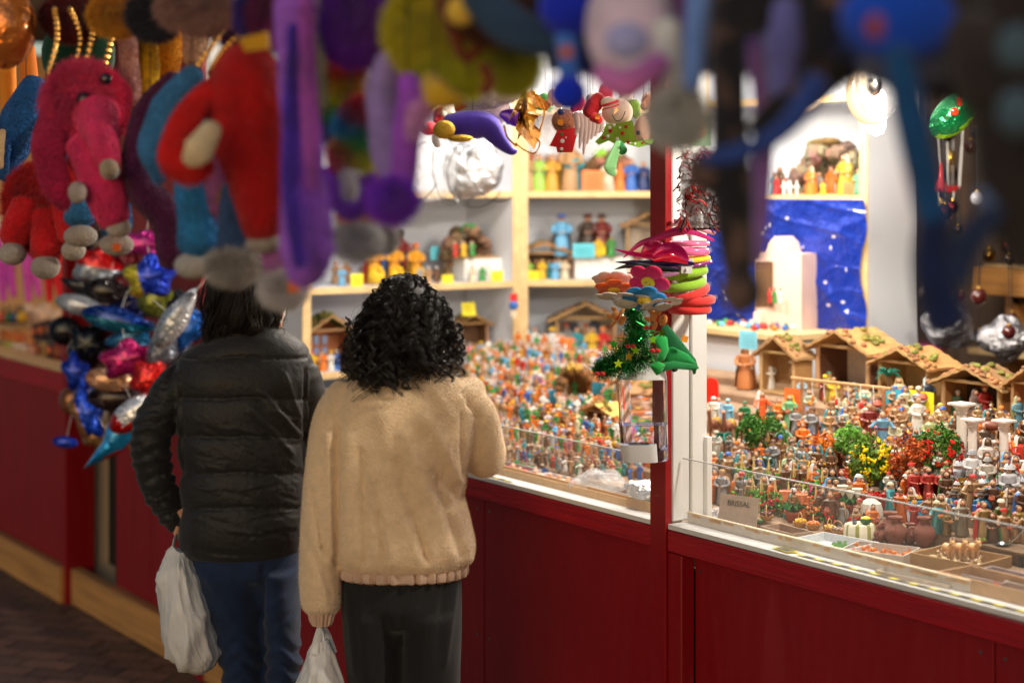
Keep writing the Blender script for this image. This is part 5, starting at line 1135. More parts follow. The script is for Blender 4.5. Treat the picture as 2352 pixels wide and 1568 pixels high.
M_fleece = pm("teddy_fleece", S(240,211,172), rough=.95, var=.08, vscale=60, bump=.6, bscale=150, sheen=.5, bdist=.005, bdetail=6)
M_nylon = pm("black_nylon", S(34,32,32), rough=.52, var=.1, vscale=14, bump=.5, bscale=70, bdist=.005, sheen=.15, spec=.35)
M_jeans = pm("blue_denim", S(13,36,70), rough=.85, var=.3, vscale=16, bump=.4, bscale=120, bdist=.003, sheen=.15)
M_trous = pm("black_cord", S(20,19,20), rough=.85, var=.2, vscale=12, bump=.4, bscale=90, sheen=.12, bdist=.003, stretch=(3,3,.5))
M_band = pm("satin_hem", S(214,182,158), rough=.55, bump=.2, bscale=60, bdist=.003)
M_skin = pm("skin", S(205,150,120), rough=.5, sss=.1, bump=.15, bscale=200, bdist=.001)
M_hair = pm("black_hair", (.017,.012,.010), rough=.36, spec=.6)
M_hair2 = pm("dark_brown_hair", (.022,.014,.011), rough=.45, spec=.5)
M_bagw = pm("white_carrier_bag", S(225,222,218), rough=.38, var=.04, vscale=6, bump=.5, bscale=22, bdist=.01, coat=.2)
M_shoe = pm("shoe_leather", (.02,.02,.02), rough=.5)

def body_mesh(hx, hy, hd, hr, neck, shoulders, hips, feet, hands, d0, name):
    """continuous skin body: head with face, neck, trunk, arms and legs"""
    mb = MB(); hc = PX(hx, hy, hd); r = hr
    mb.ell(hc[:], (r*.78, r*.95, r*1.15), n=24); mb.ell((hc.x, hc.y+r*.35, hc.z-r*.45), (r*.58, r*.6, r*.6), n=16)     # skull, jaw
    mb.ell((hc.x, hc.y+r*1.0, hc.z-r*.1), (r*.12, r*.18, r*.2), n=8); mb.ell((hc.x, hc.y+r*.9, hc.z-r*.5), (r*.26, r*.1, r*.07), n=8)
    for sx in (-1, 1): mb.ell((hc.x+sx*r*.8, hc.y+r*.08, hc.z-r*.1), (r*.1, r*.2, r*.3), n=10); mb.ell((hc.x+sx*r*.3, hc.y+r*.84, hc.z+r*.02), (r*.14, r*.09, r*.07), n=8)
    tubepx(mb, [(hx, hy+20, hd), neck], [hr*F/hd*.55, hr*F/hd*.6], 14, 6)
    loftpx(mb, shoulders, d0, 28)
    for path, rad in hips: tubepx(mb, path, rad, 14, 20)
    for path, rad in hands: tubepx(mb, path, rad, 12, 16)
    for c, ang in feet: mb.ell(c, (.045, .12, .04), n=14)
    return fuse(mb, name, M_skin, .010, 5)
def hand(mb, w, dirn=-1, spread=.0):
    """palm and five bent fingers closed round a handle below the wrist w"""
    mb.ell((w[0], w[1], w[2]-.035), (.018, .038, .042), n=14)
    for i, (o, L_) in enumerate(((-.03,.030),(-.010,.035),(.010,.033),(.029,.027))):
        p = [(w[0]-.006*dirn, w[1]+o, w[2]-.06), (w[0]-.012*dirn, w[1]+o, w[2]-.06-L_*.8), (w[0]+.016*dirn, w[1]+o, w[2]-.062-L_), (w[0]+.028*dirn, w[1]+o, w[2]-.055-L_*.3)]
        mb.tube(smoothcurve(p, 8), lerps([.0095,.009,.0085,.0075], 8), 8)
    mb.tube(smoothcurve([(w[0], w[1]-.03, w[2]-.02), (w[0]+.02*dirn, w[1]-.045, w[2]-.05), (w[0]+.028*dirn, w[1]-.025, w[2]-.085)], 8), lerps([.013,.011,.009], 8), 8)

# ---------------------------------------------------------------- woman in beige fleece
D1 = 4.2
wA = thing("person", "woman with long curly black hair in beige fleece jacket holding a carrier bag", "person", (PX(920, 1000, D1).x, D1, 0)); inv = Matrix.Translation(-wA.location)
def attach(name, me, parent): me.transform(Matrix.Translation(-parent.location)); return link(name, me, parent)
fz = PX(850, 0, D1)
hands = MB()
bm_ = body_mesh(932, 745, D1+.02, .086, (935, 850, D1), [(858,850,1020,.13),(900,800,1070,.17),(1000,790,1060,.19),(1150,800,1050,.18),(1300,800,1045,.2),(1370,830,1015,.12)],
    [([(862,1440,D1),(855,1650,D1),(850,1850,D1+.02),(850,2080,D1+.02)], [38,36,30,24]), ([(985,1440,D1),(990,1650,D1),(992,1850,D1+.02),(992,2080,D1+.02)], [38,36,30,24])],
    [((PX(850,0,D1).x, D1+.06, .04), 0), ((PX(992,0,D1).x, D1+.06, .04), 0)],
    [([(800,915,D1),(755,1000,D1-.03),(735,1200,D1-.05),(738,1395,D1-.05)], [38,36,30,21]), ([(1065,915,D1),(1110,980,D1+.02),(1115,1040,D1+.05),(1100,1000,D1+.25),(1080,960,D1+.42)], [38,36,32,28,22])], D1, "body")
hm = MB(); hw = PX(738, 1398, D1-.05); hw.z += .086; hw.x += .013; hw.y += .012; hand(hm, hw); me_h = hm.mesh("h", M_skin); bmj = merge_mesh(bm_, me_h, "body", M_skin); bmj.polygons.foreach_set('use_smooth', [True]*len(bmj.polygons)); attach("body", bmj, wA)
mb = MB()
loftpx(mb, [(842,885,985,.13,.01),(858,845,1040,.17,.01),(876,805,1068,.20),(905,776,1088,.235),(945,756,1100,.26),(1000,742,1094,.28),(1060,735,1078,.285),(1140,732,1066,.285),(1200,738,1080,.29),(1245,746,1090,.29),(1272,756,1088,.28),(1290,768,1074,.26),(1297,778,1064,.235)], D1, 44)
tubepx(mb, [(812,905,D1),(772,965,D1-.03),(747,1080,D1-.06),(737,1200,D1-.07),(735,1320,D1-.06),(738,1385,D1-.05),(738,1408,D1-.05)], [50,52,48,47,50,48,36], 22, 34)
tubepx(mb, [(1040,905,D1),(1085,955,D1+.01),(1108,1025,D1+.03),(1112,1045,D1+.08),(1100,1010,D1+.22),(1085,965,D1+.36)], [50,56,52,50,44,36], 22, 30)
mb.ell(PX(1082,893,D1+.03)[:], (.035,.05,.03), n=14)
me = fuse(mb, "jacket", M_fleece, .0065, 7)
c, n = coords(me); c += n*(vnoise(c*14, 1)*.004+vnoise(c*34, 2)*.001)[:,None]; setco(me, c)
folds(me, [(775,985,772,1290,5,-.009),(755,1000,758,1290,9,.010),(800,1010,800,1290,18,.008),(830,1040,838,1290,9,-.006),(716,1130,740,1260,5,-.006),(740,1260,775,1300,6,-.008),
 (975,960,1048,1095,20,.012),(1010,1110,1062,1270,14,-.011),(930,1000,1035,1270,18,.011),(905,1060,975,1280,11,-.009),(985,1000,1045,1120,12,-.008),(880,960,905,1100,16,.006),(870,1180,885,1285,8,-.007),(940,1200,965,1285,8,.006),(868,1080,900,1290,14,.007),(955,1180,985,1290,9,-.006),(1040,1180,1075,1280,14,.010),
 (1062,955,1062,1090,5,-.008),(1040,960,1000,900,10,.004),(1062,1088,1100,1110,8,-.007),(1075,1130,1062,1150,10,-.014),(1050,1140,1000,1085,8,-.006),(700,1230,760,1360,8,-.004),(820,900,900,960,24,.004),(1065,900,1100,960,6,-.007),(1100,905,1080,930,6,-.005)])
fm = fuzz_mesh("fz", me, M_fleece, 130000, .0048, width=.00038, droop=.25, spread=.8)
jk = merge_mesh(me, fm, "jacket", M_fleece); jk.polygons.foreach_set('use_smooth', [True]*len(jk.polygons)); attach("jacket", jk, wA)
def gather(name, rings, d0, mat, parent, freq=34, amp=.0065):
    vs = []; fs = []; n = 220
    for i, (y, xl, xr, th) in enumerate(rings):
        a = PX(xl, y, d0); b = PX(xr, y, d0); cx = (a.x+b.x)/2; rx = (b.x-a.x)/2
        for k in range(n):
            t = 2*math.pi*k/n; e = 1+amp/rx*(math.sin(freq*t+.6*math.sin(5*t))+.6*math.sin(freq*1.7*t+2))*(1 if 0 < i < len(rings)-1 else .4)
            c_, s_ = math.cos(t), math.sin(t); vs.append((cx+rx*e*math.copysign(abs(c_)**.87, c_), d0+th/2*e*math.copysign(abs(s_)**.87, s_), a.z))
    for i in range(len(rings)-1):
        for k in range(n): k2 = (k+1) % n; fs.append((i*n+k, (i+1)*n+k, (i+1)*n+k2, i*n+k2))
    mb = MB(); mb.add(vs, fs, (.5,.5,.5)); return attach(name, mb.mesh(name, mat), parent)
gather("hem_band", [(1284,778,1066,.22),(1294,771,1071,.25),(1304,769,1072,.255),(1314,772,1070,.25),(1320,780,1064,.225)], D1, M_band, wA)
gather("sleeve_cuff", [(1402,704,773,.062),(1412,712,766,.054),(1424,714,763,.05),(1434,718,760,.045)], D1-.05, M_band, wA, 16, .003)
mb = MB()
loftpx(mb, [(1285,800,1050,.2),(1315,786,1060,.23),(1380,784,1062,.25),(1420,786,1062,.23),(1452,850,1000,.08)], D1, 36)
loftpx(mb, [(1395,786,930,.25),(1440,788,926,.24),(1500,793,916,.22),(1568,800,907,.20),(1700,804,906,.185),(1900,808,904,.17),(2080,812,902,.16)], D1, 30, 2.0); loftpx(mb, [(1395,910,1062,.25),(1440,914,1062,.24),(1500,918,1060,.23),(1568,920,1058,.22),(1700,924,1052,.2),(1900,934,1046,.18),(2080,942,1042,.16)], D1, 30, 2.0)
me = fuse(mb, "trousers", M_trous, .009, 5); c, n = coords(me); c += n*(vnoise(c*16, 5)*.004)[:,None]; setco(me, c)
folds(me, [(922,1330,922,1480,4,-.006),(960,1400,935,1480,8,.006),(1045,1340,1020,1520,9,.007),(1020,1350,1005,1500,8,-.005),(830,1400,845,1560,12,.005),(880,1420,905,1500,8,-.005),(800,1350,815,1540,8,.005)])
attach("trousers", me, wA)
for x in (850, 992): mb = MB(); q = PX(x, 0, D1); mb.ell((q.x, D1+.05, .045), (.05,.14,.05), n=18); mb.box((q.x, D1+.05, .012), (.095,.28,.024)); attach("shoe", fuse(mb, "shoe", M_shoe, .008, 3), wA)

# curly hair: locks of many strands on helical paths
rng = np.random.default_rng(11)
HC_ = np.array(PX(930, 738, D1+.02)); RX = np.array([.084,.10,.108])
def curly(nl, per, K=34, frizz=False):
    P = []; Rr = []
    for i in range(nl):
        # root direction on the scalp, mostly back and sides (camera side is -y)
        th = rng.uniform(-2.75, 2.75) if not frizz else rng.uniform(-3.1,3.1); ph = math.asin(rng.uniform(-.25, .995)) if i % 4 else rng.uniform(1.05, 1.56)
        d = np.array([math.sin(th)*math.cos(ph), -math.cos(th)*math.cos(ph), math.sin(ph)])
        if d[1] > .75: d[1] *= -1
        root = HC_+RX*d; side = d[0]; out = np.array([d[0], d[1], 0]); out /= np.linalg.norm(out)+1e-6
        lon = rng.random(); zend = (-.085-.10*lon**1.3)-(.03 if -.8 < side < .1 else .005)+(.012 if side > .5 else 0)+(.05 if -.02 < side < .3 and d[1] < 0 else 0)
        vol = rng.uniform(.004, .026)+.004*abs(side); ends = HC_+np.array([side*(.095+rng.uniform(0,.035))+rng.normal(0,.010), out[1]*(.10+rng.uniform(0,.045)), zend])
        if side < 0: ends[0] -= .022
        t = np.linspace(0, 1, K)[:,None]; ctrl1 = root+d*vol*1.6+np.array([0,0,.012]); ctrl2 = HC_+np.array([side*(.118 if side > 0 else .125), out[1]*.135, -.03])+rng.normal(0,.012,3)
        base = (1-t)**3*root+3*(1-t)**2*t*ctrl1+3*(1-t)*t**2*ctrl2+t**3*ends
        # outer silhouette narrows towards the crown
        tt = t[:,0]; f = rng.uniform(2.8, 4.8); p0 = rng.uniform(0, 6.28); amp = (.0015+.017*tt**.9)*rng.uniform(.45,1.4); hd = rng.choice([-1,1])
        ax1 = np.array([-out[1], out[0], 0]); ax2 = out
        for j in range(per):
            o1, o2 = rng.normal(0,1,2); sp = .0022+.0012*tt; ph2 = p0+rng.normal(0,.07); fj = f*(1+rng.normal(0,.012)); aj = amp*(1+rng.normal(0,.09))
            e = rng.uniform(.93, 1.0); idx = tt*e; w_ = 2*math.pi*fj*idx**1.25
            path = base+ax1*(aj*np.cos(w_+ph2)*hd+o1*sp)[:,None]+ax2*(aj*np.sin(w_+ph2)+o2*sp)[:,None]+np.array([0,0,1])*(aj*.45*np.sin(w_*1.0+ph2+1))[:,None]
            if frizz: path = path+np.cumsum(rng.normal(0,.0012,(K,3)), axis=0)+out*(.02*tt**2)[:,None]*rng.uniform(0,1.4)
            P.append(path); r0 = rng.uniform(.00042,.00072)*(1 if not frizz else .36); Rr.append(r0*(1-.55*tt))
    return P, Rr
P1, R1 = curly(215, 15, 60); P2, R2 = curly(520, 1, 60, frizz=True)
# loose ringlets lying over the shoulders and back
for x0, y0, x1, y1, r_ in ((815,760,812,850,13),(800,790,800,862,11),(842,800,838,880,15),(870,820,868,898,15),(895,820,902,900,17),(925,830,930,893,13),(825,830,822,875,12),(1045,780,1050,862,12),(1020,800,1028,868,13),(1000,810,1004,850,11),(1058,740,1062,820,11),(798,730,792,800,10),(965,790,972,835,10),(880,790,884,880,14),(855,770,850,868,12)):
    for rep in range(2):
        a_ = np.array(PX(x0+rng.normal(0,5), y0, D1-.10)); b_ = np.array(PX(x1+rng.normal(0,7), y1+rng.normal(0,6), D1-.135)); K_ = 60; t_ = np.linspace(0,1,K_); f_ = rng.uniform(2.2,3.4); p_ = rng.uniform(0,6.28); A_ = r_*.00105*(.35+.75*t_)*rng.uniform(.8,1.15); hd = rng.choice([-1,1])
        for j in range(16):
            w_ = 2*math.pi*f_*t_+p_+rng.normal(0,.05); aj = A_*(1+rng.normal(0,.07)); o_ = rng.normal(0,.0011,3)
            P1.append(a_+(b_-a_)*t_[:,None]+np.stack([aj*np.cos(w_)*hd, -.006-aj*.5*np.sin(w_), aj*.55*np.sin(w_+.8)],1)+o_*(1+.8*t_)[:,None]); R1.append(.0007*(1-.5*t_))
# scalp cap so that no skin shows through
mb = MB(); mb.ell((HC_+np.array([0,-.004,.004])).tolist(), (RX-.003).tolist(), n=24); mb.ell((HC_+np.array([0,-.02,-.05])).tolist(), (.08,.075,.075), n=20)
cap = attach("hair", mb.mesh("hair", M_hair), wA)
hs = strands("curls", P1+P2, np.array(R1+R2), M_hair); hs.data.transform(Matrix.Translation(-wA.location)); hs.parent = cap

# ---------------------------------------------------------------- person in black quilted jacket
D2 = 4.5
pB = thing("person", "person in black quilted jacket and jeans with hair tied in a bun", "person", (PX(560, 1000, D2).x, D2, 0))
bm2 = body_mesh(572, 710, D2+.02, .086, (590, 790, D2), [(800,500,660,.12),(860,440,690,.17),(1000,450,680,.18),(1150,450,680,.17),(1300,450,685,.2),(1300,500,650,.10)],
    [([(515,1350,D2),(545,1500,D2),(560,1650,D2),(560,1980,D2)], [30,28,26,20]), ([(630,1350,D2),(648,1500,D2),(652,1650,D2),(652,1980,D2)], [30,28,26,20])],
    [((PX(560,0,D2).x, D2+.06, .04), 0), ((PX(652,0,D2).x, D2+.06, .04), 0)],
    [([(440,860,D2),(385,950,D2-.03),(350,1050,D2-.03),(365,1120,D2),(402,1195,D2+.02)], [32,30,27,22,17]), ([(690,860,D2),(715,950,D2),(722,1060,D2+.04),(715,1120,D2+.12),(705,1150,D2+.2)], [32,30,26,22,17])], D2, "body")
hm = MB(); hw2 = PX(422, 1150, D2+.03); hand(hm, hw2, 1); me_h = hm.mesh("h", M_skin); b2 = merge_mesh(bm2, me_h, "body", M_skin); b2.polygons.foreach_set('use_smooth', [True]*len(b2.polygons)); attach("body", b2, pB)
mb = MB()
loftpx(mb, [(748,566,640,.13,.01),(764,548,648,.15,.01),(776,505,668,.17),(795,455,694,.19),(822,412,716,.215),(870,400,722,.24),(950,404,712,.25),(1003,412,702,.25),(1090,423,697,.245),(1170,425,695,.25),(1230,420,690,.245),(1258,418,684,.24),(1272,424,680,.22)], D2, 44)
tubepx(mb, [(438,850,D2),(392,905,D2-.02),(352,985,D2-.03),(350,1060,D2-.02),(368,1125,D2),(396,1178,D2+.02),(412,1205,D2+.03)], [40,46,46,44,38,32,27], 22, 34)
tubepx(mb, [(692,850,D2),(712,915,D2),(722,1000,D2+.02),(722,1070,D2+.05),(712,1130,D2+.14)], [38,38,36,32,28], 20, 28)
me = fuse(mb, "jacket", M_nylon, .0052, 5)
c, n = coords(me); px = CX+c[:,0]/c[:,1]*F; py = HY+(H-c[:,2])/c[:,1]*F
seams = [822,915,1003,1087,1168,1272]; body = (px > 412) & (px < 705); dd = np.zeros(len(c))
for a, b in zip([745]+seams[:-1], seams):
    t = np.clip((py-a-(px-560)*.05*0)/(b-a), 0, 1); m = (py >= a) & (py < b); dd[m] += (.0085*np.sqrt(np.sin(np.pi*t[m])+1e-6))
dd[~body] *= .25
arm = (px <= 412) | (px >= 705); dd[arm] += .004*vnoise(np.stack([px[arm]/26,py[arm]/6,c[arm,1]*20],1),21)*1.8*np.clip((py[arm]-850)/120, .2, 1)
c += n*(dd+vnoise(c*30, 7)*.0025)[:,None]; setco(me, c)
SG = []
for i in range(64):
    x0 = rng.uniform(430, 660); y0 = rng.uniform(940, 1240); L_ = rng.uniform(25, 80); an = rng.uniform(.1, .75) if y0 < 1100 else rng.uniform(-.25, .35)
    SG.append((x0, y0, x0+L_*math.cos(an), y0+L_*math.sin(an), rng.uniform(2.2,4.5), rng.choice([-1,1])*rng.uniform(.0015,.004)))
for i in range(46):
    y0 = rng.uniform(850,1180); x0 = 345+rng.uniform(-35,30)+max(0,(y0-1080))*.5; L_ = rng.uniform(18,50); an = rng.uniform(-.5,.6)
    SG.append((x0, y0, x0+L_*math.cos(an), y0+L_*math.sin(an), rng.uniform(2.5,4.5), rng.choice([-1,1])*rng.uniform(.002,.005)))
SG += [(418+22*k, y_+1.5*math.sin(k*.9+y_)+(-3 if k in (5,6,7) else 0), 440+22*k, y_+1.5*math.sin((k+1)*.9+y_), 2.2, -.0045) for y_ in seams[:-1] for k in range(13)]
folds(me, SG+[(600,900,690,1000,7,.008),(640,930,690,985,6,-.006),(580,940,670,1040,7,.006),(655,860,690,960,6,.005),(450,1262,540,1275,6,-.004),(412,860,418,1080,4,-.010),(703,850,700,1060,4,-.009),(380,890,400,840,5,-.006)])
attach("jacket", me, pB)
mb = MB()
loftpx(mb, [(1235,445,682,.2),(1275,440,688,.22),(1312,446,690,.22),(1345,490,675,.12)], D2, 34)
loftpx(mb, [(1300,446,604,.235),(1375,465,605,.22),(1433,490,604,.195),(1500,505,603,.175),(1568,514,602,.165),(1700,520,604,.155),(1990,526,598,.13)], D2, 28, 2.0); loftpx(mb, [(1300,588,690,.235),(1375,600,690,.22),(1433,606,689,.195),(1500,612,690,.175),(1568,612,691,.165),(1700,614,692,.155),(1990,618,688,.13)], D2, 28, 2.0)
me = fuse(mb, "jeans", M_jeans, .0075, 3); c, n = coords(me); py = HY+(H-c[:,2])/c[:,1]*F; px = CX+c[:,0]/c[:,1]*F
c += n*((.006*np.sin(py/7+2*np.sin(px/14))*np.exp(-((py-1520)/55)**2)+vnoise(c*26, 9)*.003))[:,None]; setco(me, c)
folds(me, [(604,1300,600,1420,5,-.012),(530,1330,590,1360,7,.004),(480,1330,530,1420,8,.005),(610,1400,650,1370,6,.004),(620,1440,680,1400,6,-.004)])
attach("jeans", me, pB)
for x in (562, 652): mb = MB(); q = PX(x, 0, D2); mb.ell((q.x, D2+.05, .045), (.048,.135,.05), n=18); mb.box((q.x, D2+.05, .012), (.09,.27,.024)); attach("shoe", fuse(mb, "shoe", M_shoe, .008, 3), pB)
# tied hair: strands swept over the head up to a bun, loose wisps
H2 = np.array(PX(562, 706, D2+.02)); R2x = np.array([.092,.105,.112]); bun = np.array(PX(584, 628, D2-.0))
P = []; Rr = []; K = 22; tt = np.linspace(0,1,K)
CL = [(rng.uniform(-2.6,2.6), rng.uniform(-.95,1.2), rng.uniform(.0,.14), rng.normal(0,.009,3), rng.uniform(1,3.5)) for _ in range(110)]
for i in range(3300):
    cl_ = CL[i % 110]; th = cl_[0]+rng.normal(0,.07); ph = cl_[1]+rng.normal(0,.05); d = np.array([math.sin(th)*math.cos(ph), -math.cos(th)*math.cos(ph), math.sin(ph)])
    if d[1] > .8 or (d[0] > .62 and -.55 < d[2] < .25 and d[1] < .2): continue
    root = H2+R2x*d; tgt = bun+rng.normal(0,.012,3); pth = root[None]*(1-tt)[:,None]+tgt[None]*tt[:,None]
    rel = (pth-H2)/R2x; nr_ = np.linalg.norm(rel, axis=1, keepdims=True); want = 1.02+.03*rng.random()+cl_[2]*np.sin(np.pi*tt)[:,None]+.03*np.sin(cl_[4]*6*tt+cl_[0])[:,None]; k_ = np.maximum(1, want/nr_); 
    blend = np.clip((1-tt)*5, 0, 1)[:,None]; pth = H2+rel*(1+(k_-1)*blend)*R2x; pth += ((cl_[3]+rng.normal(0,.0015,3))[None]*np.sin(np.pi*tt*cl_[4])[:,None]); P.append(pth); Rr.append(.0007*(1-.3*tt))
for i in range(420):   # bun loops
    a0 = rng.uniform(0,6.28); ax = rng.normal(0,1,3); ax /= np.linalg.norm(ax); u_ = np.cross(ax,[0,0,1.0]); u_ /= np.linalg.norm(u_)+1e-9; v_ = np.cross(ax,u_); r_ = rng.uniform(.016,.030); a = a0+tt*rng.uniform(2,5)
    P.append(bun+np.array([0,0,.01])+(u_[None]*np.cos(a)[:,None]*.8+v_[None]*np.sin(a)[:,None])*r_*np.array([.75,.8,1.25])+rng.normal(0,.002,3)); Rr.append(np.full(K,.0007))
for i in range(520):   # wisps and untied ends at the nape
    sx = rng.choice([-1,-1,1]); x0 = H2+np.array([sx*rng.uniform(.03,.09), -rng.uniform(0,.07), rng.uniform(-.08,-.02)]); e = x0+np.array([sx*rng.uniform(-.01,.03), rng.normal(0,.012), -rng.uniform(.02,.06)])
    pth = x0[None]*(1-tt)[:,None]+e[None]*tt[:,None]+np.stack([sx*.014*np.sin(tt*rng.uniform(2,6)), .004*np.cos(tt*5), 0*tt], 1); P.append(pth); Rr.append(.0006*(1-.5*tt))
for i in range(54):      # wavy locks fallen out of the tie
    sx = -1 if i % 3 else 1; x0 = H2+np.array([sx*rng.uniform(.045,.088), -rng.uniform(.02,.085), rng.uniform(-.06,.05)]); e = x0+np.array([sx*rng.uniform(-.005,.03)*(1 if sx < 0 else .4), rng.normal(0,.01), -rng.uniform(.05,.10)*(1 if sx < 0 else .8)]); f_ = rng.uniform(1,3); p_ = rng.uniform(0,6)
    for j in range(14): o_ = rng.normal(0,.0022,3); P.append(x0[None]*(1-tt)[:,None]+e[None]*tt[:,None]+np.stack([.008*np.sin(tt*6*f_/2+p_)*tt, .006*np.cos(tt*5+p_)*tt, 0*tt],1)+o_*(.6+tt)[:,None]); Rr.append(.0006*(1-.6*tt))
for i in range(46):
    d = rng.normal(0,1,3); d[2] = abs(d[2])*.6; d[1] = -abs(d[1])*.4; d /= np.linalg.norm(d); x0 = H2+R2x*d*1.03; e = x0+d*rng.uniform(.01,.03)+rng.normal(0,.012,3); P.append(x0[None]*(1-tt)[:,None]+e[None]*tt[:,None]+np.array([0,0,.008])*np.sin(np.pi*tt)[:,None]); Rr.append(.0003*(1-.5*tt))
mb = MB(); mb.ell(H2.tolist(), (R2x*1.01).tolist(), n=24); mb.ell((bun+np.array([0,.0,.006])).tolist(), (.018,.02,.028), n=14); mb.ell((H2+np.array([0,-.02,-.055])).tolist(), (.07,.07,.07), n=16); cp = attach("hair", mb.mesh("hair", M_hair2), pB)
h2 = strands("tied_strands", P, np.array(Rr), M_hair2); h2.data.transform(Matrix.Translation(-pB.location)); h2.parent = cp
# ear and face mask edge showing on the side
mb = MB(); mb.ell(PX(641,714,D2-.015)[:], (.011,.016,.030), n=14, rot=Matrix.Rotation(-.22,3,'Y')); mb.ell(PX(636,735,D2+.0)[:], (.016,.03,.03), n=14); attach("ear", mb.mesh("ear", M_skin), pB)
mb = MB(); mb.tube(smoothcurve([PX(642,742,D2-.02), PX(650,726,D2-.01), PX(653,708,D2+.01), PX(648,735,D2+.06)], 12), [.0045]*13, 6, W_, flat=2.4); attach("face_mask", mb.mesh("face_mask", M_cloth), pB)

# ---------------------------------------------------------------- carrier bags
def bag(rings, d0, label, handles, seed):
    mb = MB(); loftpx(mb, rings, d0, 60, ex=1.7); me = mb.mesh("carrier_bag", M_bagw)
    import bmesh
    b = bmesh.new(); b.from_mesh(me); bmesh.ops.subdivide_edges(b, edges=b.edges[:], cuts=2, use_grid_fill=True); b.to_mesh(me); b.free()
    c, n = coords(me); r = np.random.default_rng(seed); q = c*np.array([26,26,9]); w_ = (1-np.clip(np.abs(vnoise(q*.8, seed))*3.2,0,1))**2*.016+(1-np.clip(np.abs(vnoise(q*1.9+3, seed+1))*3.4,0,1))**2*.009+(1-np.clip(np.abs(vnoise(q*4+7, seed+2))*3.4,0,1))**2*.004; c += n*(w_-.006)[:,None]; setco(me, c)
    me.polygons.foreach_set('use_smooth', [True]*len(me.polygons)); 
    t = thing("carrier_bag", label, "carrier bag", (PX((rings[0][1]+rings[0][2])/2, 0, d0).x, d0, 0)); attach("bag_body", me, t)
    for h_ in handles: mb = MB(); mb.tube(smoothcurve([PX(*p) for p in h_], 14), lerps([.008,.010,.012], 14), 8, W_, flat=.35); attach("handle", mb.mesh("handle", M_bagw), t)
bag([(1262,402,428,.03),(1290,385,445,.08),(1330,370,462,.12),(1400,368,484,.16),(1460,370,502,.17),(1500,392,508,.15),(1530,425,495,.09),(1550,448,468,.03)], D2-.06, "bulging white plastic bag hanging beside blue jeans",
    [[(408,1228,D2+.0),(400,1245,D2-.03),(396,1290,D2-.06)], [(410,1228,D2+.02),(422,1250,D2-.03),(428,1280,D2-.05)]], 4)
bag([(1470,726,760,.03),(1500,708,774,.06),(1540,690,786,.09),(1580,672,797,.12),(1650,655,810,.15),(1750,650,815,.16),(1820,665,800,.13),(1840,700,770,.05)], D1-.05, "white plastic bag hanging from the fleece sleeve, handles stretched",
    [[(736,1440,D1-.05),(730,1465,D1-.06),(722,1500,D1-.07)], [(742,1440,D1-.05),(752,1462,D1-.04),(764,1500,D1-.05)], [(738,1440,D1-.05),(742,1465,D1-.09),(745,1495,D1-.1)]], 9)
# ================================================================== things fixed to the white post
DP = 4.02
M_clear = pm("clear_plastic", (.90,.88,.98), rough=.03, trans=1, ior=1.22)
M_liquid = pm("clear_gel", (.78,.82,1), rough=.02, trans=1, ior=1.12)
M_ivory = pm("ivory_plastic", S(222,222,224), rough=.35, coat=.2)
t = thing("soap_dispenser", "clear wall soap dispenser half full with white lid and grey push lever", "soap dispenser", PX(1477, 1055, DP)); o0 = t.location.copy()
def q_(x, y, dy=0): v = PX(x, y, DP)-o0; return (v.x, v.y+dy, v.z)
def quadbox(mb, xs_top, xs_bot, yt, yb, dt, db, col=(.8,.8,.8), n=6, y0=0):
    """tapered box with rounded front, dt/db depth"""
    vs = []; fs = []; rows = 8
    for i in range(rows+1):
        t_ = i/rows; xl = xs_top[0]+(xs_bot[0]-xs_top[0])*t_; xr = xs_top[1]+(xs_bot[1]-xs_top[1])*t_; y = yt+(yb-yt)*t_; d = dt+(db-dt)*t_
        a = q_(xl, y); b = q_(xr, y); cx = (a[0]+b[0])/2; rx = (b[0]-a[0])/2
        for k in range(28):
            th = 2*math.pi*k/28; c, s = math.cos(th), math.sin(th); vs.append((cx+rx*math.copysign(abs(c)**.45, c), y0+d/2*math.copysign(abs(s)**.6, s), a[2]))
    for i in range(rows):
        for k in range(28): k2 = (k+1) % 28; fs.append((i*28+k, (i+1)*28+k, (i+1)*28+k2, i*28+k2))
    fs.append(tuple(range(28))); fs.append(tuple(rows*28+k for k in range(28))[::-1]); mb.add(vs, fs, col)
mb = MB(); quadbox(mb, (1418,1531), (1426,1534), 866, 1052, .085, .075); mb.build("tank", M_clear, t)
mb = MB(); quadbox(mb, (1421,1528), (1428,1526), 972, 1030, .078, .07); mb.build("liquid", M_liquid, t)
mb = MB(); quadbox(mb, (1450,1526), (1422,1531), 836, 868, .07, .09); mb.build("lid", M_ivory, t)
mb = MB(); quadbox(mb, (1420,1505), (1430,1508), 1014, 1054, .05, .04, y0=-.035); mb.build("push_lever", M_ivory, t)
mb = MB(); mb.box(q_(1465,1016,-.045), (.045,.02,.012), (.7,.7,.9)); quadbox(mb, (1500,1533), (1506,1530), 1024, 1056, .06, .05); mb.build("valve", M_clear, t); o_disp = t
mb = MB(); mb.ell(PX(1549,846,4.04)[:], .0085, n=16, col=C['black']); mb.tube([PX(1549,846,4.05), PX(1530,846,4.09)], .004, 8, C['black']); o = mb.build("black_knob", M_gloss); tag(o, "round black knob on the post under the green velvet hat", "knob")
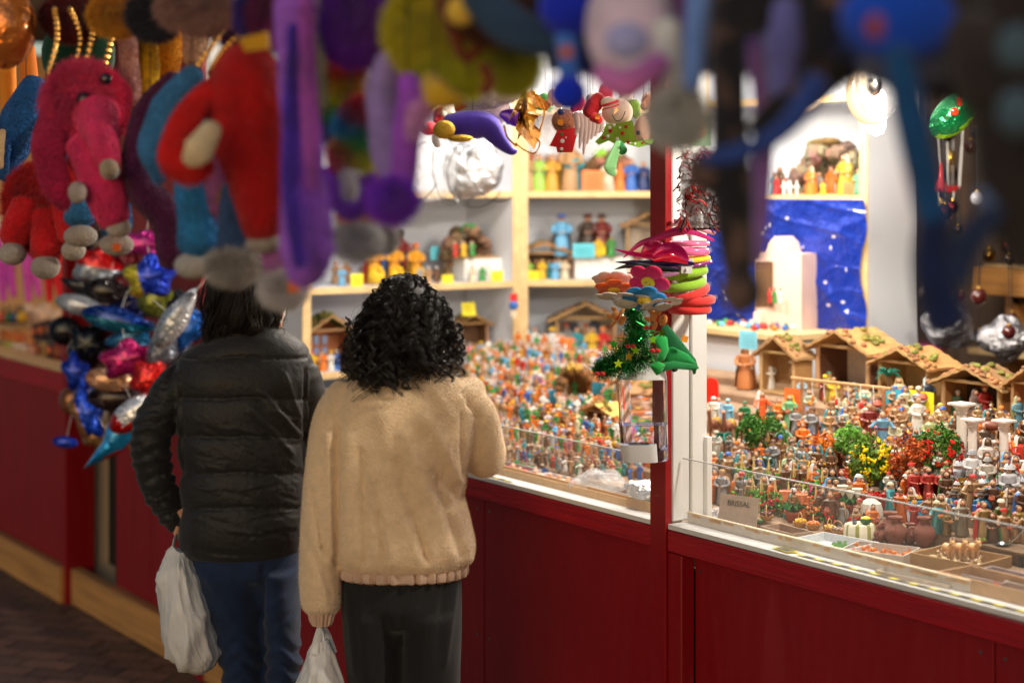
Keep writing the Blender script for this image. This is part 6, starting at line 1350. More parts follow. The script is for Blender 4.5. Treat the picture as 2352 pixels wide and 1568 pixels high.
# headbands
M_velvet = pm("velvet", None, rough=.9, sheen=.25, var=.08, vscale=60, bump=.3, bscale=200, bdist=.002)
M_shiny = pm("shiny_fabric", None, rough=.22, metal=.3, coat=.4)
def band(y, col, lab, x0=1500, x1=1635, th=7, mat=None, dip=0, depth=.06, rot=0, flat=.7, name="headband"):
    a = PX(x0, y, 4.03); b = PX(x1, y, 4.03); cx = (a.x+b.x)/2; rx = (b.x-a.x)/2; z = a.z; P = []
    for k in range(33):
        an = -2.75+5.5*k/32; P.append((cx+rx*math.cos(an), 4.06+depth*math.sin(an), z-dip*math.cos(an)*.0105+rot*.02*math.sin(an)))
    mb = MB(); mb.tube(P, th*.001, 10, col, flat=flat); o = mb.build(name, mat or M_velvet); tag(o, lab, "headband"); return o
band(522,S(245,170,190),"pale pink glossy headband at the very top of the stack",1545,1645,5,M_gloss,dip=1.5,flat=.3)
band(560,S(240,120,165),"narrow pink ribbon headband below the pale one",1540,1632,5,M_gloss,flat=.4); band(578,S(235,110,160),"wider pink satin headband",1535,1630,8,M_gloss,flat=.4)
band(600,S(240,190,30),"fuzzy yellow headband with white clips",1495,1632,6,dip=-.6); band(611,S(130,40,120),"thin purple headband under the yellow one",1530,1637,4,M_gloss,dip=-1)
band(628,S(140,185,40),"upper lime green velvet headband",1515,1622,11,dip=-.8); band(652,S(135,180,45),"lower lime green velvet headband",1512,1618,11,dip=-.5,rot=.3)
band(672,S(215,50,45),"top red velvet headband",1530,1626,10,dip=-1.2,rot=.4); band(692,S(220,50,45),"middle red velvet headband sticking out most",1548,1640,10,dip=-.3); band(712,S(210,45,40),"lowest red velvet headband",1538,1632,9)
for i, (x, y) in enumerate(((1580,603),(1577,619))): mb = MB(); mb.box(PX(x,y,3.985)[:], (.025,.006,.018), S(235,235,235)); mb.box((PX(x,y,3.98))[:], (.003,.004,.007), S(200,200,205)); o = mb.build("plastic_clip", M_ivory); tag(o, ["white plastic clip on the yellow headband","lower white plastic clip on the purple headband"][i], "clip")
def leafy(pts, rad, col, lab, name="headband_feather", mat=None, flat=.25):
    mb = MB(); mb.tube(smoothcurve([PX(*p) for p in pts], 18), [r*.00102 for r in lerps(rad, 18)], 8, col, flat=flat); o = mb.build(name, mat or M_shiny); tag(o, lab, "headband ornament"); return o
leafy([(1432,592,3.96),(1470,560,3.96),(1515,545,3.97),(1560,530,3.98),(1592,533,4.0),(1640,552,4.03)], [1,6,7,11,7,3], S(200,50,120), "long translucent magenta petal rising over the stack")
leafy([(1411,572,3.94),(1450,582,3.95),(1500,590,3.97)], [.5,5,6], S(205,20,110), "pointed magenta petal at the upper left of the stack")
leafy([(1475,590,3.95),(1490,572,3.95),(1515,568,3.96),(1530,585,3.98)], [4,15,14,3], S(190,20,90), "broad crimson petal against the red post")
leafy([(1500,588,3.93),(1530,572,3.93),(1560,578,3.94),(1582,598,3.95)], [3,15,14,2], S(215,20,120), "broad magenta petal in front of the pink band")
leafy([(1413,602,3.93),(1450,603,3.93),(1505,606,3.94),(1560,602,3.95),(1595,606,3.96)], [.5,5,9,10,3], S(40,20,70), "dark iridescent petal with a yellow edge")
leafy([(1410,619,3.92),(1450,610,3.92),(1500,616,3.93),(1560,620,3.94)], [.5,6,8,3], S(25,28,35), "pointed black sequin petal")
leafy([(1440,626,3.93),(1500,632,3.92),(1560,628,3.93)], [1,8,2], S(175,120,160), "mauve satin petal under the black one")
leafy([(1500,598,3.90),(1540,592,3.90),(1580,605,3.92)], [2,10,2], S(190,20,50), "dark red iridescent petal over the yellow band")
def flower(x, y, d, r, petal, centre, lab, tilt=1.0, n=5, rz=0, mat=None, name="felt_flower", pw=.34, face=True):
    p = PX(x, y, d); rr = r*d/F; t = thing(name, lab, "headband ornament", p); t.rotation_euler = (tilt, rz, 0); mb = MB()
    for k in range(n): a = 2*math.pi*k/n+.3; mb.ell((rr*.6*math.cos(a), 0, rr*.6*math.sin(a)), (rr*pw*1.25, rr*(.13 if pw > .3 else .035), rr*pw*1.25), jit(petal,.08), 12)
    mb.build("petals", mat or M_velvet, t); mb = MB(); mb.ell((0,-rr*.12,0), (rr*.33, rr*.14, rr*.33), centre, 14); mb.build("centre", mat or M_velvet, t)
    if face:
        mb = MB()
        for sx in (-1,1): mb.ell((sx*rr*.1,-rr*.25,rr*.06), rr*.035, C['black'], 6)
        mb.build("face", M_gloss, t)
    return t
flower(1405,640,3.95,46,S(235,215,215),S(230,160,30),"fluffy white petalled flower at the top left of the flowers",1.15,7)
flower(1410,662,3.93,46,S(240,95,25),S(245,190,40),"orange felt flower with yellow centre",1.1,5)
flower(1490,645,3.88,50,S(215,25,90),S(240,205,50),"raspberry pink felt flower with yellow face",.75,5,.45)
flower(1480,686,3.87,52,S(20,130,200),S(240,205,60),"bright blue felt flower with yellow face",.95,6,.1)
flower(1440,684,3.90,95,S(205,200,185),S(200,195,180),"silvery beige leafy flower spreading widest",1.38,9,.08,M_cloth,pw=.16,face=False)
flower(1520,698,3.86,62,S(215,210,200),S(180,170,160),"silver white layered petals below the blue flower",1.25,8,-.15,M_cloth,pw=.2,face=False)
def ginger(x, y, d, s, lab, rz):
    p = PX(x, y, d); t = thing("gingerbread_ornament", lab, "headband ornament", p); t.rotation_euler = (.9, rz, 0); c = S(200,130,60); mb = MB(); k = s*d/F
    mb.ell((0,0,k*.8), (k*.42,k*.14,k*.38), c, 14); mb.ell((0,0,0), (k*.38,k*.15,k*.5), c, 14)
    for sx in (-1,1): mb.ell((sx*k*.55,0,k*.25), (k*.35,k*.12,k*.16), c, 10); mb.ell((sx*k*.3,0,-k*.6), (k*.18,k*.12,k*.38), c, 10)
    mb.build("body", M_velvet, t); mb = MB(); mb.box((0,-k*.16,k*.42), (k*.5,k*.06,k*.12), C['red']); mb.build("scarf", M_velvet, t); mb = MB(); 
    for sx in (-1,1): mb.ell((sx*k*.14,-k*.15,k*.9), k*.05, C['black'], 6)
    mb.build("eyes", M_gloss, t)
ginger(1505,728,3.9,34,"gingerbread man ornament lying above the tinsel, right one",1.9); ginger(1415,725,3.95,30,"gingerbread man ornament tucked behind the tinsel, left one",2.2)
# tinsel: two green garland clumps made of fine foil needles
M_tinsel = pm("green_tinsel", None, rough=.2, metal=.75)
def tinsel(pts, rad, n, lab, seed):
    r = np.random.default_rng(seed); P = [np.array(v) for v in smoothcurve([PX(*p) for p in pts], 40)]; rr = lerps(rad, 40); vs = []; fs = []; cs = []
    for i in range(n):
        k = r.integers(0, 41); c = P[k]+r.normal(0,.35,3)*rr[k]*.00102; d = r.normal(0,1,3); d /= np.linalg.norm(d); L_ = r.uniform(.010,.022); s_ = np.cross(d, r.normal(0,1,3)); s_ /= np.linalg.norm(s_); w_ = .00055
        o = len(vs); vs += [(c-s_*w_).tolist(), (c+s_*w_).tolist(), (c+d*L_+s_*w_*.7).tolist(), (c+d*L_-s_*w_*.7).tolist()]; fs.append((o,o+1,o+2,o+3)); g_ = r.random(); cs.append((.01,.32*g_+.06,.05*g_+.01) if g_ < .93 else (.5,.7,.3))
    mb = MB(); mb.v = vs; mb.f = fs; mb.c = cs; t = thing("tinsel_hat", lab, "tinsel hat", PX(*pts[0])); o = mb.build("tinsel", M_tinsel, smooth=False); o.parent = t; o.location = -t.location
    return t
t = tinsel([(1450,700,4.0),(1455,740,3.98),(1470,770,3.97),(1440,800,3.96),(1395,835,3.94),(1380,850,3.93),(1440,842,3.94),(1490,815,3.95)], [22,34,36,36,22,14,26,28], 9000, "sparkling green tinsel hat trimmed with little stars and red bows", 3)
def trim(x, y, d, c, kind):
    p = PX(x, y, d)-t.location; mb = MB()
    if kind == 's': mb.slab([(.011*(1 if k % 2 == 0 else .45)*math.sin(k*math.pi/5), .011*(1 if k % 2 == 0 else .45)*math.cos(k*math.pi/5)) for k in range(10)], .001, c, Matrix.Translation(p) @ Matrix.Rotation(random.uniform(-.6,.6),4,'Z'))
    else:
        for sx in (-1,1): mb.ell((p.x+sx*.006,p.y,p.z), (.006,.003,.005), c, 8)
    mb.build({'s':"star",'b':"bow"}[kind], M_metal if kind == 's' else M_velvet, t)
for x, y, c, k in ((1378,858,C['red'],'b'),(1448,795,S(170,20,30),'b'),(1505,805,C['red'],'b'),(1490,752,C['red'],'b'),(1410,790,S(30,110,40),'s'),(1520,765,S(110,180,30),'s'),(1460,805,S(120,170,40),'s'),(1445,818,S(200,160,40),'s'),(1500,780,S(90,160,40),'s'),(1420,835,S(180,220,60),'s')): trim(x, y, 3.9, c, k)
# green velvet hat
t = thing("green_velvet_hat", "green velvet hat with folded brim hanging behind the tinsel", "hat", PX(1545,800,3.98)); c = S(15,130,60)
def hatp(pts, d, nm, cc, th=.008, ry=0):
    cx_ = sum(p[0] for p in pts)/len(pts); cy_ = sum(p[1] for p in pts)/len(pts); o_ = PX(cx_, cy_, d)-t.location; k = d/F; P = []
    for i in range(len(pts)):
        for u in (0,.33,.66): a_, b_ = pts[i], pts[(i+1) % len(pts)]; P.append(((a_[0]+(b_[0]-a_[0])*u-cx_)*k, -(a_[1]+(b_[1]-a_[1])*u-cy_)*k))
    mb = MB(); mb.puff(P, th, lambda x, z: cc, Matrix.Translation(o_) @ Matrix.Rotation(ry, 4, 'Z')); mb.build(nm, M_velvet, t)
hatp([(1520,752),(1532,744),(1545,758),(1575,795),(1598,825),(1603,842),(1570,838),(1535,820),(1522,785)], 4.0, "crown", S(10,100,55)); hatp([(1500,850),(1512,835),(1545,828),(1600,836),(1606,846),(1592,850),(1540,846),(1515,856)], 3.95, "brim", S(14,120,60))
hatp([(1520,800),(1545,796),(1580,812),(1602,836),(1560,838),(1525,832)], 3.97, "brim_fold", S(18,140,66)); hatp([(1500,775),(1518,765),(1533,775),(1536,805),(1525,828),(1505,832),(1512,810),(1508,792)], 3.92, "front_fold", S(22,160,72), .012); hatp([(1490,838),(1510,826),(1528,838),(1520,856),(1508,862)], 3.92, "lower_fold", S(20,150,60), .01); hatp([(1588,842),(1602,842),(1598,858),(1592,860)], 3.96, "tip", S(12,110,55), .005)
mb = MB(); mb.box(PX(1573,778,3.95)-t.location, (.014,.003,.014), S(240,150,30), rot=Matrix.Rotation(.3,3,'Y')); mb.build("price_dot", M_paper, t)
# red curl pack hanging in front of the jamb, green card above
t = thing("tinsel_pack", "clear pack of red and dark shredded tinsel hanging beside the red post", "tinsel pack", PX(1608,430,3.9)); r = np.random.default_rng(5); mb = MB()
for i in range(1000):
    x = r.uniform(1565,1660); y = r.uniform(345,510); p0 = PX(x, y, 3.9+r.normal(0,.02))-t.location; p1 = p0+Vector((r.normal(.004,.01), r.normal(0,.006), -r.uniform(.004,.02))); p2 = p1+Vector((r.normal(.006,.01),0,-r.uniform(.0,.012)))
    mb.tube([p0,p1,p2], .0016, 4, [S(190,30,25),S(60,20,20),S(120,15,15)][i % 3], cap=False)
mb.build("tinsel", M_shiny, t); mb = MB(); ep_ = PX(1615,430,3.93)-t.location; mb.ell(ep_[:], (.045,.02,.085), S(70,20,18), 16, lump=.2); mb.build("packed_tinsel", M_shiny, t); mb = MB(); mb.grid(lambda u, v: (-.048+.10*u, -.03-.006*math.sin(9*u+4*v), .09-.18*v), 12, 16); mb.build("clear_bag", M_film, t)
mb = MB(); mb.box((0,0,0), (.045,.002,.07), S(150,185,150)); mb.ell((0,-.002,0), (.013,.002,.018), S(190,140,90), 10); o = mb.build("header_card", M_paper); o.location = PX(1610,300,3.88); tag(o, "pale green card with a small brown bear picture, hanging by the post", "card")

# ================================================================== ornaments hung along the stall opening
def dn(x, n=-.02): return at_n(x, 300, n).y
def cord(pts, t, r=.0008, c=C['black'], nm="cord"): mb = MB(); mb.tube([Vector(p)-t.location for p in pts], r, 5, c); return mb.build(nm, M_cloth, t)
mb = MB(); [mb.box(q_(x,930,-.036), (.0015,.0012,.11), (.9,.9,1)) for x in (1440,1462,1500,1516)]; mb.ell(q_(1477,973,0), (.05,.036,.0015), (.9,.92,1), 28); mb.build("refraction_strips", M_clear, o_disp)  # thin added strips imitate refraction streaks; the disc is the liquid's surface
def hung(name, label, cat, x, y, n=-.03, group=None):
    d = dn(x, n); t = thing(name, label, cat, PX(x, y, d), 0, group); cord([PX(x, y-10, d), (PX(x, y, d).x, d, 2.6)], t); return t, d
def ep(mb, t, x, y, d, rx, ry, rd, col, n=14, rot=None, lump=0):
    p = PX(x, y, d)-t.location; k = d/F; mb.ell(p[:], (rx*k, rd*k, ry*k), col, n, rot, lump)
def tp(mb, t, pts, rad, col, n=12, seg=18, flat=1.0):
    k = pts[0][2]/F; V = [PX(*p)-t.location for p in pts]; e0 = (V[0]-V[1]).normalized()*rad[0]*k*.55; e1 = (V[-1]-V[-2]).normalized()*rad[-1]*k*.55
    P = smoothcurve(V, seg); rr = [r*k for r in lerps(rad, seg)]
    P = [P[0]+e0, P[0]+e0*.8, P[0]+e0*.45]+P+[P[-1]+e1*.45, P[-1]+e1*.8, P[-1]+e1]; rr = [rr[0]*.12, rr[0]*.55, rr[0]*.85]+rr+[rr[-1]*.85, rr[-1]*.55, rr[-1]*.12]; mb.tube(P, rr, n, col, flat=flat)
def fuzzed(mb, name, t, count, length, mat=None, **k):
    mat = mat or M_plush; me = mb.mesh(name, mat)
    if mat is M_plush and length >= .008: c_, n_ = coords(me); setco(me, c_+n_*(vnoise(c_*42, 4)*.0045)[:,None]); count = int(min(count*2.6, 24000)); length *= 2.3; k.setdefault('width', .0008); k.setdefault('droop', .55)
    return link(name, merge_mesh(me, fuzz_mesh("f", me, mat, count, length, **k), name, mat), t)
# santa hats
for i, (x0, y0, x1, y1, w_, lb) in enumerate(((1065,225,1195,200,30,"upper red santa hat with white fluffy brim"),(1045,275,1165,245,34,"lower red santa hat with wide greyish white brim"))):
    t, d = hung("santa_hat", lb+" seen from below", "santa hat", (x0+x1)/2, y0-10); mb = MB(); tp(mb, t, [(x0,y0,d),((x0+x1)/2,(y0+y1)/2+8,d-.02),(x1,y1,d)], [w_*.5,w_,w_*.55], S(225,212,208), flat=.6); fuzzed(mb, "brim", t, 9000, .008, width=.0005)
    mb = MB(); tp(mb, t, [(x0+10,y0-25,d+.02),((x0+x1)/2,y0-50,d+.02),(x1-20,y1-40,d+.03)], [20,40,20], S(200,20,25)); mb.build("crown", M_velvet, t)
# wizard hat
t, d = hung("wizard_hat", "blue violet pointed hat with glitter trim, curled tip hanging down", "hat", 1085, 290, -.1)
mb = MB(); tp(mb, t, [(1030,292,d),(1075,288,d),(1120,290,d),(1145,320,d),(1172,346,d),(1186,348,d)], [30,34,30,20,10,5], S(70,45,165)); mb.build("cone", M_velvet, t)
mb = MB(); [ep(mb, t, x, y, d-.06, rx, ry, 12, S(190,150,40)) for x, y, rx, ry in ((1020,298,26,22),(1058,318,30,9))]; mb.build("glitter_trim", pm("gold_glitter", S(200,160,50), rough=.35, metal=.7, bump=1., bscale=400, bdist=.004, var=.5, vscale=500), t)
t, d = hung("toy_bird_hat", "small red and black hat edge left of the gold glitter", "hat", 985, 285, -.1); mb = MB(); ep(mb, t, 985, 295, d, 22, 16, 14, S(225,60,70)); ep(mb, t, 968, 288, d-.02, 12, 9, 8, C['black']); ep(mb, t, 1005, 320, d, 14, 20, 10, S(220,215,220)); mb.build("felt", M_velvet, t)
# gold foil leaf ornament with bead chain
t, d = hung("gold_foil_bow", "crinkled gold foil ornament with looped bead chain", "foil ornament", 1205, 195); mb = MB(); r = np.random.default_rng(8)
for k in range(16):
    a = [(1212,190),(1200,240)][k > 5]; x0 = a[0]+r.uniform(-8,8); y0 = a[1]+r.uniform(0,20); x1 = r.uniform(1158,1255); y1 = r.uniform(245,345); w_ = r.uniform(8,20)
    p = [PX(x0,y0,d)-t.location, PX(x0-w_/2,(y0+y1)/2,d-.03+r.normal(0,.02))-t.location, PX(x1,y1,d+r.normal(0,.03))-t.location, PX(x1+w_,(y0+y1)/2+10,d+.02*r.normal())-t.location]; mb.add([v[:] for v in p], [(0,1,2),(0,2,3)], jit(S(215,150,50),.25))
mb.build("foil_leaves", M_foil, t, smooth=False)
mb = MB()
for path in ([(1158,290),(1165,315),(1185,335)],[(1185,330),(1205,345),(1228,352),(1240,330),(1232,318)],[(1240,225),(1250,260),(1240,300)]):
    for v in smoothcurve([PX(x, y, d-.04)-t.location for x, y in path], 22): mb.ell(v[:], .0028, S(225,170,60), 6)
mb.build("bead_chain", M_metal, t)
t, d = hung("violet_ribbon", "violet satin ribbon tucked behind the gold foil", "ribbon", 1170, 262, .0); mb = MB(); tp(mb, t, [(1150,262,d),(1175,270,d),(1190,290,d)], [6,22,4], S(90,30,150), flat=.3); mb.build("ribbon", M_shiny, t)
for i, (x, y, w_, h_) in enumerate(((1270,300,38,52),(1355,300,34,60))):
    t, d = hung("clear_wrapper", ["clear wrapper left of the gingerbread face","clear wrapper with white icicle doll"][i], "clear wrapper", x, y-h_*.8, -.0); mb = MB(); ep(mb, t, x, y, d+.12, w_, h_, 16, (.9,.9,.95), 18, lump=.1); mb.build("wrapper", M_film, t)
# gingerbread face with red dotted scarf
def dotted(mb_pts, t, d, col, dots, nm):
    mb = MB(); mb.slab([((PX(x,y,d)-t.location).x, (PX(x,y,d)-t.location).z) for x, y in mb_pts], .012, col, Matrix.Translation((0,-.02,0)))
    for x, y, c, r_ in dots: q = PX(x,y,d)-t.location; mb.ell((q.x,-.0265,q.z), (r_*d/F,.0012,r_*d/F), c, 10)
    mb.build(nm, M_cloth, t)
t, d = hung("gingerbread_doll", "brown smiling gingerbread doll with red dotted scarf", "plush ornament", 1300, 252); mb = MB(); ep(mb, t, 1295, 278, d, 28, 28, 20, S(170,110,75), 18); ep(mb, t, 1340, 270, d+.02, 28, 18, 18, S(150,85,55)); fuzzed(mb, "head", t, 2500, .003)
mb = MB(); ep(mb, t, 1288, 257, d-.05, 8, 8, 8, S(30,28,60)); mb.build("nose", M_gloss, t); mb = MB(); tp(mb, t, [(1278,285,d-.055),(1290,292,d-.06),(1300,286,d-.055)], [1.5,1.5,1.5], C['black'], 5); mb.build("smile", M_cloth, t)
mb = MB(); mb.box(PX(1287,281,d-.065)-t.location, (.013,.002,.013), S(245,150,40)); mb.build("price_dot", M_paper, t)
dotted([(1262,335),(1280,300),(1330,292),(1315,350),(1280,350),(1278,338)], t, d-.03, S(190,20,30), [(1290,308,S(40,110,50),4),(1292,324,W_,5),(1290,342,W_,4),(1288,348,S(40,110,50),3),(1300,316,W_,2)], "scarf")
# icicle doll
t, d = hung("icicle_ornament", "pearly white dripping icicle ornament", "ornament", 1350, 255); mb = MB()
for k in range(7): x = 1325+9*k; tp(mb, t, [(x,262,d),(x+3,290,d),(x-3,300+[10,40,55,30,20,12,5][k],d)], [11,8,2], S(225,205,210)); 
mb.build("drips", M_gloss, t)
# snowman
t, d = hung("snowman_plush", "smiling cloth snowman with red banded hat and green dotted collar", "plush ornament", 1420, 225); mb = MB(); ep(mb, t, 1418, 258, d, 36, 32, 26, S(240,222,205), 22); ep(mb, t, 1398,236,d-.0,20,14,22,S(235,220,200),16); mb.build("head", M_cloth, t)
mb = MB(); tp(mb, t, [(1383,243,d-.075),(1402,238,d-.085),(1420,232,d-.08)], [3,3,3], S(185,25,30), 6); tp(mb, t, [(1383,252,d-.07),(1402,247,d-.08),(1422,240,d-.075)], [1.5]*3, S(185,25,30), 6); mb.build("hat_band", M_cloth, t)
mb = MB(); tp(mb, t, [(1415,252,d-.1),(1410,262,d-.14)], [5,1], S(230,130,40), 8); mb.build("carrot_nose", M_velvet, t)
mb = MB(); tp(mb, t, [(1406,264,d-.100),(1415,277,d-.105),(1428,274,d-.105),(1436,256,d-.092)], [1.1]*4, C['black'], 5); mb.build("smile", M_cloth, t)
mb = MB(); mb.box(PX(1372,268,d-.07)-t.location, (.01,.002,.013), S(245,140,40)); mb.build("price_dot", M_paper, t)
mb = MB(); tp(mb, t, [(1352,262,d+.01),(1365,240,d+.01),(1378,222,d+.01)], [16,20,14], S(175,20,30)); tp(mb, t, [(1362,268,d-.02),(1378,278,d-.03)], [12,9], S(185,25,30)); mb.build("red_hat", M_cloth, t)
dots = [(1402,292,W_,4),(1404,300,S(170,20,30),5),(1398,312,W_,4),(1420,318,W_,4),(1432,305,S(170,20,30),5),(1440,290,S(170,20,30),4),(1426,292,W_,3),(1388,316,S(170,20,30),4),(1412,286,W_,4),(1445,326,S(170,20,30),4),(1386,300,W_,3)]
dotted([(1393,285),(1430,282),(1455,275),(1462,300),(1500,318),(1478,330),(1445,325),(1425,335),(1400,322),(1378,332),(1368,325),(1385,308)], t, d-.06, S(125,165,40), dots, "collar")
mb = MB(); tp(mb, t, [(1420,325,d-.09),(1410,355,d-.09),(1402,385,d-.09),(1412,402,d-.09)], [5,11,15,5], S(150,220,150), flat=.2); tp(mb, t, [(1422,325,d-.07),(1432,345,d-.07),(1425,352,d-.07)], [5,9,4], S(60,150,90), flat=.3); mb.build("ribbon", M_shiny, t)
t, d = hung("pink_faced_doll", "pale pink cloth face with green dotted collar beside the red post", "plush ornament", 1478, 262); mb = MB(); ep(mb, t, 1482, 298, d, 26, 36, 22, S(235,185,160), 18); mb.build("head", M_cloth, t); mb = MB(); ep(mb, t, 1466,305,d-.07,5,6,4,C['black']); tp(mb, t, [(1474,318,d-.085),(1484,330,d-.085),(1498,332,d-.08)], [1.2]*3, C['black'], 5); mb.build("face", M_cloth, t)
dotted([(1440,330),(1480,322),(1505,318),(1500,330),(1470,338)], t, d-.05, S(120,165,45), [(1460,330,W_,3),(1478,328,S(170,20,30),3)], "collar")
# silver bundle replaced: crumpled silver bags with black hoops over the top shelf
# foil crescents and green balloon at right
def crescent(x, y, r, w_, d, lab, a0, a1):
    t = thing("bubble_balloon", lab, "balloon", PX(x, y, d)); cord([PX(x, y-r, d), (PX(x, y, d).x, d, 2.6)], t)
    mb = MB(); mb.ell((0,0,0), (r*d/F*.75, .05, r*d/F), (.9,.9,.92), 28); mb.build("clear_skin", M_film, t); mb = MB(); P = [(r*d/F*.72*math.cos(a), -.02, r*d/F*.98*math.sin(a)) for a in np.linspace(a0, a1, 20)]; mb.tube(P, [w_*d/F*math.sin(math.pi*(k+.5)/20)+.001 for k in range(20)], 8, S(225,200,170), flat=.5); mb.build("beige_rim", M_gloss, t)
    mb = MB(); mb.ell((-r*d/F*.15,-.05,r*d/F*.1), (.02,.012,.028), (.9,.9,.9), 14); mb.build("valve", M_metal, t); return t
crescent(2010,205,78,16,4.3,"clear bubble balloon with beige rim above the glowing bulb",2.2,5.0); crescent(1850,190,60,9,4.3,"smaller clear bubble balloon left of the bulb",3.0,5.4)
t = thing("green_foil_balloon", "shiny green foil balloon with lime rim and small red badge", "balloon", PX(2192,262,4.4)); cord([PX(2192,225,4.4), (PX(2192,0,4.4).x,4.4,2.6)], t)
mb = MB(); pts = [(.065*math.cos(a)*1.0+.0, .055*math.sin(a)+.03*math.cos(a)) for a in np.linspace(0,2*math.pi,37)[:-1]]
mb.puff(pts, .03, lambda x, z: S(150,215,40) if (x*.9-z) > .045 or z < -.05 else S(15,125,70), wr=.25); mb.build("body", M_foil, t)
mb = MB(); mb.box((.005,-.033,.03), (.013,.003,.022), S(225,70,40)); mb.ell((-.008,-.034,.005), (.011,.003,.011), S(225,70,40), 14); mb.build("badge", M_gloss, t)
for i, (x, y) in enumerate(((2310,815),(2180,790))):
    o = plastic_bag(PX(x, y, 5.6), (.08,.06,.06), ["drum wrapped in clear film at the far right","dark silver crumpled packet under the pine beam"][i], M=M_silver, col=(.5,.5,.55))
mb = MB(); mb.lathe([(.09,0),(.1,.012),(.09,.024)], 24, S(210,50,150)); o = mb.build("pink_plate", M_gloss); o.location = at_z(2120,800,1.2); tag(o, "flat magenta plate on the table behind the stables", "plate")

for i, (x, y, c, l_) in enumerate(((1012,262,S(200,30,35),"small red felt mitten"),(1030,245,S(225,215,205),"white fluffy ball"),(1142,212,S(205,160,60),"gold bow"),(1222,228,S(220,170,70),"gold tassel"),(1252,232,S(60,140,70),"green holly sprig"),(1328,238,S(190,25,30),"red felt boot"),(1362,232,S(235,225,220),"white star"),(1392,210,S(200,30,40),"red striped cane"),(1455,248,S(120,165,60),"lime felt hat"),(1490,232,S(215,150,120),"pale gingerbread heart"),(1275,222,S(225,190,90),"pale gold bell"),(1440,215,S(230,225,225),"white pompom"))):
    t, d = hung("felt_ornament", f"{l_} hanging in the dense row under the stall roof edge", "ornament", x, y-12, .08); mb = MB(); ep(mb, t, x, y, d, 17, 19, 10, c, 14, lump=.12); ep(mb, t, x+9, y+17, d, 10, 9, 8, jit(c,.3), 10, lump=.1); ep(mb, t, x-10, y+12, d, 9, 11, 8, jit(c,.3), 10); mb.build("felt_body", M_velvet if i % 3 else M_foil, t)
# ================================================================== plush toys hung from the awning edge
NP = -1.42
_ep, _tp = ep, tp
def light_lift(c, x):  # plush colours brightened by x, standing in for light missing on their near sides
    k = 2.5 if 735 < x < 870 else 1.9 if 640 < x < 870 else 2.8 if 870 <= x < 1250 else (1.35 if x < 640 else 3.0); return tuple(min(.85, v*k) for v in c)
def ep(mb, t, x, y, d, rx, ry, rd, col, n=14, rot=None, lump=0): _ep(mb, t, x, y, d, rx, ry, rd, light_lift(col, x), n, rot, lump)
def tp(mb, t, pts, rad, col, n=12, seg=18, flat=1.0): _tp(mb, t, pts, rad, light_lift(col, pts[0][0]), n, seg, flat)
def dp(x): return at_n(x, 300, NP).y
def plush(name, label, cat, x, y, off=0, hang=True, group=None):
    d = dp(x)+off; t = thing(name, label, cat, PX(x, y, d), 0, group); t['d'] = d
    if hang: cord([PX(x, y, d), (PX(x, y, d).x, d, 2.66)], t, .001)
    return t, d
def chain(t, pts, nm="gold_chain"):
    P = smoothcurve([PX(*p)-t.location for p in pts], 26); mb = MB()
    for i, p in enumerate(P): mb.ell(p[:], (.0055,.004,.0065) if i % 2 else (.003,.0055,.0065), S(200,150,80), 7)
    mb.build(nm, M_metal, t)
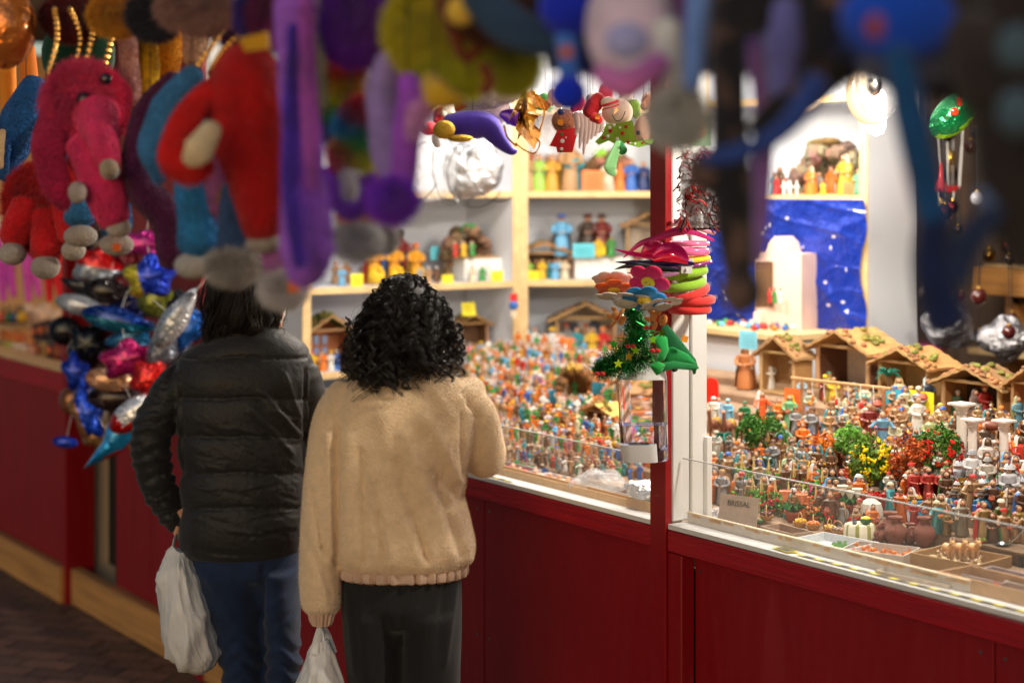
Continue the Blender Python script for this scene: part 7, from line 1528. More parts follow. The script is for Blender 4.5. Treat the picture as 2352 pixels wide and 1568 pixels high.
def elephant(x, y, s, col, label, off=0, trunk=-1, ears=True, belly=None, head=True, legs=True, fz=1, foot=S(150,140,130), inner=S(190,160,120), group="plush elephants hung by chains"):
    """elephant back pack hanging upright; s = head radius in photo px; (x,y) head centre"""
    t, d = plush("plush_elephant", label, "plush elephant", x, y, off, group=group); k = s
    if legs:
        mb = MB(); ep(mb, t, x-.1*k, y+1.9*k, d+.03, 1.05*k, 1.35*k, .75*k, belly or col, 20, lump=.05); fuzzed(mb, "body", t, int(9000*fz), .009, width=.0007)
        for i, (dx, dy, r) in enumerate(((-.95,2.9,.45),(.0,3.3,.48),(.8,2.8,.4))):
            mb = MB(); tp(mb, t, [(x+dx*k*.6,y+(dy-1.1)*k,d),(x+dx*k,y+dy*k,d-.03)], [r*k*1.1,r*k], belly or col); o = fuzzed(mb, "leg", t, int(2500*fz), .009, width=.0007)
            mb = MB(); ep(mb, t, x+dx*1.05*k, y+(dy+.42)*k, d-.04, r*k*.95, r*k*.8, r*k*.9, foot, 14); mb.build("foot", M_plush, o)
    if head:
        mb = MB(); ep(mb, t, x, y, d-.04, k, 1.02*k, .95*k, col, 24); tp(mb, t, [(x+.35*k,y+.4*k,d-.08),(x+.55*k,y+1.1*k,d-.13),(x+.7*k,y+1.7*k,d-.14)], [.7*k,.45*k,.34*k], col, 16); fuzzed(mb, "head", t, int(11000*fz), .010, width=.0007)
        mb = MB(); ep(mb, t, x+.74*k, y+1.92*k, d-.15, .28*k, .24*k, .26*k, foot, 12); mb.build("trunk_tip", M_plush, t)
        mb = MB(); ep(mb, t, x+.03*k, y-.02*k, d-.04-.93*k*d/F, .22*k, .24*k, .13*k, C['black'], 12); ep(mb, t, x+.62*k, y-.6*k, d-.04-.6*k*d/F, .18*k, .17*k, .1*k, C['black'], 12); ep(mb, t, x-.85*k, y+.1*k, d-.04-.5*k*d/F, .1*k, .2*k, .1*k, C['black'], 12); mb.build("eyes", M_gloss, t)
    if ears:
        for sx in (-1, 1):
            mb = MB(); tp(mb, t, [(x+sx*.8*k,y-.4*k,d-.02),(x+sx*1.15*k,y+.7*k,d-.05),(x+sx*.95*k,y+1.7*k,d-.06)], [.3*k,.55*k,.3*k], col, 14, flat=.35); o = fuzzed(mb, "ear", t, int(2600*fz), .008, width=.0007)
            mb = MB(); tp(mb, t, [(x+sx*.9*k,y,d-.075),(x+sx*1.12*k,y+.8*k,d-.09),(x+sx*.98*k,y+1.4*k,d-.09)], [.12*k,.3*k,.12*k], inner, 12, flat=.2); mb.build("ear_lining", M_plush, o)
    return t, d
# left group
t, d = elephant(60,300,60,S(20,75,130),"dark blue plush elephant at the far left, partly behind the red one",.25,head=False,legs=False,fz=.6)
mb = MB(); tp(mb, t, [(85,190,d),(50,270,d),(22,350,d),(12,405,d)], [30,46,42,22], S(25,85,145)); fuzzed(mb, "side", t, 6000, .009)
t, d = elephant(105,330,76,S(165,15,25),"red plush elephant body with big grey feet under the pink one",.1,head=False,ears=False,belly=S(190,15,25))
t, d = elephant(190,232,84,S(225,50,100),"pink plush elephant hanging on gold chains, nearest the frame corner",-.03,legs=False,ears=False)
mb = MB(); tp(mb, t, [(120,250,d-.06),(112,340,d-.1),(130,430,d-.1),(150,475,d-.1)], [26,40,34,14], S(175,25,75), flat=.45); fuzzed(mb, "ear", t, 5000, .009); mb = MB(); tp(mb, t, [(250,180,d-.02),(278,215,d-.02),(276,300,d)], [14,26,12], S(190,40,85), flat=.5); fuzzed(mb, "ear", t, 2500, .009)
mb = MB(); tp(mb, t, [(200,330,d-.08),(235,420,d-.1),(262,505,d-.1)], [54,48,36], S(230,45,100)); o = fuzzed(mb, "leg", t, 6000, .01); mb = MB(); ep(mb, t, 272, 522, d-.1, 30,24,26,S(165,150,140)); mb.build("foot", M_plush, o)
mb = MB(); ep(mb, t, 250, 385, d-.2, 22, 20, 20, S(170,150,125)); mb.build("paw", M_plush, t); mb = MB(); ep(mb, t, 178, 442, d-.15, 22, 26, 20, S(165,150,140)); mb.build("paw", M_plush, t)
for a, b in ((110,125),(165,160),(190,215),(235,262)): chain(t, [(b,20,d),(a+20,90,d),(a,170,d-.02)])
for x, y, lb in ((185,520,"small blue plush legs between the red and pink elephants"),(268,540,"pale blue plush foot with an orange price dot")):
    t, d = plush("dangling_plush", lb, "plush toy", x, y-60, .2); mb = MB(); tp(mb, t, [(x,y-70,d),(x,y-20,d)], [34,36], S(50,120,170)); fuzzed(mb, "leg", t, 2500, .009); mb = MB(); ep(mb, t, x, y+22, d-.02, 40, 26, 30, S(150,140,130)); mb.build("foot", M_plush, t)
    if x > 200: mb = MB(); mb.box(PX(x,y+28,d-.06)-t.location, (.014,.003,.014), S(235,110,40)); mb.build("price_dot", M_paper, t)
def sleeve(pts, rad, col, label, name="plush_scarf", cat="plush scarf", off=0, fz=3000, mat=None, flat=1, tip=None, group=None):
    x0 = pts[0][0]; t, d = plush(name, label, cat, x0, pts[0][1], off, group=group); mb = MB(); tp(mb, t, [(p[0], p[1], d+(p[2] if len(p) > 2 else 0)) for p in pts], rad, col, 14, flat=flat)
    if fz: fuzzed(mb, "plush_body", t, fz, .009, mat)
    else: mb.build("plush_body", mat or M_plush, t)
    if tip: mb = MB(); ep(mb, t, tip[0], tip[1], d-.02, tip[2], tip[3], tip[2]*.8, tip[4], 16, lump=.06); fuzzed(mb, "tip", t, 2500, .009)
    return t, d
# yellow and orange hanging scarves, green bag
sleeve([(20,60),(18,200),(25,330)],[16,20,12],S(205,120,25),"orange satin streamer at the far left",fz=0,mat=M_cloth,off=.5); sleeve([(62,110),(68,220),(55,330)],[18,22,12],S(200,105,20),"second orange satin streamer beside the first",fz=0,mat=M_cloth,off=.55)
sleeve([(325,60),(335,150),(325,260)],[26,34,22],S(240,165,10),"bright yellow plush streamer",off=.3); sleeve([(385,55),(388,130),(385,180)],[28,32,20],S(215,140,20),"mustard plush streamer right of the bright yellow one",off=.5)
sleeve([(292,60),(300,160),(305,300)],[20,22,16],S(190,140,130),"dusty pink plush tube right of the elephants",off=.2); sleeve([(455,20),(450,90),(440,140)],[28,30,20],S(205,170,140),"cream fluffy strip behind the gold chain",off=.5)
t, d = plush("green_velvet_bag", "dark green velvet bag above the pink elephant", "velvet bag", 175, 60, .2); mb = MB(); ep(mb, t, 180, 125, d, 85, 95, 50, S(10,60,35), 24); mb.build("bag", M_velvet, t)
t, d = plush("glass_lantern_balloon", "clear amber patterned balloon in the upper left corner", "balloon", 20, 0, -.4); mb = MB(); ep(mb, t, 10, 60, d, 75, 95, 60, S(215,120,50), 26, lump=.05); mb.build("skin", M_foil, t)
for x, y, rx, ry, c, lb in ((165,40,62,45,S(110,12,16),"dark red plush hat at the top edge"),(262,32,50,40,S(225,145,30),"golden yellow plush hat at the top edge"),(350,35,50,45,S(45,45,60),"dark slate plush head at the top edge"),(450,15,80,48,S(165,125,115),"dusty beige plush snout at the top edge"),(590,15,40,70,S(60,40,140),"indigo plush hat next to the purple scarf"),(625,40,45,55,S(120,25,90),"dark plum plush hood beside the purple scarf")):
    t, d = plush("plush_animal", lb, "plush toy", x, y-ry, .0); mb = MB(); ep(mb, t, x, y, d, rx, ry, rx*.7, c, 20, lump=.08); ep(mb, t, x+rx*.5, y+ry*.4, d-.02, rx*.5, ry*.5, rx*.4, jit(c,.2), 14); fuzzed(mb, "head", t, 4000, .009)
t, d = plush("chain_strap", "pair of gold chain straps above the light blue elephant", "chain strap", 500, 60, .1, hang=False); chain(t, [(540,20,d),(490,100,d),(440,170,d)]); chain(t, [(560,60,d),(510,120,d),(480,170,d)])
# middle group
t, d = elephant(345,300,52,S(80,15,65),"dark plum plush elephant behind the light blue one",.15,head=False,ears=False,legs=False)
mb = MB(); tp(mb, t, [(400,175,d),(330,280,d),(320,420,d),(385,500,d),(395,600,d)], [20,34,36,42,30], S(75,14,60)); fuzzed(mb, "side", t, 6000, .009)
t, d = elephant(440,250,70,S(60,130,180),"light blue plush elephant beside the big red one",.0,ears=False,head=False,legs=False)
mb = MB(); tp(mb, t, [(450,170,d),(385,250,d),(350,340,d),(368,410,d)], [24,42,34,16], S(60,125,175), flat=.6); fuzzed(mb, "ear", t, 4000, .01); mb = MB(); ep(mb, t, 455, 300, d+.05, 75, 110, 50, S(45,115,165), 20); fuzzed(mb, "head", t, 4000, .01)
mb = MB(); tp(mb, t, [(440,400,d),(450,480,d),(455,560,d)], [40,46,48], S(40,125,180)); fuzzed(mb, "body", t, 5000, .01); mb = MB(); ep(mb, t, 445, 610, d, 46, 32, 36, S(165,160,155), 16); mb.build("foot", M_plush, t)
sleeve([(480,300),(492,390),(512,480)],[20,30,26],S(150,85,140),"mauve plush arm with brown paw between blue legs",off=.02,tip=(535,455,14,16,S(170,120,80)))
sleeve([(545,430),(548,520),(540,580)],[36,46,46],S(45,75,120),"slate blue plush leg with pale foot behind the red elephant",off=.05,tip=(535,612,52,30,S(170,165,160)))
t, d = elephant(565,270,100,S(190,12,15),"large red plush elephant with beige lined ear, centre of the row",-.1,ears=False,head=False,legs=False)
mb = MB(); tp(mb, t, [(570,130,d),(565,220,d),(580,330,d),(600,450,d),(602,530,d)], [60,100,90,62,44], S(175,8,10), 22); fuzzed(mb, "body", t, 12000, .011); mb = MB(); ep(mb, t, 605, 558, d, 42, 24, 34, S(150,140,130), 14); mb.build("foot", M_plush, t)
mb = MB(); tp(mb, t, [(500,190,d-.03),(430,270,d-.06),(400,360,d-.08),(440,395,d-.08),(480,380,d-.06)], [20,34,36,28,14], S(205,20,18), flat=.6); fuzzed(mb, "ear", t, 5000, .01); mb = MB(); tp(mb, t, [(490,290,d-.12),(455,345,d-.14),(432,370,d-.13)], [22,36,20], S(205,180,140), flat=.4); mb.build("ear_lining", M_plush, t)
mb = MB(); mb.slab([((PX(x,y,d-.16)-t.location).x, (PX(x,y,d-.16)-t.location).z) for x, y in ((560,95),(625,80),(628,118),(575,125))], .02, S(225,165,30), Matrix.Translation((0,-.2,0))); mb.build("yellow_tag", M_cloth, t)
# purple scarf with pink and purple streaks
t, d = sleeve([(680,-10),(685,120),(690,260),(692,380),(700,480),(705,575),(702,635)],[52,50,46,48,58,62,40],S(140,85,195),"long purple plush scarf hanging in front of the red elephant",off=-.25,fz=12000)
mb = MB(); tp(mb, t, [(700,0,d-.07),(705,150,d-.07),(712,300,d-.07),(716,420,d-.07)], [16,20,18,10], S(165,85,175), flat=.6); fuzzed(mb, "pink_streak", t, 3000, .01); mb = MB(); tp(mb, t, [(675,60,d-.06),(668,260,d-.06),(665,420,d-.07),(690,600,d-.08)], [16,18,18,12], S(80,45,165), flat=.5); fuzzed(mb, "dark_streak", t, 3000, .01)
sleeve([(728,0),(732,120),(733,240)],[12,14,10],S(225,175,140),"thin peach plush strip right of the purple scarf",off=-.2)
sleeve([(625,570),(640,610),(650,640)],[30,30,28],S(175,110,175),"mauve plush leg with grey foot and orange dot",off=.0,tip=(652,662,40,24,S(175,170,170)))
mb = MB(); mb.box((0,0,0), (.016,.003,.016), S(240,120,40)); o = mb.build("price_dot", M_paper); o.location = PX(674,659,dp(652)-.08); tag(o, "round orange price dot on the grey plush foot", "price dot")
t, d = plush("plush_hat", "round deep purple plush hat at the top edge", "plush hat", 810, 0, -.1); mb = MB(); ep(mb, t, 808, 45, d, 68, 82, 55, S(85,15,130), 24, lump=.05); fuzzed(mb, "crown", t, 6000, .01)
t, d = plush("rainbow_plush", "rainbow striped plush body", "plush toy", 780, 140, .1)
for i, c in enumerate((S(225,40,45),S(245,120,20),S(240,185,20),S(50,130,60),S(25,70,150))): mb = MB(); ep(mb, t, 778-i*3, 150+34*i, d+.004*i, 54-2*i, 26, 40, c, 18); fuzzed(mb, "stripe", t, 2000, .009)
t, d = plush("rainbow_fish_plush", "small rainbow plush with yellow belly and orange dot", "plush toy", 810, 250, .05)
for x, y, rx, ry, c in ((835,262,34,24,S(200,40,60)),(812,290,34,26,S(40,120,180)),(830,318,38,26,S(30,150,90)),(812,345,44,30,S(150,150,40)),(790,352,26,22,S(150,20,80))): mb = MB(); ep(mb, t, x, y, d-.02, rx, ry, 24, c, 16); fuzzed(mb, "stripe", t, 1500, .009)
sleeve([(845,180),(865,220),(862,240)],[18,20,16],S(225,140,130),"salmon plush nose by the rainbow fish",off=.0); sleeve([(745,345),(775,325),(800,310)],[4,9,4],S(215,200,200),"thin white plush tail crossing the rainbow body",off=-.02,fz=0)
sleeve([(755,390),(775,450),(800,480),(830,455),(835,400)],[22,26,24,24,18],S(105,55,175),"purple plush collar loop above coral plush",off=.0); sleeve([(800,400),(805,440)],[24,12],S(240,180,170),"pale pink plush throat inside the purple loop",off=-.05)
sleeve([(850,385),(835,440),(815,510)],[38,50,48],S(240,105,95),"coral red plush leg with pale foot",off=.15,tip=(822,552,46,26,S(200,190,190))); sleeve([(885,480),(892,520)],[24,22],S(225,85,85),"smaller coral plush leg behind the purple pompom",off=.3,tip=(878,545,18,16,S(190,180,180)))
t, d = sleeve([(935,180),(950,230),(935,320),(925,420)],[26,34,34,24],S(120,60,190),"purple plush rabbit ear ending in a pompom",off=-.1,tip=(905,455,40,34,S(95,30,150)))
sleeve([(895,130),(880,210),(885,320),(905,430)],[30,36,38,26],S(110,95,140),"grey violet plush ear lining next to purple ear",off=-.05); sleeve([(1000,230),(960,260),(950,300)],[20,28,14],S(150,110,205),"lilac plush arm beside the orange beak",off=-.1)
# yellow / olive bird and orange beak
t, d = plush("yellow_bird_plush", "olive and yellow plush bird with brown straps and orange beak", "plush toy", 1010, 10, .0)
for nm, x, y, rx, ry, c in (("body",985,70,85,90,S(165,140,15)),("wing",1060,40,70,60,S(200,110,20)),("face",1095,110,60,70,S(215,170,25)),("cheek",1170,150,48,46,S(190,175,30)),("breast",1030,150,70,60,S(200,150,20)),("crest",1140,100,50,44,S(235,140,70))): mb = MB(); ep(mb, t, x, y, d, rx, ry, rx*.6, c, 18, lump=.06); fuzzed(mb, nm, t, 4000, .01)
mb = MB(); tp(mb, t, [(990,190,d-.1),(1010,220,d-.14),(1060,235,d-.14)], [26,34,14], S(235,115,20)); mb.build("beak", M_plush, t)
for i, p in enumerate(([(1010,0,d-.12),(1040,70,d-.14),(1060,130,d-.13)],[(1180,30,d-.08),(1110,100,d-.13),(1070,140,d-.12)],[(1110,150,d-.13),(1125,190,d-.13),(1110,210,d-.12)])): mb = MB(); tp(mb, t, p, [12,14,12], S(85,35,12)); mb.build("strap", M_plush, t)
t, d = plush("brown_plush", "dark brown plush head above the yellow bird", "plush toy", 1130, -40, -.05); mb = MB(); ep(mb, t, 1120, 15, d, 75, 62, 60, S(70,38,18), 20); fuzzed(mb, "head", t, 4000, .01); mb = MB(); ep(mb, t, 1060,25,d-.1,36,36,20,S(215,120,40)); mb.build("muzzle", M_plush, t)
# right group, nearest the lens
t, d = plush("blue_bucket_hat", "wide dark slate blue hat brim at the top", "plush hat", 1210, -30, -.1); mb = MB(); tp(mb, t, [(1090,-20,d),(1160,50,d),(1260,90,d),(1330,60,d)], [40,52,40,34], S(28,45,65), flat=.5); mb.build("brim", M_plush, t)
t, d = plush("royal_blue_plush", "royal blue plush toy with ball foot and orange dot", "plush toy", 1310, -40, -.05); mb = MB(); ep(mb, t, 1310, 20, d, 75, 70, 55, S(10,25,130), 20); mb.build("head", M_plush, t); mb = MB(); tp(mb, t, [(1300,60,d),(1305,130,d),(1308,190,d)], [30,26,26], S(40,80,160)); mb.build("leg", M_plush, t); mb = MB(); ep(mb, t, 1305, 215, d-.02, 46, 44, 36, S(5,30,165), 18); mb.build("foot", M_plush, t); mb = MB(); tp(mb, t, [(1278,60,d+.03),(1268,120,d+.03),(1270,160,d+.03)], [16,18,12], C['black']); mb.build("strap", M_plush, t); mb = MB(); mb.box(PX(1300,120,d-.08)-t.location, (.013,.003,.013), S(215,110,50)); mb.build("price_dot", M_paper, t)
t, d = plush("pink_unicorn_plush", "big pale mauve plush with pink shading", "plush toy", 1450, -60, -.05); mb = MB(); ep(mb, t, 1450, 60, d+.05, 105, 150, 70, S(165,130,185), 26, lump=.04); mb.build("head", M_plush, t); mb = MB(); tp(mb, t, [(1380,170,d-.02),(1440,195,d-.04),(1520,140,d-.03)], [26,36,24], S(185,80,130)); mb.build("cheek", M_plush, t); mb = MB(); ep(mb, t, 1440, 95, d-.12, 52, 44, 20, S(110,110,170), 16); mb.build("eye_patch", M_plush, t)
t, d = sleeve([(1530,60),(1545,150),(1555,210)],[36,34,24],S(175,160,200),"lilac grey plush leg ending in a white pompom",off=.0,fz=0,tip=(1555,270,50,54,S(185,185,215)))
sleeve([(1610,-20),(1600,80),(1590,200)],[34,30,22],S(70,95,150),"steel blue plush tube between mauve plush and leopard arm",off=-.02,fz=0)
M_leop = pm("leopard_plush", (.02,.015,.012), rough=.95, sheen=.5, var=.0); 
def leopard():
    m = bpy.data.materials.new("leopard_fur"); m.use_nodes = True; t_ = m.node_tree; b = t_.nodes["Principled BSDF"]; n = t_.nodes.new("ShaderNodeTexNoise"); n.inputs["Scale"].default_value = 26; tc = t_.nodes.new("ShaderNodeTexCoord"); t_.links.new(tc.outputs["Object"], n.inputs[0]); cr = t_.nodes.new("ShaderNodeValToRGB"); cr.color_ramp.elements[0].position = .5; cr.color_ramp.elements[0].color = (.012,.011,.016,1); cr.color_ramp.elements[1].position = .66; cr.color_ramp.elements[1].color = (.16,.09,.07,1); t_.links.new(n.outputs[0], cr.inputs[0]); t_.links.new(cr.outputs[0], b.inputs["Base Color"]); b.inputs["Roughness"].default_value = .95; b.inputs["Sheen Weight"].default_value = .3; return m
ML = leopard(); NB_ = S(24,44,98)
t, d = plush("leopard_plush", "near black leopard print plush with long dangling arm", "plush toy", 1700, -60, .0)
def lp(pts, rad, nm, m=ML, c=(.02,.02,.02), dd=0): mb = MB(); tp(mb, t, [(p[0], p[1], d+dd) for p in pts], rad, c, 14); mb.build(nm, m, t)
lp([(1680,-40),(1672,120),(1675,260),(1680,420),(1690,560),(1700,640)], [44,44,42,50,42,32], "arm"); lp([(1600,388),(1650,410),(1700,400)], [36,44,30], "elbow")
lp([(1690,640),(1710,672),(1730,680)], [40,52,36], "paw"); lp([(1900,-30),(1900,80),(1880,180),(1800,250),(1740,300)], [80,70,52,42,30], "leg")
lp([(1740,-20),(1745,60)], [52,40], "shoulder")
t, d = plush("navy_strap_plush", "navy blue plush arm crossing in front of the leopard arm", "plush toy", 1860, 60, -.1)
lp([(1880,190),(1800,300),(1700,350),(1620,365)], [34,24,22,16], "arm", M_plush, NB_)
t, d = sleeve([(1740,100),(1760,200),(1755,320),(1748,450),(1740,600)],[34,36,26,24,16],S(130,90,150),"dusky mauve plush leg behind the leopard arm",off=.1,fz=0)
sleeve([(1790,20),(1800,120),(1790,220)],[50,52,30],S(70,70,120),"slate violet plush belly at the top",off=.05,fz=0)
t, d = plush("blue_plush_bear", "big blue plush head with brown nose at the upper right", "plush toy", 2060, -60, -.05); mb = MB(); ep(mb, t, 2070, 40, d, 140, 105, 90, S(8,50,140), 26, lump=.04); mb.build("head", M_plush, t); mb = MB(); ep(mb, t, 2010, 62, d-.12, 22, 30, 16, S(120,45,15), 14); mb.build("nose", M_plush, t); mb = MB(); ep(mb, t, 2100,150,d+.02,130,60,60,S(48,50,66),20); mb.build("collar", M_plush, t)
t, d = plush("teal_plush_toy", "pair of long dark teal plush legs hanging at the right", "plush toy", 2120, 100, -.05)
lp([(2060,120),(2090,260),(2120,400),(2150,520)], [34,42,40,40], "leg", M_plush, S(8,48,85)); lp([(2150,500),(2140,600),(2160,700),(2175,740)], [40,46,54,60], "foot", M_plush, S(8,18,48)); lp([(2290,480),(2220,560),(2190,640)], [26,40,40], "leg", M_plush, S(18,28,52)); lp([(2250,440),(2285,490)], [14,22], "cuff", M_plush, S(60,75,105))
t, d = plush("dark_plush_toy", "very large black brown plush back at the right edge", "plush toy", 2330, -80, .05); mb = MB(); ep(mb, t, 2345, 230, d, 112, 380, 90, S(26,20,19), 26, lump=.03); mb.build("body", M_plush, t)
for y in (110,260): mb = MB(); ep(mb, t, 2335, y, d-.13, 46, 56, 30, S(45,60,70), 16); mb.build("patch", M_plush, t)
for x0, y0, x1, y1, c, lb in ((2180,-10,2260,120,S(30,26,28),"dark grey plush hanging at the upper right corner"),(2230,60,2250,220,S(32,26,26),"charcoal plush side next to the black brown back")):
    sleeve([(x0,y0),((x0+x1)/2,(y0+y1)/2),(x1,y1)],[60,66,50],c,lb,off=.0,fz=0)

# second row of toys closing the view along the top
for i, (x, y, rx, ry, c, l_, off) in enumerate(((480,30,55,50,S(170,130,120),"dusty rose",.4),(560,70,50,60,S(120,60,110),"plum",.35),(650,20,60,60,S(90,20,80),"dark plum",.3),(745,30,34,70,S(240,160,40),"bright orange yellow",.3),(745,110,40,60,S(120,140,160),"grey blue",.4),(870,60,55,95,S(100,60,140),"violet",.25),(905,120,60,60,S(130,110,110),"grey brown",.3),(945,40,60,85,S(140,130,20),"olive green",.2),(1050,150,70,60,S(190,150,30),"mustard",.25),(1150,60,80,70,S(60,35,20),"dark brown",.2),(1250,50,70,60,S(20,30,60),"midnight blue",.2),(1345,80,50,80,S(40,40,110),"indigo",.15),(1420,60,80,90,S(140,100,160),"mauve",.2),(1540,40,80,100,S(150,80,140),"pink violet",.15),(1620,60,60,100,S(80,80,140),"slate blue",.2),(1700,60,80,100,S(24,22,30),"near black",.2),(1800,60,90,110,S(55,55,95),"dim violet",.2),(1890,80,80,110,S(18,16,20),"black",.12),(1980,60,90,100,S(20,50,120),"deep blue",.15),(2100,80,110,120,S(25,40,90),"navy",.12),(2200,80,90,150,S(40,38,48),"charcoal",.12),(2290,120,90,180,S(30,26,28),"dark brown grey",.12))):
    t, d = plush("hanging_plush", f"{l_} plush body in the rear row at the top edge", "plush toy", x, y-ry, off); mb = MB(); ep(mb, t, x, y-8, d, rx*.92, ry*.92, rx*.6, c, 20, lump=.08); ep(mb, t, x+rx*.4, y+ry*.45, d-.03, rx*.45, ry*.42, rx*.4, jit(c,.25), 14, lump=.05); ep(mb, t, x-rx*.5, y+ry*.2, d-.02, rx*.4, ry*.5, rx*.35, jit(c,.25), 14, lump=.05)
    fuzzed(mb, "body", t, 2500, .01)
# ================================================================== foil balloons at the dark bay
def outline(kind, w, h):
    if kind == 'oval': return [(w/2*math.cos(a), h/2*math.sin(a)) for a in np.linspace(0,2*math.pi,41)[:-1]]
    if kind == 'fish':
        P = []
        for a in np.linspace(0,2*math.pi,49)[:-1]:
            r = 1-.35*max(0,math.cos(a))**8; x = w/2*math.cos(a)*(1 if math.cos(a) < 0 else 1.05); z = h/2*math.sin(a)*(1-.45*max(0,math.cos(a))**1.2)
            P.append((x, z))
        return P
    if kind == 'star': return [((w/2 if k % 2 == 0 else w/4.2)*math.sin(k*math.pi/5), (h/2 if k % 2 == 0 else h/4.2)*math.cos(k*math.pi/5)) for k in range(10)]
    if kind == 'kite': 
        q = [(-w/2,0),(-w*.1,h*.22),(w*.1,h/2),(w*.35,h*.3),(w/2,0),(w*.3,-h*.3),(0,-h*.35)]; return q
    if kind == 'lobed': return [((1+.16*math.sin(5*a+1))*w/2*math.cos(a), (1+.16*math.sin(5*a+1))*h/2*math.sin(a)) for a in np.linspace(0,2*math.pi,49)[:-1]]
def balloon(x, y, w, h, rot, kind, colf, label, n=-.32, th=.3, yaw=0, group="foil balloons tied in the cluster"):
    d = at_n(x, y, n).y; k = d/F; t = thing("foil_balloon", label, "foil balloon", PX(x, y, d), 0, group); t.rotation_euler = (0, rot, yaw)
    P = outline(kind, w*k, h*k); m = []
    for i in range(len(P)):
        a, b = P[i], P[(i+1) % len(P)]; m += [a, ((a[0]+b[0])/2, (a[1]+b[1])/2)]
    mb = MB(); mb.puff(m, min(w, h)*k*th, colf, wr=.35, rings=9); mb.build("foil_skin", M_foil, t)
    mb = MB(); mb.tube([(0,0,-h*k*.0),(0,.06,.1)], .001, 4, C['white']); mb.build("ribbon", M_cloth, t); return t
def two(c1, c2, f): return lambda x, z: c1 if f(x, z) else c2
SV, BL, RD_, TL = S(175,180,190), S(10,40,190), S(190,10,15), S(10,110,140)
balloon(222,612,110,90,.2,'lobed',two(S(200,20,25),S(190,200,215),lambda x,z: z>0),"red and white balloon with green dots at the cluster top")
balloon(345,635,120,95,-.2,'lobed',two(S(20,60,200),S(220,205,60),lambda x,z: x>-.03),"blue balloon with pale yellow side panels",-.34)
balloon(180,655,100,60,.35,'kite',lambda x,z: S(60,62,68),"dark grey pointed tail balloon at the left edge of the cluster")
balloon(245,668,110,60,.1,'fish',lambda x,z: S(35,25,26),"dark brown glossy balloon under the red and white one")
balloon(188,702,125,48,.24,'fish',lambda x,z: SV,"silver grey fin shaped balloon pointing left",-.4)
balloon(270,735,170,60,.22,'fish',two(S(10,60,150),TL,lambda x,z: z>0),"turquoise and blue fish balloon with yellow spots",-.36)
balloon(403,732,160,62,-.98,'fish',two(SV,S(215,218,222),lambda x,z: z>-.01),"silver seal shaped balloon leaning to upper right",-.42,.35)
balloon(440,755,60,110,.7,'lobed',lambda x,z: S(10,90,180),"small bright blue balloon behind the silver seal",-.26)
balloon(205,790,100,100,.3,'lobed',lambda x,z: S(16,20,28),"black blue balloon in the shaded middle of the cluster",-.28)
balloon(300,775,110,70,-.5,'lobed',lambda x,z: S(25,110,160),"teal blue crumpled balloon behind the magenta one",-.26)
balloon(375,800,70,110,.5,'fish',lambda x,z: S(120,125,140),"grey balloon wedge above the red one",-.34)
balloon(290,825,120,85,-.25,'lobed',lambda x,z: S(190,20,110),"plain magenta balloon in the middle",-.42)
balloon(250,872,110,56,.12,'oval',lambda x,z: S(215,160,120),"plain tan oval balloon below the magenta one",-.44)
balloon(175,855,60,90,-.3,'lobed',lambda x,z: S(10,60,190),"royal blue wavy balloon left of the tan oval",-.36)
balloon(265,915,130,62,.05,'oval',lambda x,z: S(45,22,26),"dark maroon oval balloon under the tan one",-.40)
balloon(345,870,90,90,.4,'lobed',lambda x,z: S(215,25,20),"glossy red balloon beside the jacket shoulder",-.38)
balloon(315,945,150,70,-.6,'fish',two(S(220,222,228),S(205,20,20),lambda x,z: abs(x)<.06 and z>-.015),"red balloon with a white window patch",-.44)
balloon(200,950,70,120,-.35,'lobed',two(S(10,70,200),S(170,120,70),lambda x,z: x>-.02),"blue and tan twisted balloon at the lower left",-.38)
balloon(150,1015,60,28,.1,'oval',lambda x,z: S(10,60,190),"small blue sausage balloon sticking out left",-.36)
balloon(225,1000,70,60,.2,'lobed',lambda x,z: S(150,110,60),"ochre ring balloon at the bottom left",-.34)
balloon(262,1015,190,86,-.72,'kite',two(S(20,150,215),S(200,20,25),lambda x,z: z>-.035 ),"bright blue and red rocket balloon pointing down left",-.46,.3)
balloon(330,560,120,60,.1,'lobed',lambda x,z: S(180,30,130),"shiny magenta balloon at the top behind plush feet",-.28)
balloon(240,560,110,60,-.1,'lobed',lambda x,z: S(50,30,40),"dark sequinned balloon just under the blue feet",-.26)

# ================================================================== stock of the far left stall
def nl(x, y, n, z=None): p = at_n(x, y, n); return p if z is None else Vector((p.x, p.y, z))
for i, (x, c1, l_) in enumerate(((12,S(190,70,190),"purple"),(70,S(200,80,190),"lilac"),(118,S(215,25,50),"red"))):
    t = thing("striped_hat", f"{l_} and beige plush hat with long dangling ends in the far left stall", "plush hat", nl(x, 540, .35)); d = t.location.y
    mb = MB(); tp(mb, t, [(x-16,520,d),(x-8,620,d),(x-4,690,d)], [12,12,7], c1); tp(mb, t, [(x+18,520,d),(x+12,610,d),(x+20,680,d)], [12,12,7], c1); mb.build("dangle", M_plush, t); mb = MB(); tp(mb, t, [(x,500,d+.02),(x+4,600,d+.02),(x+6,650,d+.02)], [18,14,8], S(225,185,165)); mb.build("lining", M_plush, t); cord([PX(x,520,d),(PX(x,0,d).x,d,2.6)], t)
mb = MB(); mb.ell((0,0,0), .02, S(30,150,190), 12); o = mb.build("pompom", M_plush); o.location = nl(32, 572, .33); tag(o, "turquoise pompom hanging at the far left", "pompom")
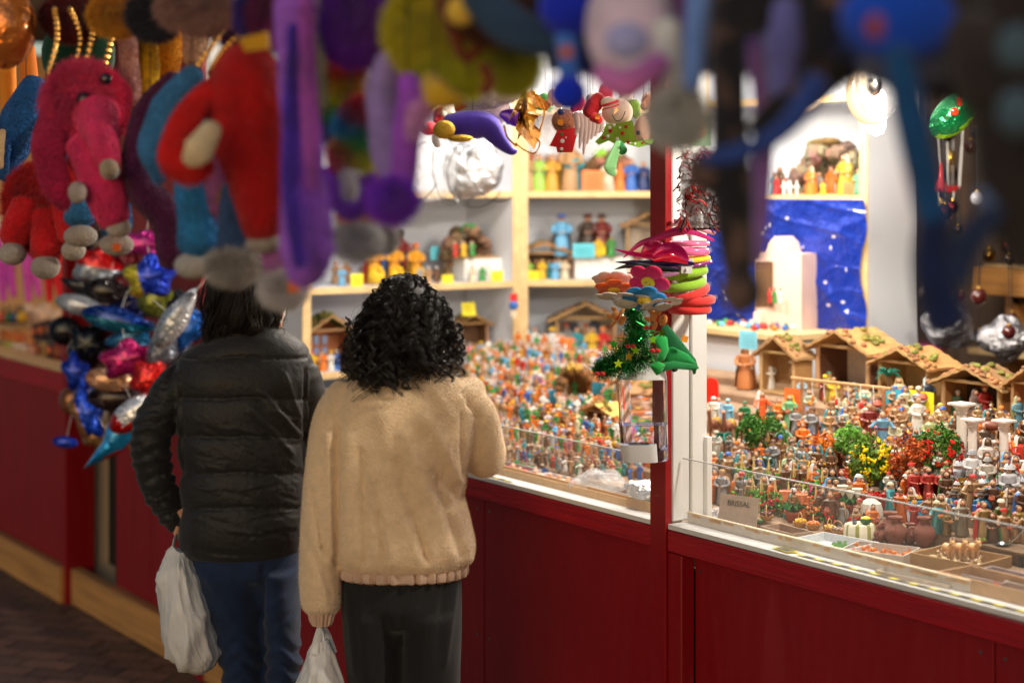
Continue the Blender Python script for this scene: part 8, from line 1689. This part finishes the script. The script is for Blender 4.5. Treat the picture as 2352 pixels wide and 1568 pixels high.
def carton(x0, x1, y0, y1, n, c, label, g=None):
    a, b = nl(x0, y1, n), nl(x1, y1, n); h = (y1-y0)*a.y/F; t = thing("game_box", label, "box", (a+b)/2, TH, g); w_ = (b-a).length; mb = MB(); mb.box((0,.03,h/2), (w_*.96,.06,h), c); mb.build("carton", M_gloss, t); mb = MB(); mb.box((0,-.0015,h*.55), (w_*.5,.002,h*.35), jit(S(200,110,60),.5)); mb.build("printed_panel", M_paper, t); return t
for i in range(6): carton(72+14*i, 85+14*i, 742-(i % 3)*4, 782, .16, [S(30,22,24),S(60,25,25),S(40,30,30)][i % 3], ["dark game box nearest the white cloth","dark red game box, second in the dark row","dark brown game box, third in the dark row","black game box with orange print, fourth in the dark row","dark red game box before the last","last dark game box against the red post"][i], "dark boxes on the far left counter")
for i in range(5): carton(74+16*i, 88+16*i, 785, 822+2*i, .12, [S(120,60,30),S(190,150,90),S(50,35,40),S(150,50,30),S(60,70,130)][i], ["brown","cream","black","rust","blue"][i]+" small carton in the lower row beside the post", "small cartons in the lower row")
for i in range(4): carton(0+18*i, 16+18*i, 757+4*i, 778+4*i, .18, [S(230,120,40),S(240,140,60),S(220,100,40),S(235,150,80)][i], ["orange packet at the frame edge","light orange packet, second from the frame edge","deep orange packet beside the pale one","pale orange packet nearest the dark boxes"][i], "orange packets on the far left counter")
for i in range(4): carton(6+17*i, 21+17*i, 786+4*i, 812+4*i, .1, [S(150,190,50),S(225,215,200),S(235,225,215),S(240,190,170)][i], ["lime green","cream","white","pale pink"][i]+" packet at the front of the far left counter", "front packets on the far left counter")
mb = MB()
for i in range(40): mb.ell((random.gauss(0,.10), random.gauss(.0,.05), random.uniform(0,.08)), random.uniform(.02,.035), S(240,215,195), 10, lump=.2)
o = mb.build("white_fluff_pile", M_plush); o.location = nl(110, 745, .4); o.rotation_euler = (0,0,TH); tag(o, "pile of soft white plush on the far left counter", "plush pile", kind="stuff")
for i, (x, c) in enumerate(((8,S(200,60,30)),(22,S(40,110,60)),(38,S(30,60,130)),(50,S(210,170,40)))):
    mb = MB(); mb.ell((0,0,.03), (.03,.03,.03), c, 12); mb.tube([(0,0,.05),(0,0,.09)], .008, 6, C['black']); mb.box((0,0,.004), (.05,.05,.008), C['black']); o = mb.build("small_toy", M_gloss); o.location = nl(x, 742, .22); tag(o, ["red","green","navy","yellow"][i]+" round toy on a black stand at the far left", "toy")
mb = MB(); mb.box((0,0,0), (.5,.12,.012), S(210,170,120)); o = mb.build("display_board", M_pine); o.location = nl(20, 748, .25); o.rotation_euler = (0,0,TH); tag(o, "narrow beige display board above the orange packets", "shelf board")

for i, (x, y, w_, h_, c, l_) in enumerate(((300,700,90,70,S(20,25,90),"navy blue"),(360,690,80,70,S(120,125,40),"olive yellow"),(150,760,70,60,S(15,15,20),"black"),(250,800,90,70,S(80,20,25),"dark red"),(420,820,60,80,S(40,45,60),"slate"),(210,905,80,60,S(20,30,110),"indigo"),(385,920,70,80,S(160,20,30),"crimson"),(300,890,60,50,S(140,30,110),"violet pink"),(170,920,60,60,S(150,90,40),"copper"),(420,700,60,60,S(30,30,40),"charcoal"),(340,1000,90,50,S(190,160,40),"golden"),(280,600,70,60,S(110,20,30),"wine red"))):
    balloon(x, y, w_*1.15, h_*1.15, random.uniform(-.8,.8), ['lobed','fish','oval'][i % 3], (lambda cc: (lambda a, b: cc))(c), f"{l_} foil balloon squeezed between the others in the cluster", -.2, .3)
# dark corner clutter
for i in range(34):
    x, y = random.uniform(2110,2345), random.uniform(300,780); d = random.uniform(5.2,6.3); k = d/F; c, l_ = random.choice(((S(70,20,20),'dark red'),(S(150,150,160),'silver'),(S(60,50,45),'brown'),(S(120,90,40),'dull gold'),(S(30,40,70),'dark blue'))); r_ = random.uniform(9,20)
    t = thing("bauble", f"{l_} bauble hanging in the dark corner, "+("upper" if y < 450 else "middle" if y < 620 else "lower")+(" part near the pale wall" if x < 2220 else " part by the frame edge"), "bauble", PX(x, y, d), 0, "baubles in the dark corner"); mb = MB(); mb.ell((0,0,0), r_*k, c, 14); mb.lathe([(r_*k*.25,r_*k*.95),(r_*k*.25,r_*k*1.15),(.001,r_*k*1.2)], 8, C['gold']); mb.build("ball", M_metal if i % 2 else M_gloss, t); mb = MB(); mb.tube([(0,0,r_*k),(0,0,2.6-t.location.z)], .0012, 4, C['black']); mb.build("cord", M_cloth, t)
# ================================================================== every crowded figurine gets a label of its own
seen = {}
for o in list(COL.objects):
    if o.parent is None and o.get('label') and o.get('group') in ("figurines filling the right window", "small painted figurines crowding the left window", "baubles in the dark corner", "figurines in the second rows of the shelves"):
        seen.setdefault(o['label'], []).append(o)
ORD = ["first","second","third","fourth","fifth","sixth","seventh","eighth","ninth","tenth","eleventh","twelfth"]
for lab, L_ in seen.items():
    if len(L_) < 2 or len(L_) > 12: continue
    L_.sort(key=lambda o: abs(proj(o.location)[0]-1520))
    for i, o in enumerate(L_):
        new = f"{lab}, {ORD[i]} from the post"
        if len(new.replace(',', ' ').split()) > 16: new = f"{lab}, {ORD[i]} from post"
        if len(new.replace(',', ' ').split()) <= 16: o['label'] = new
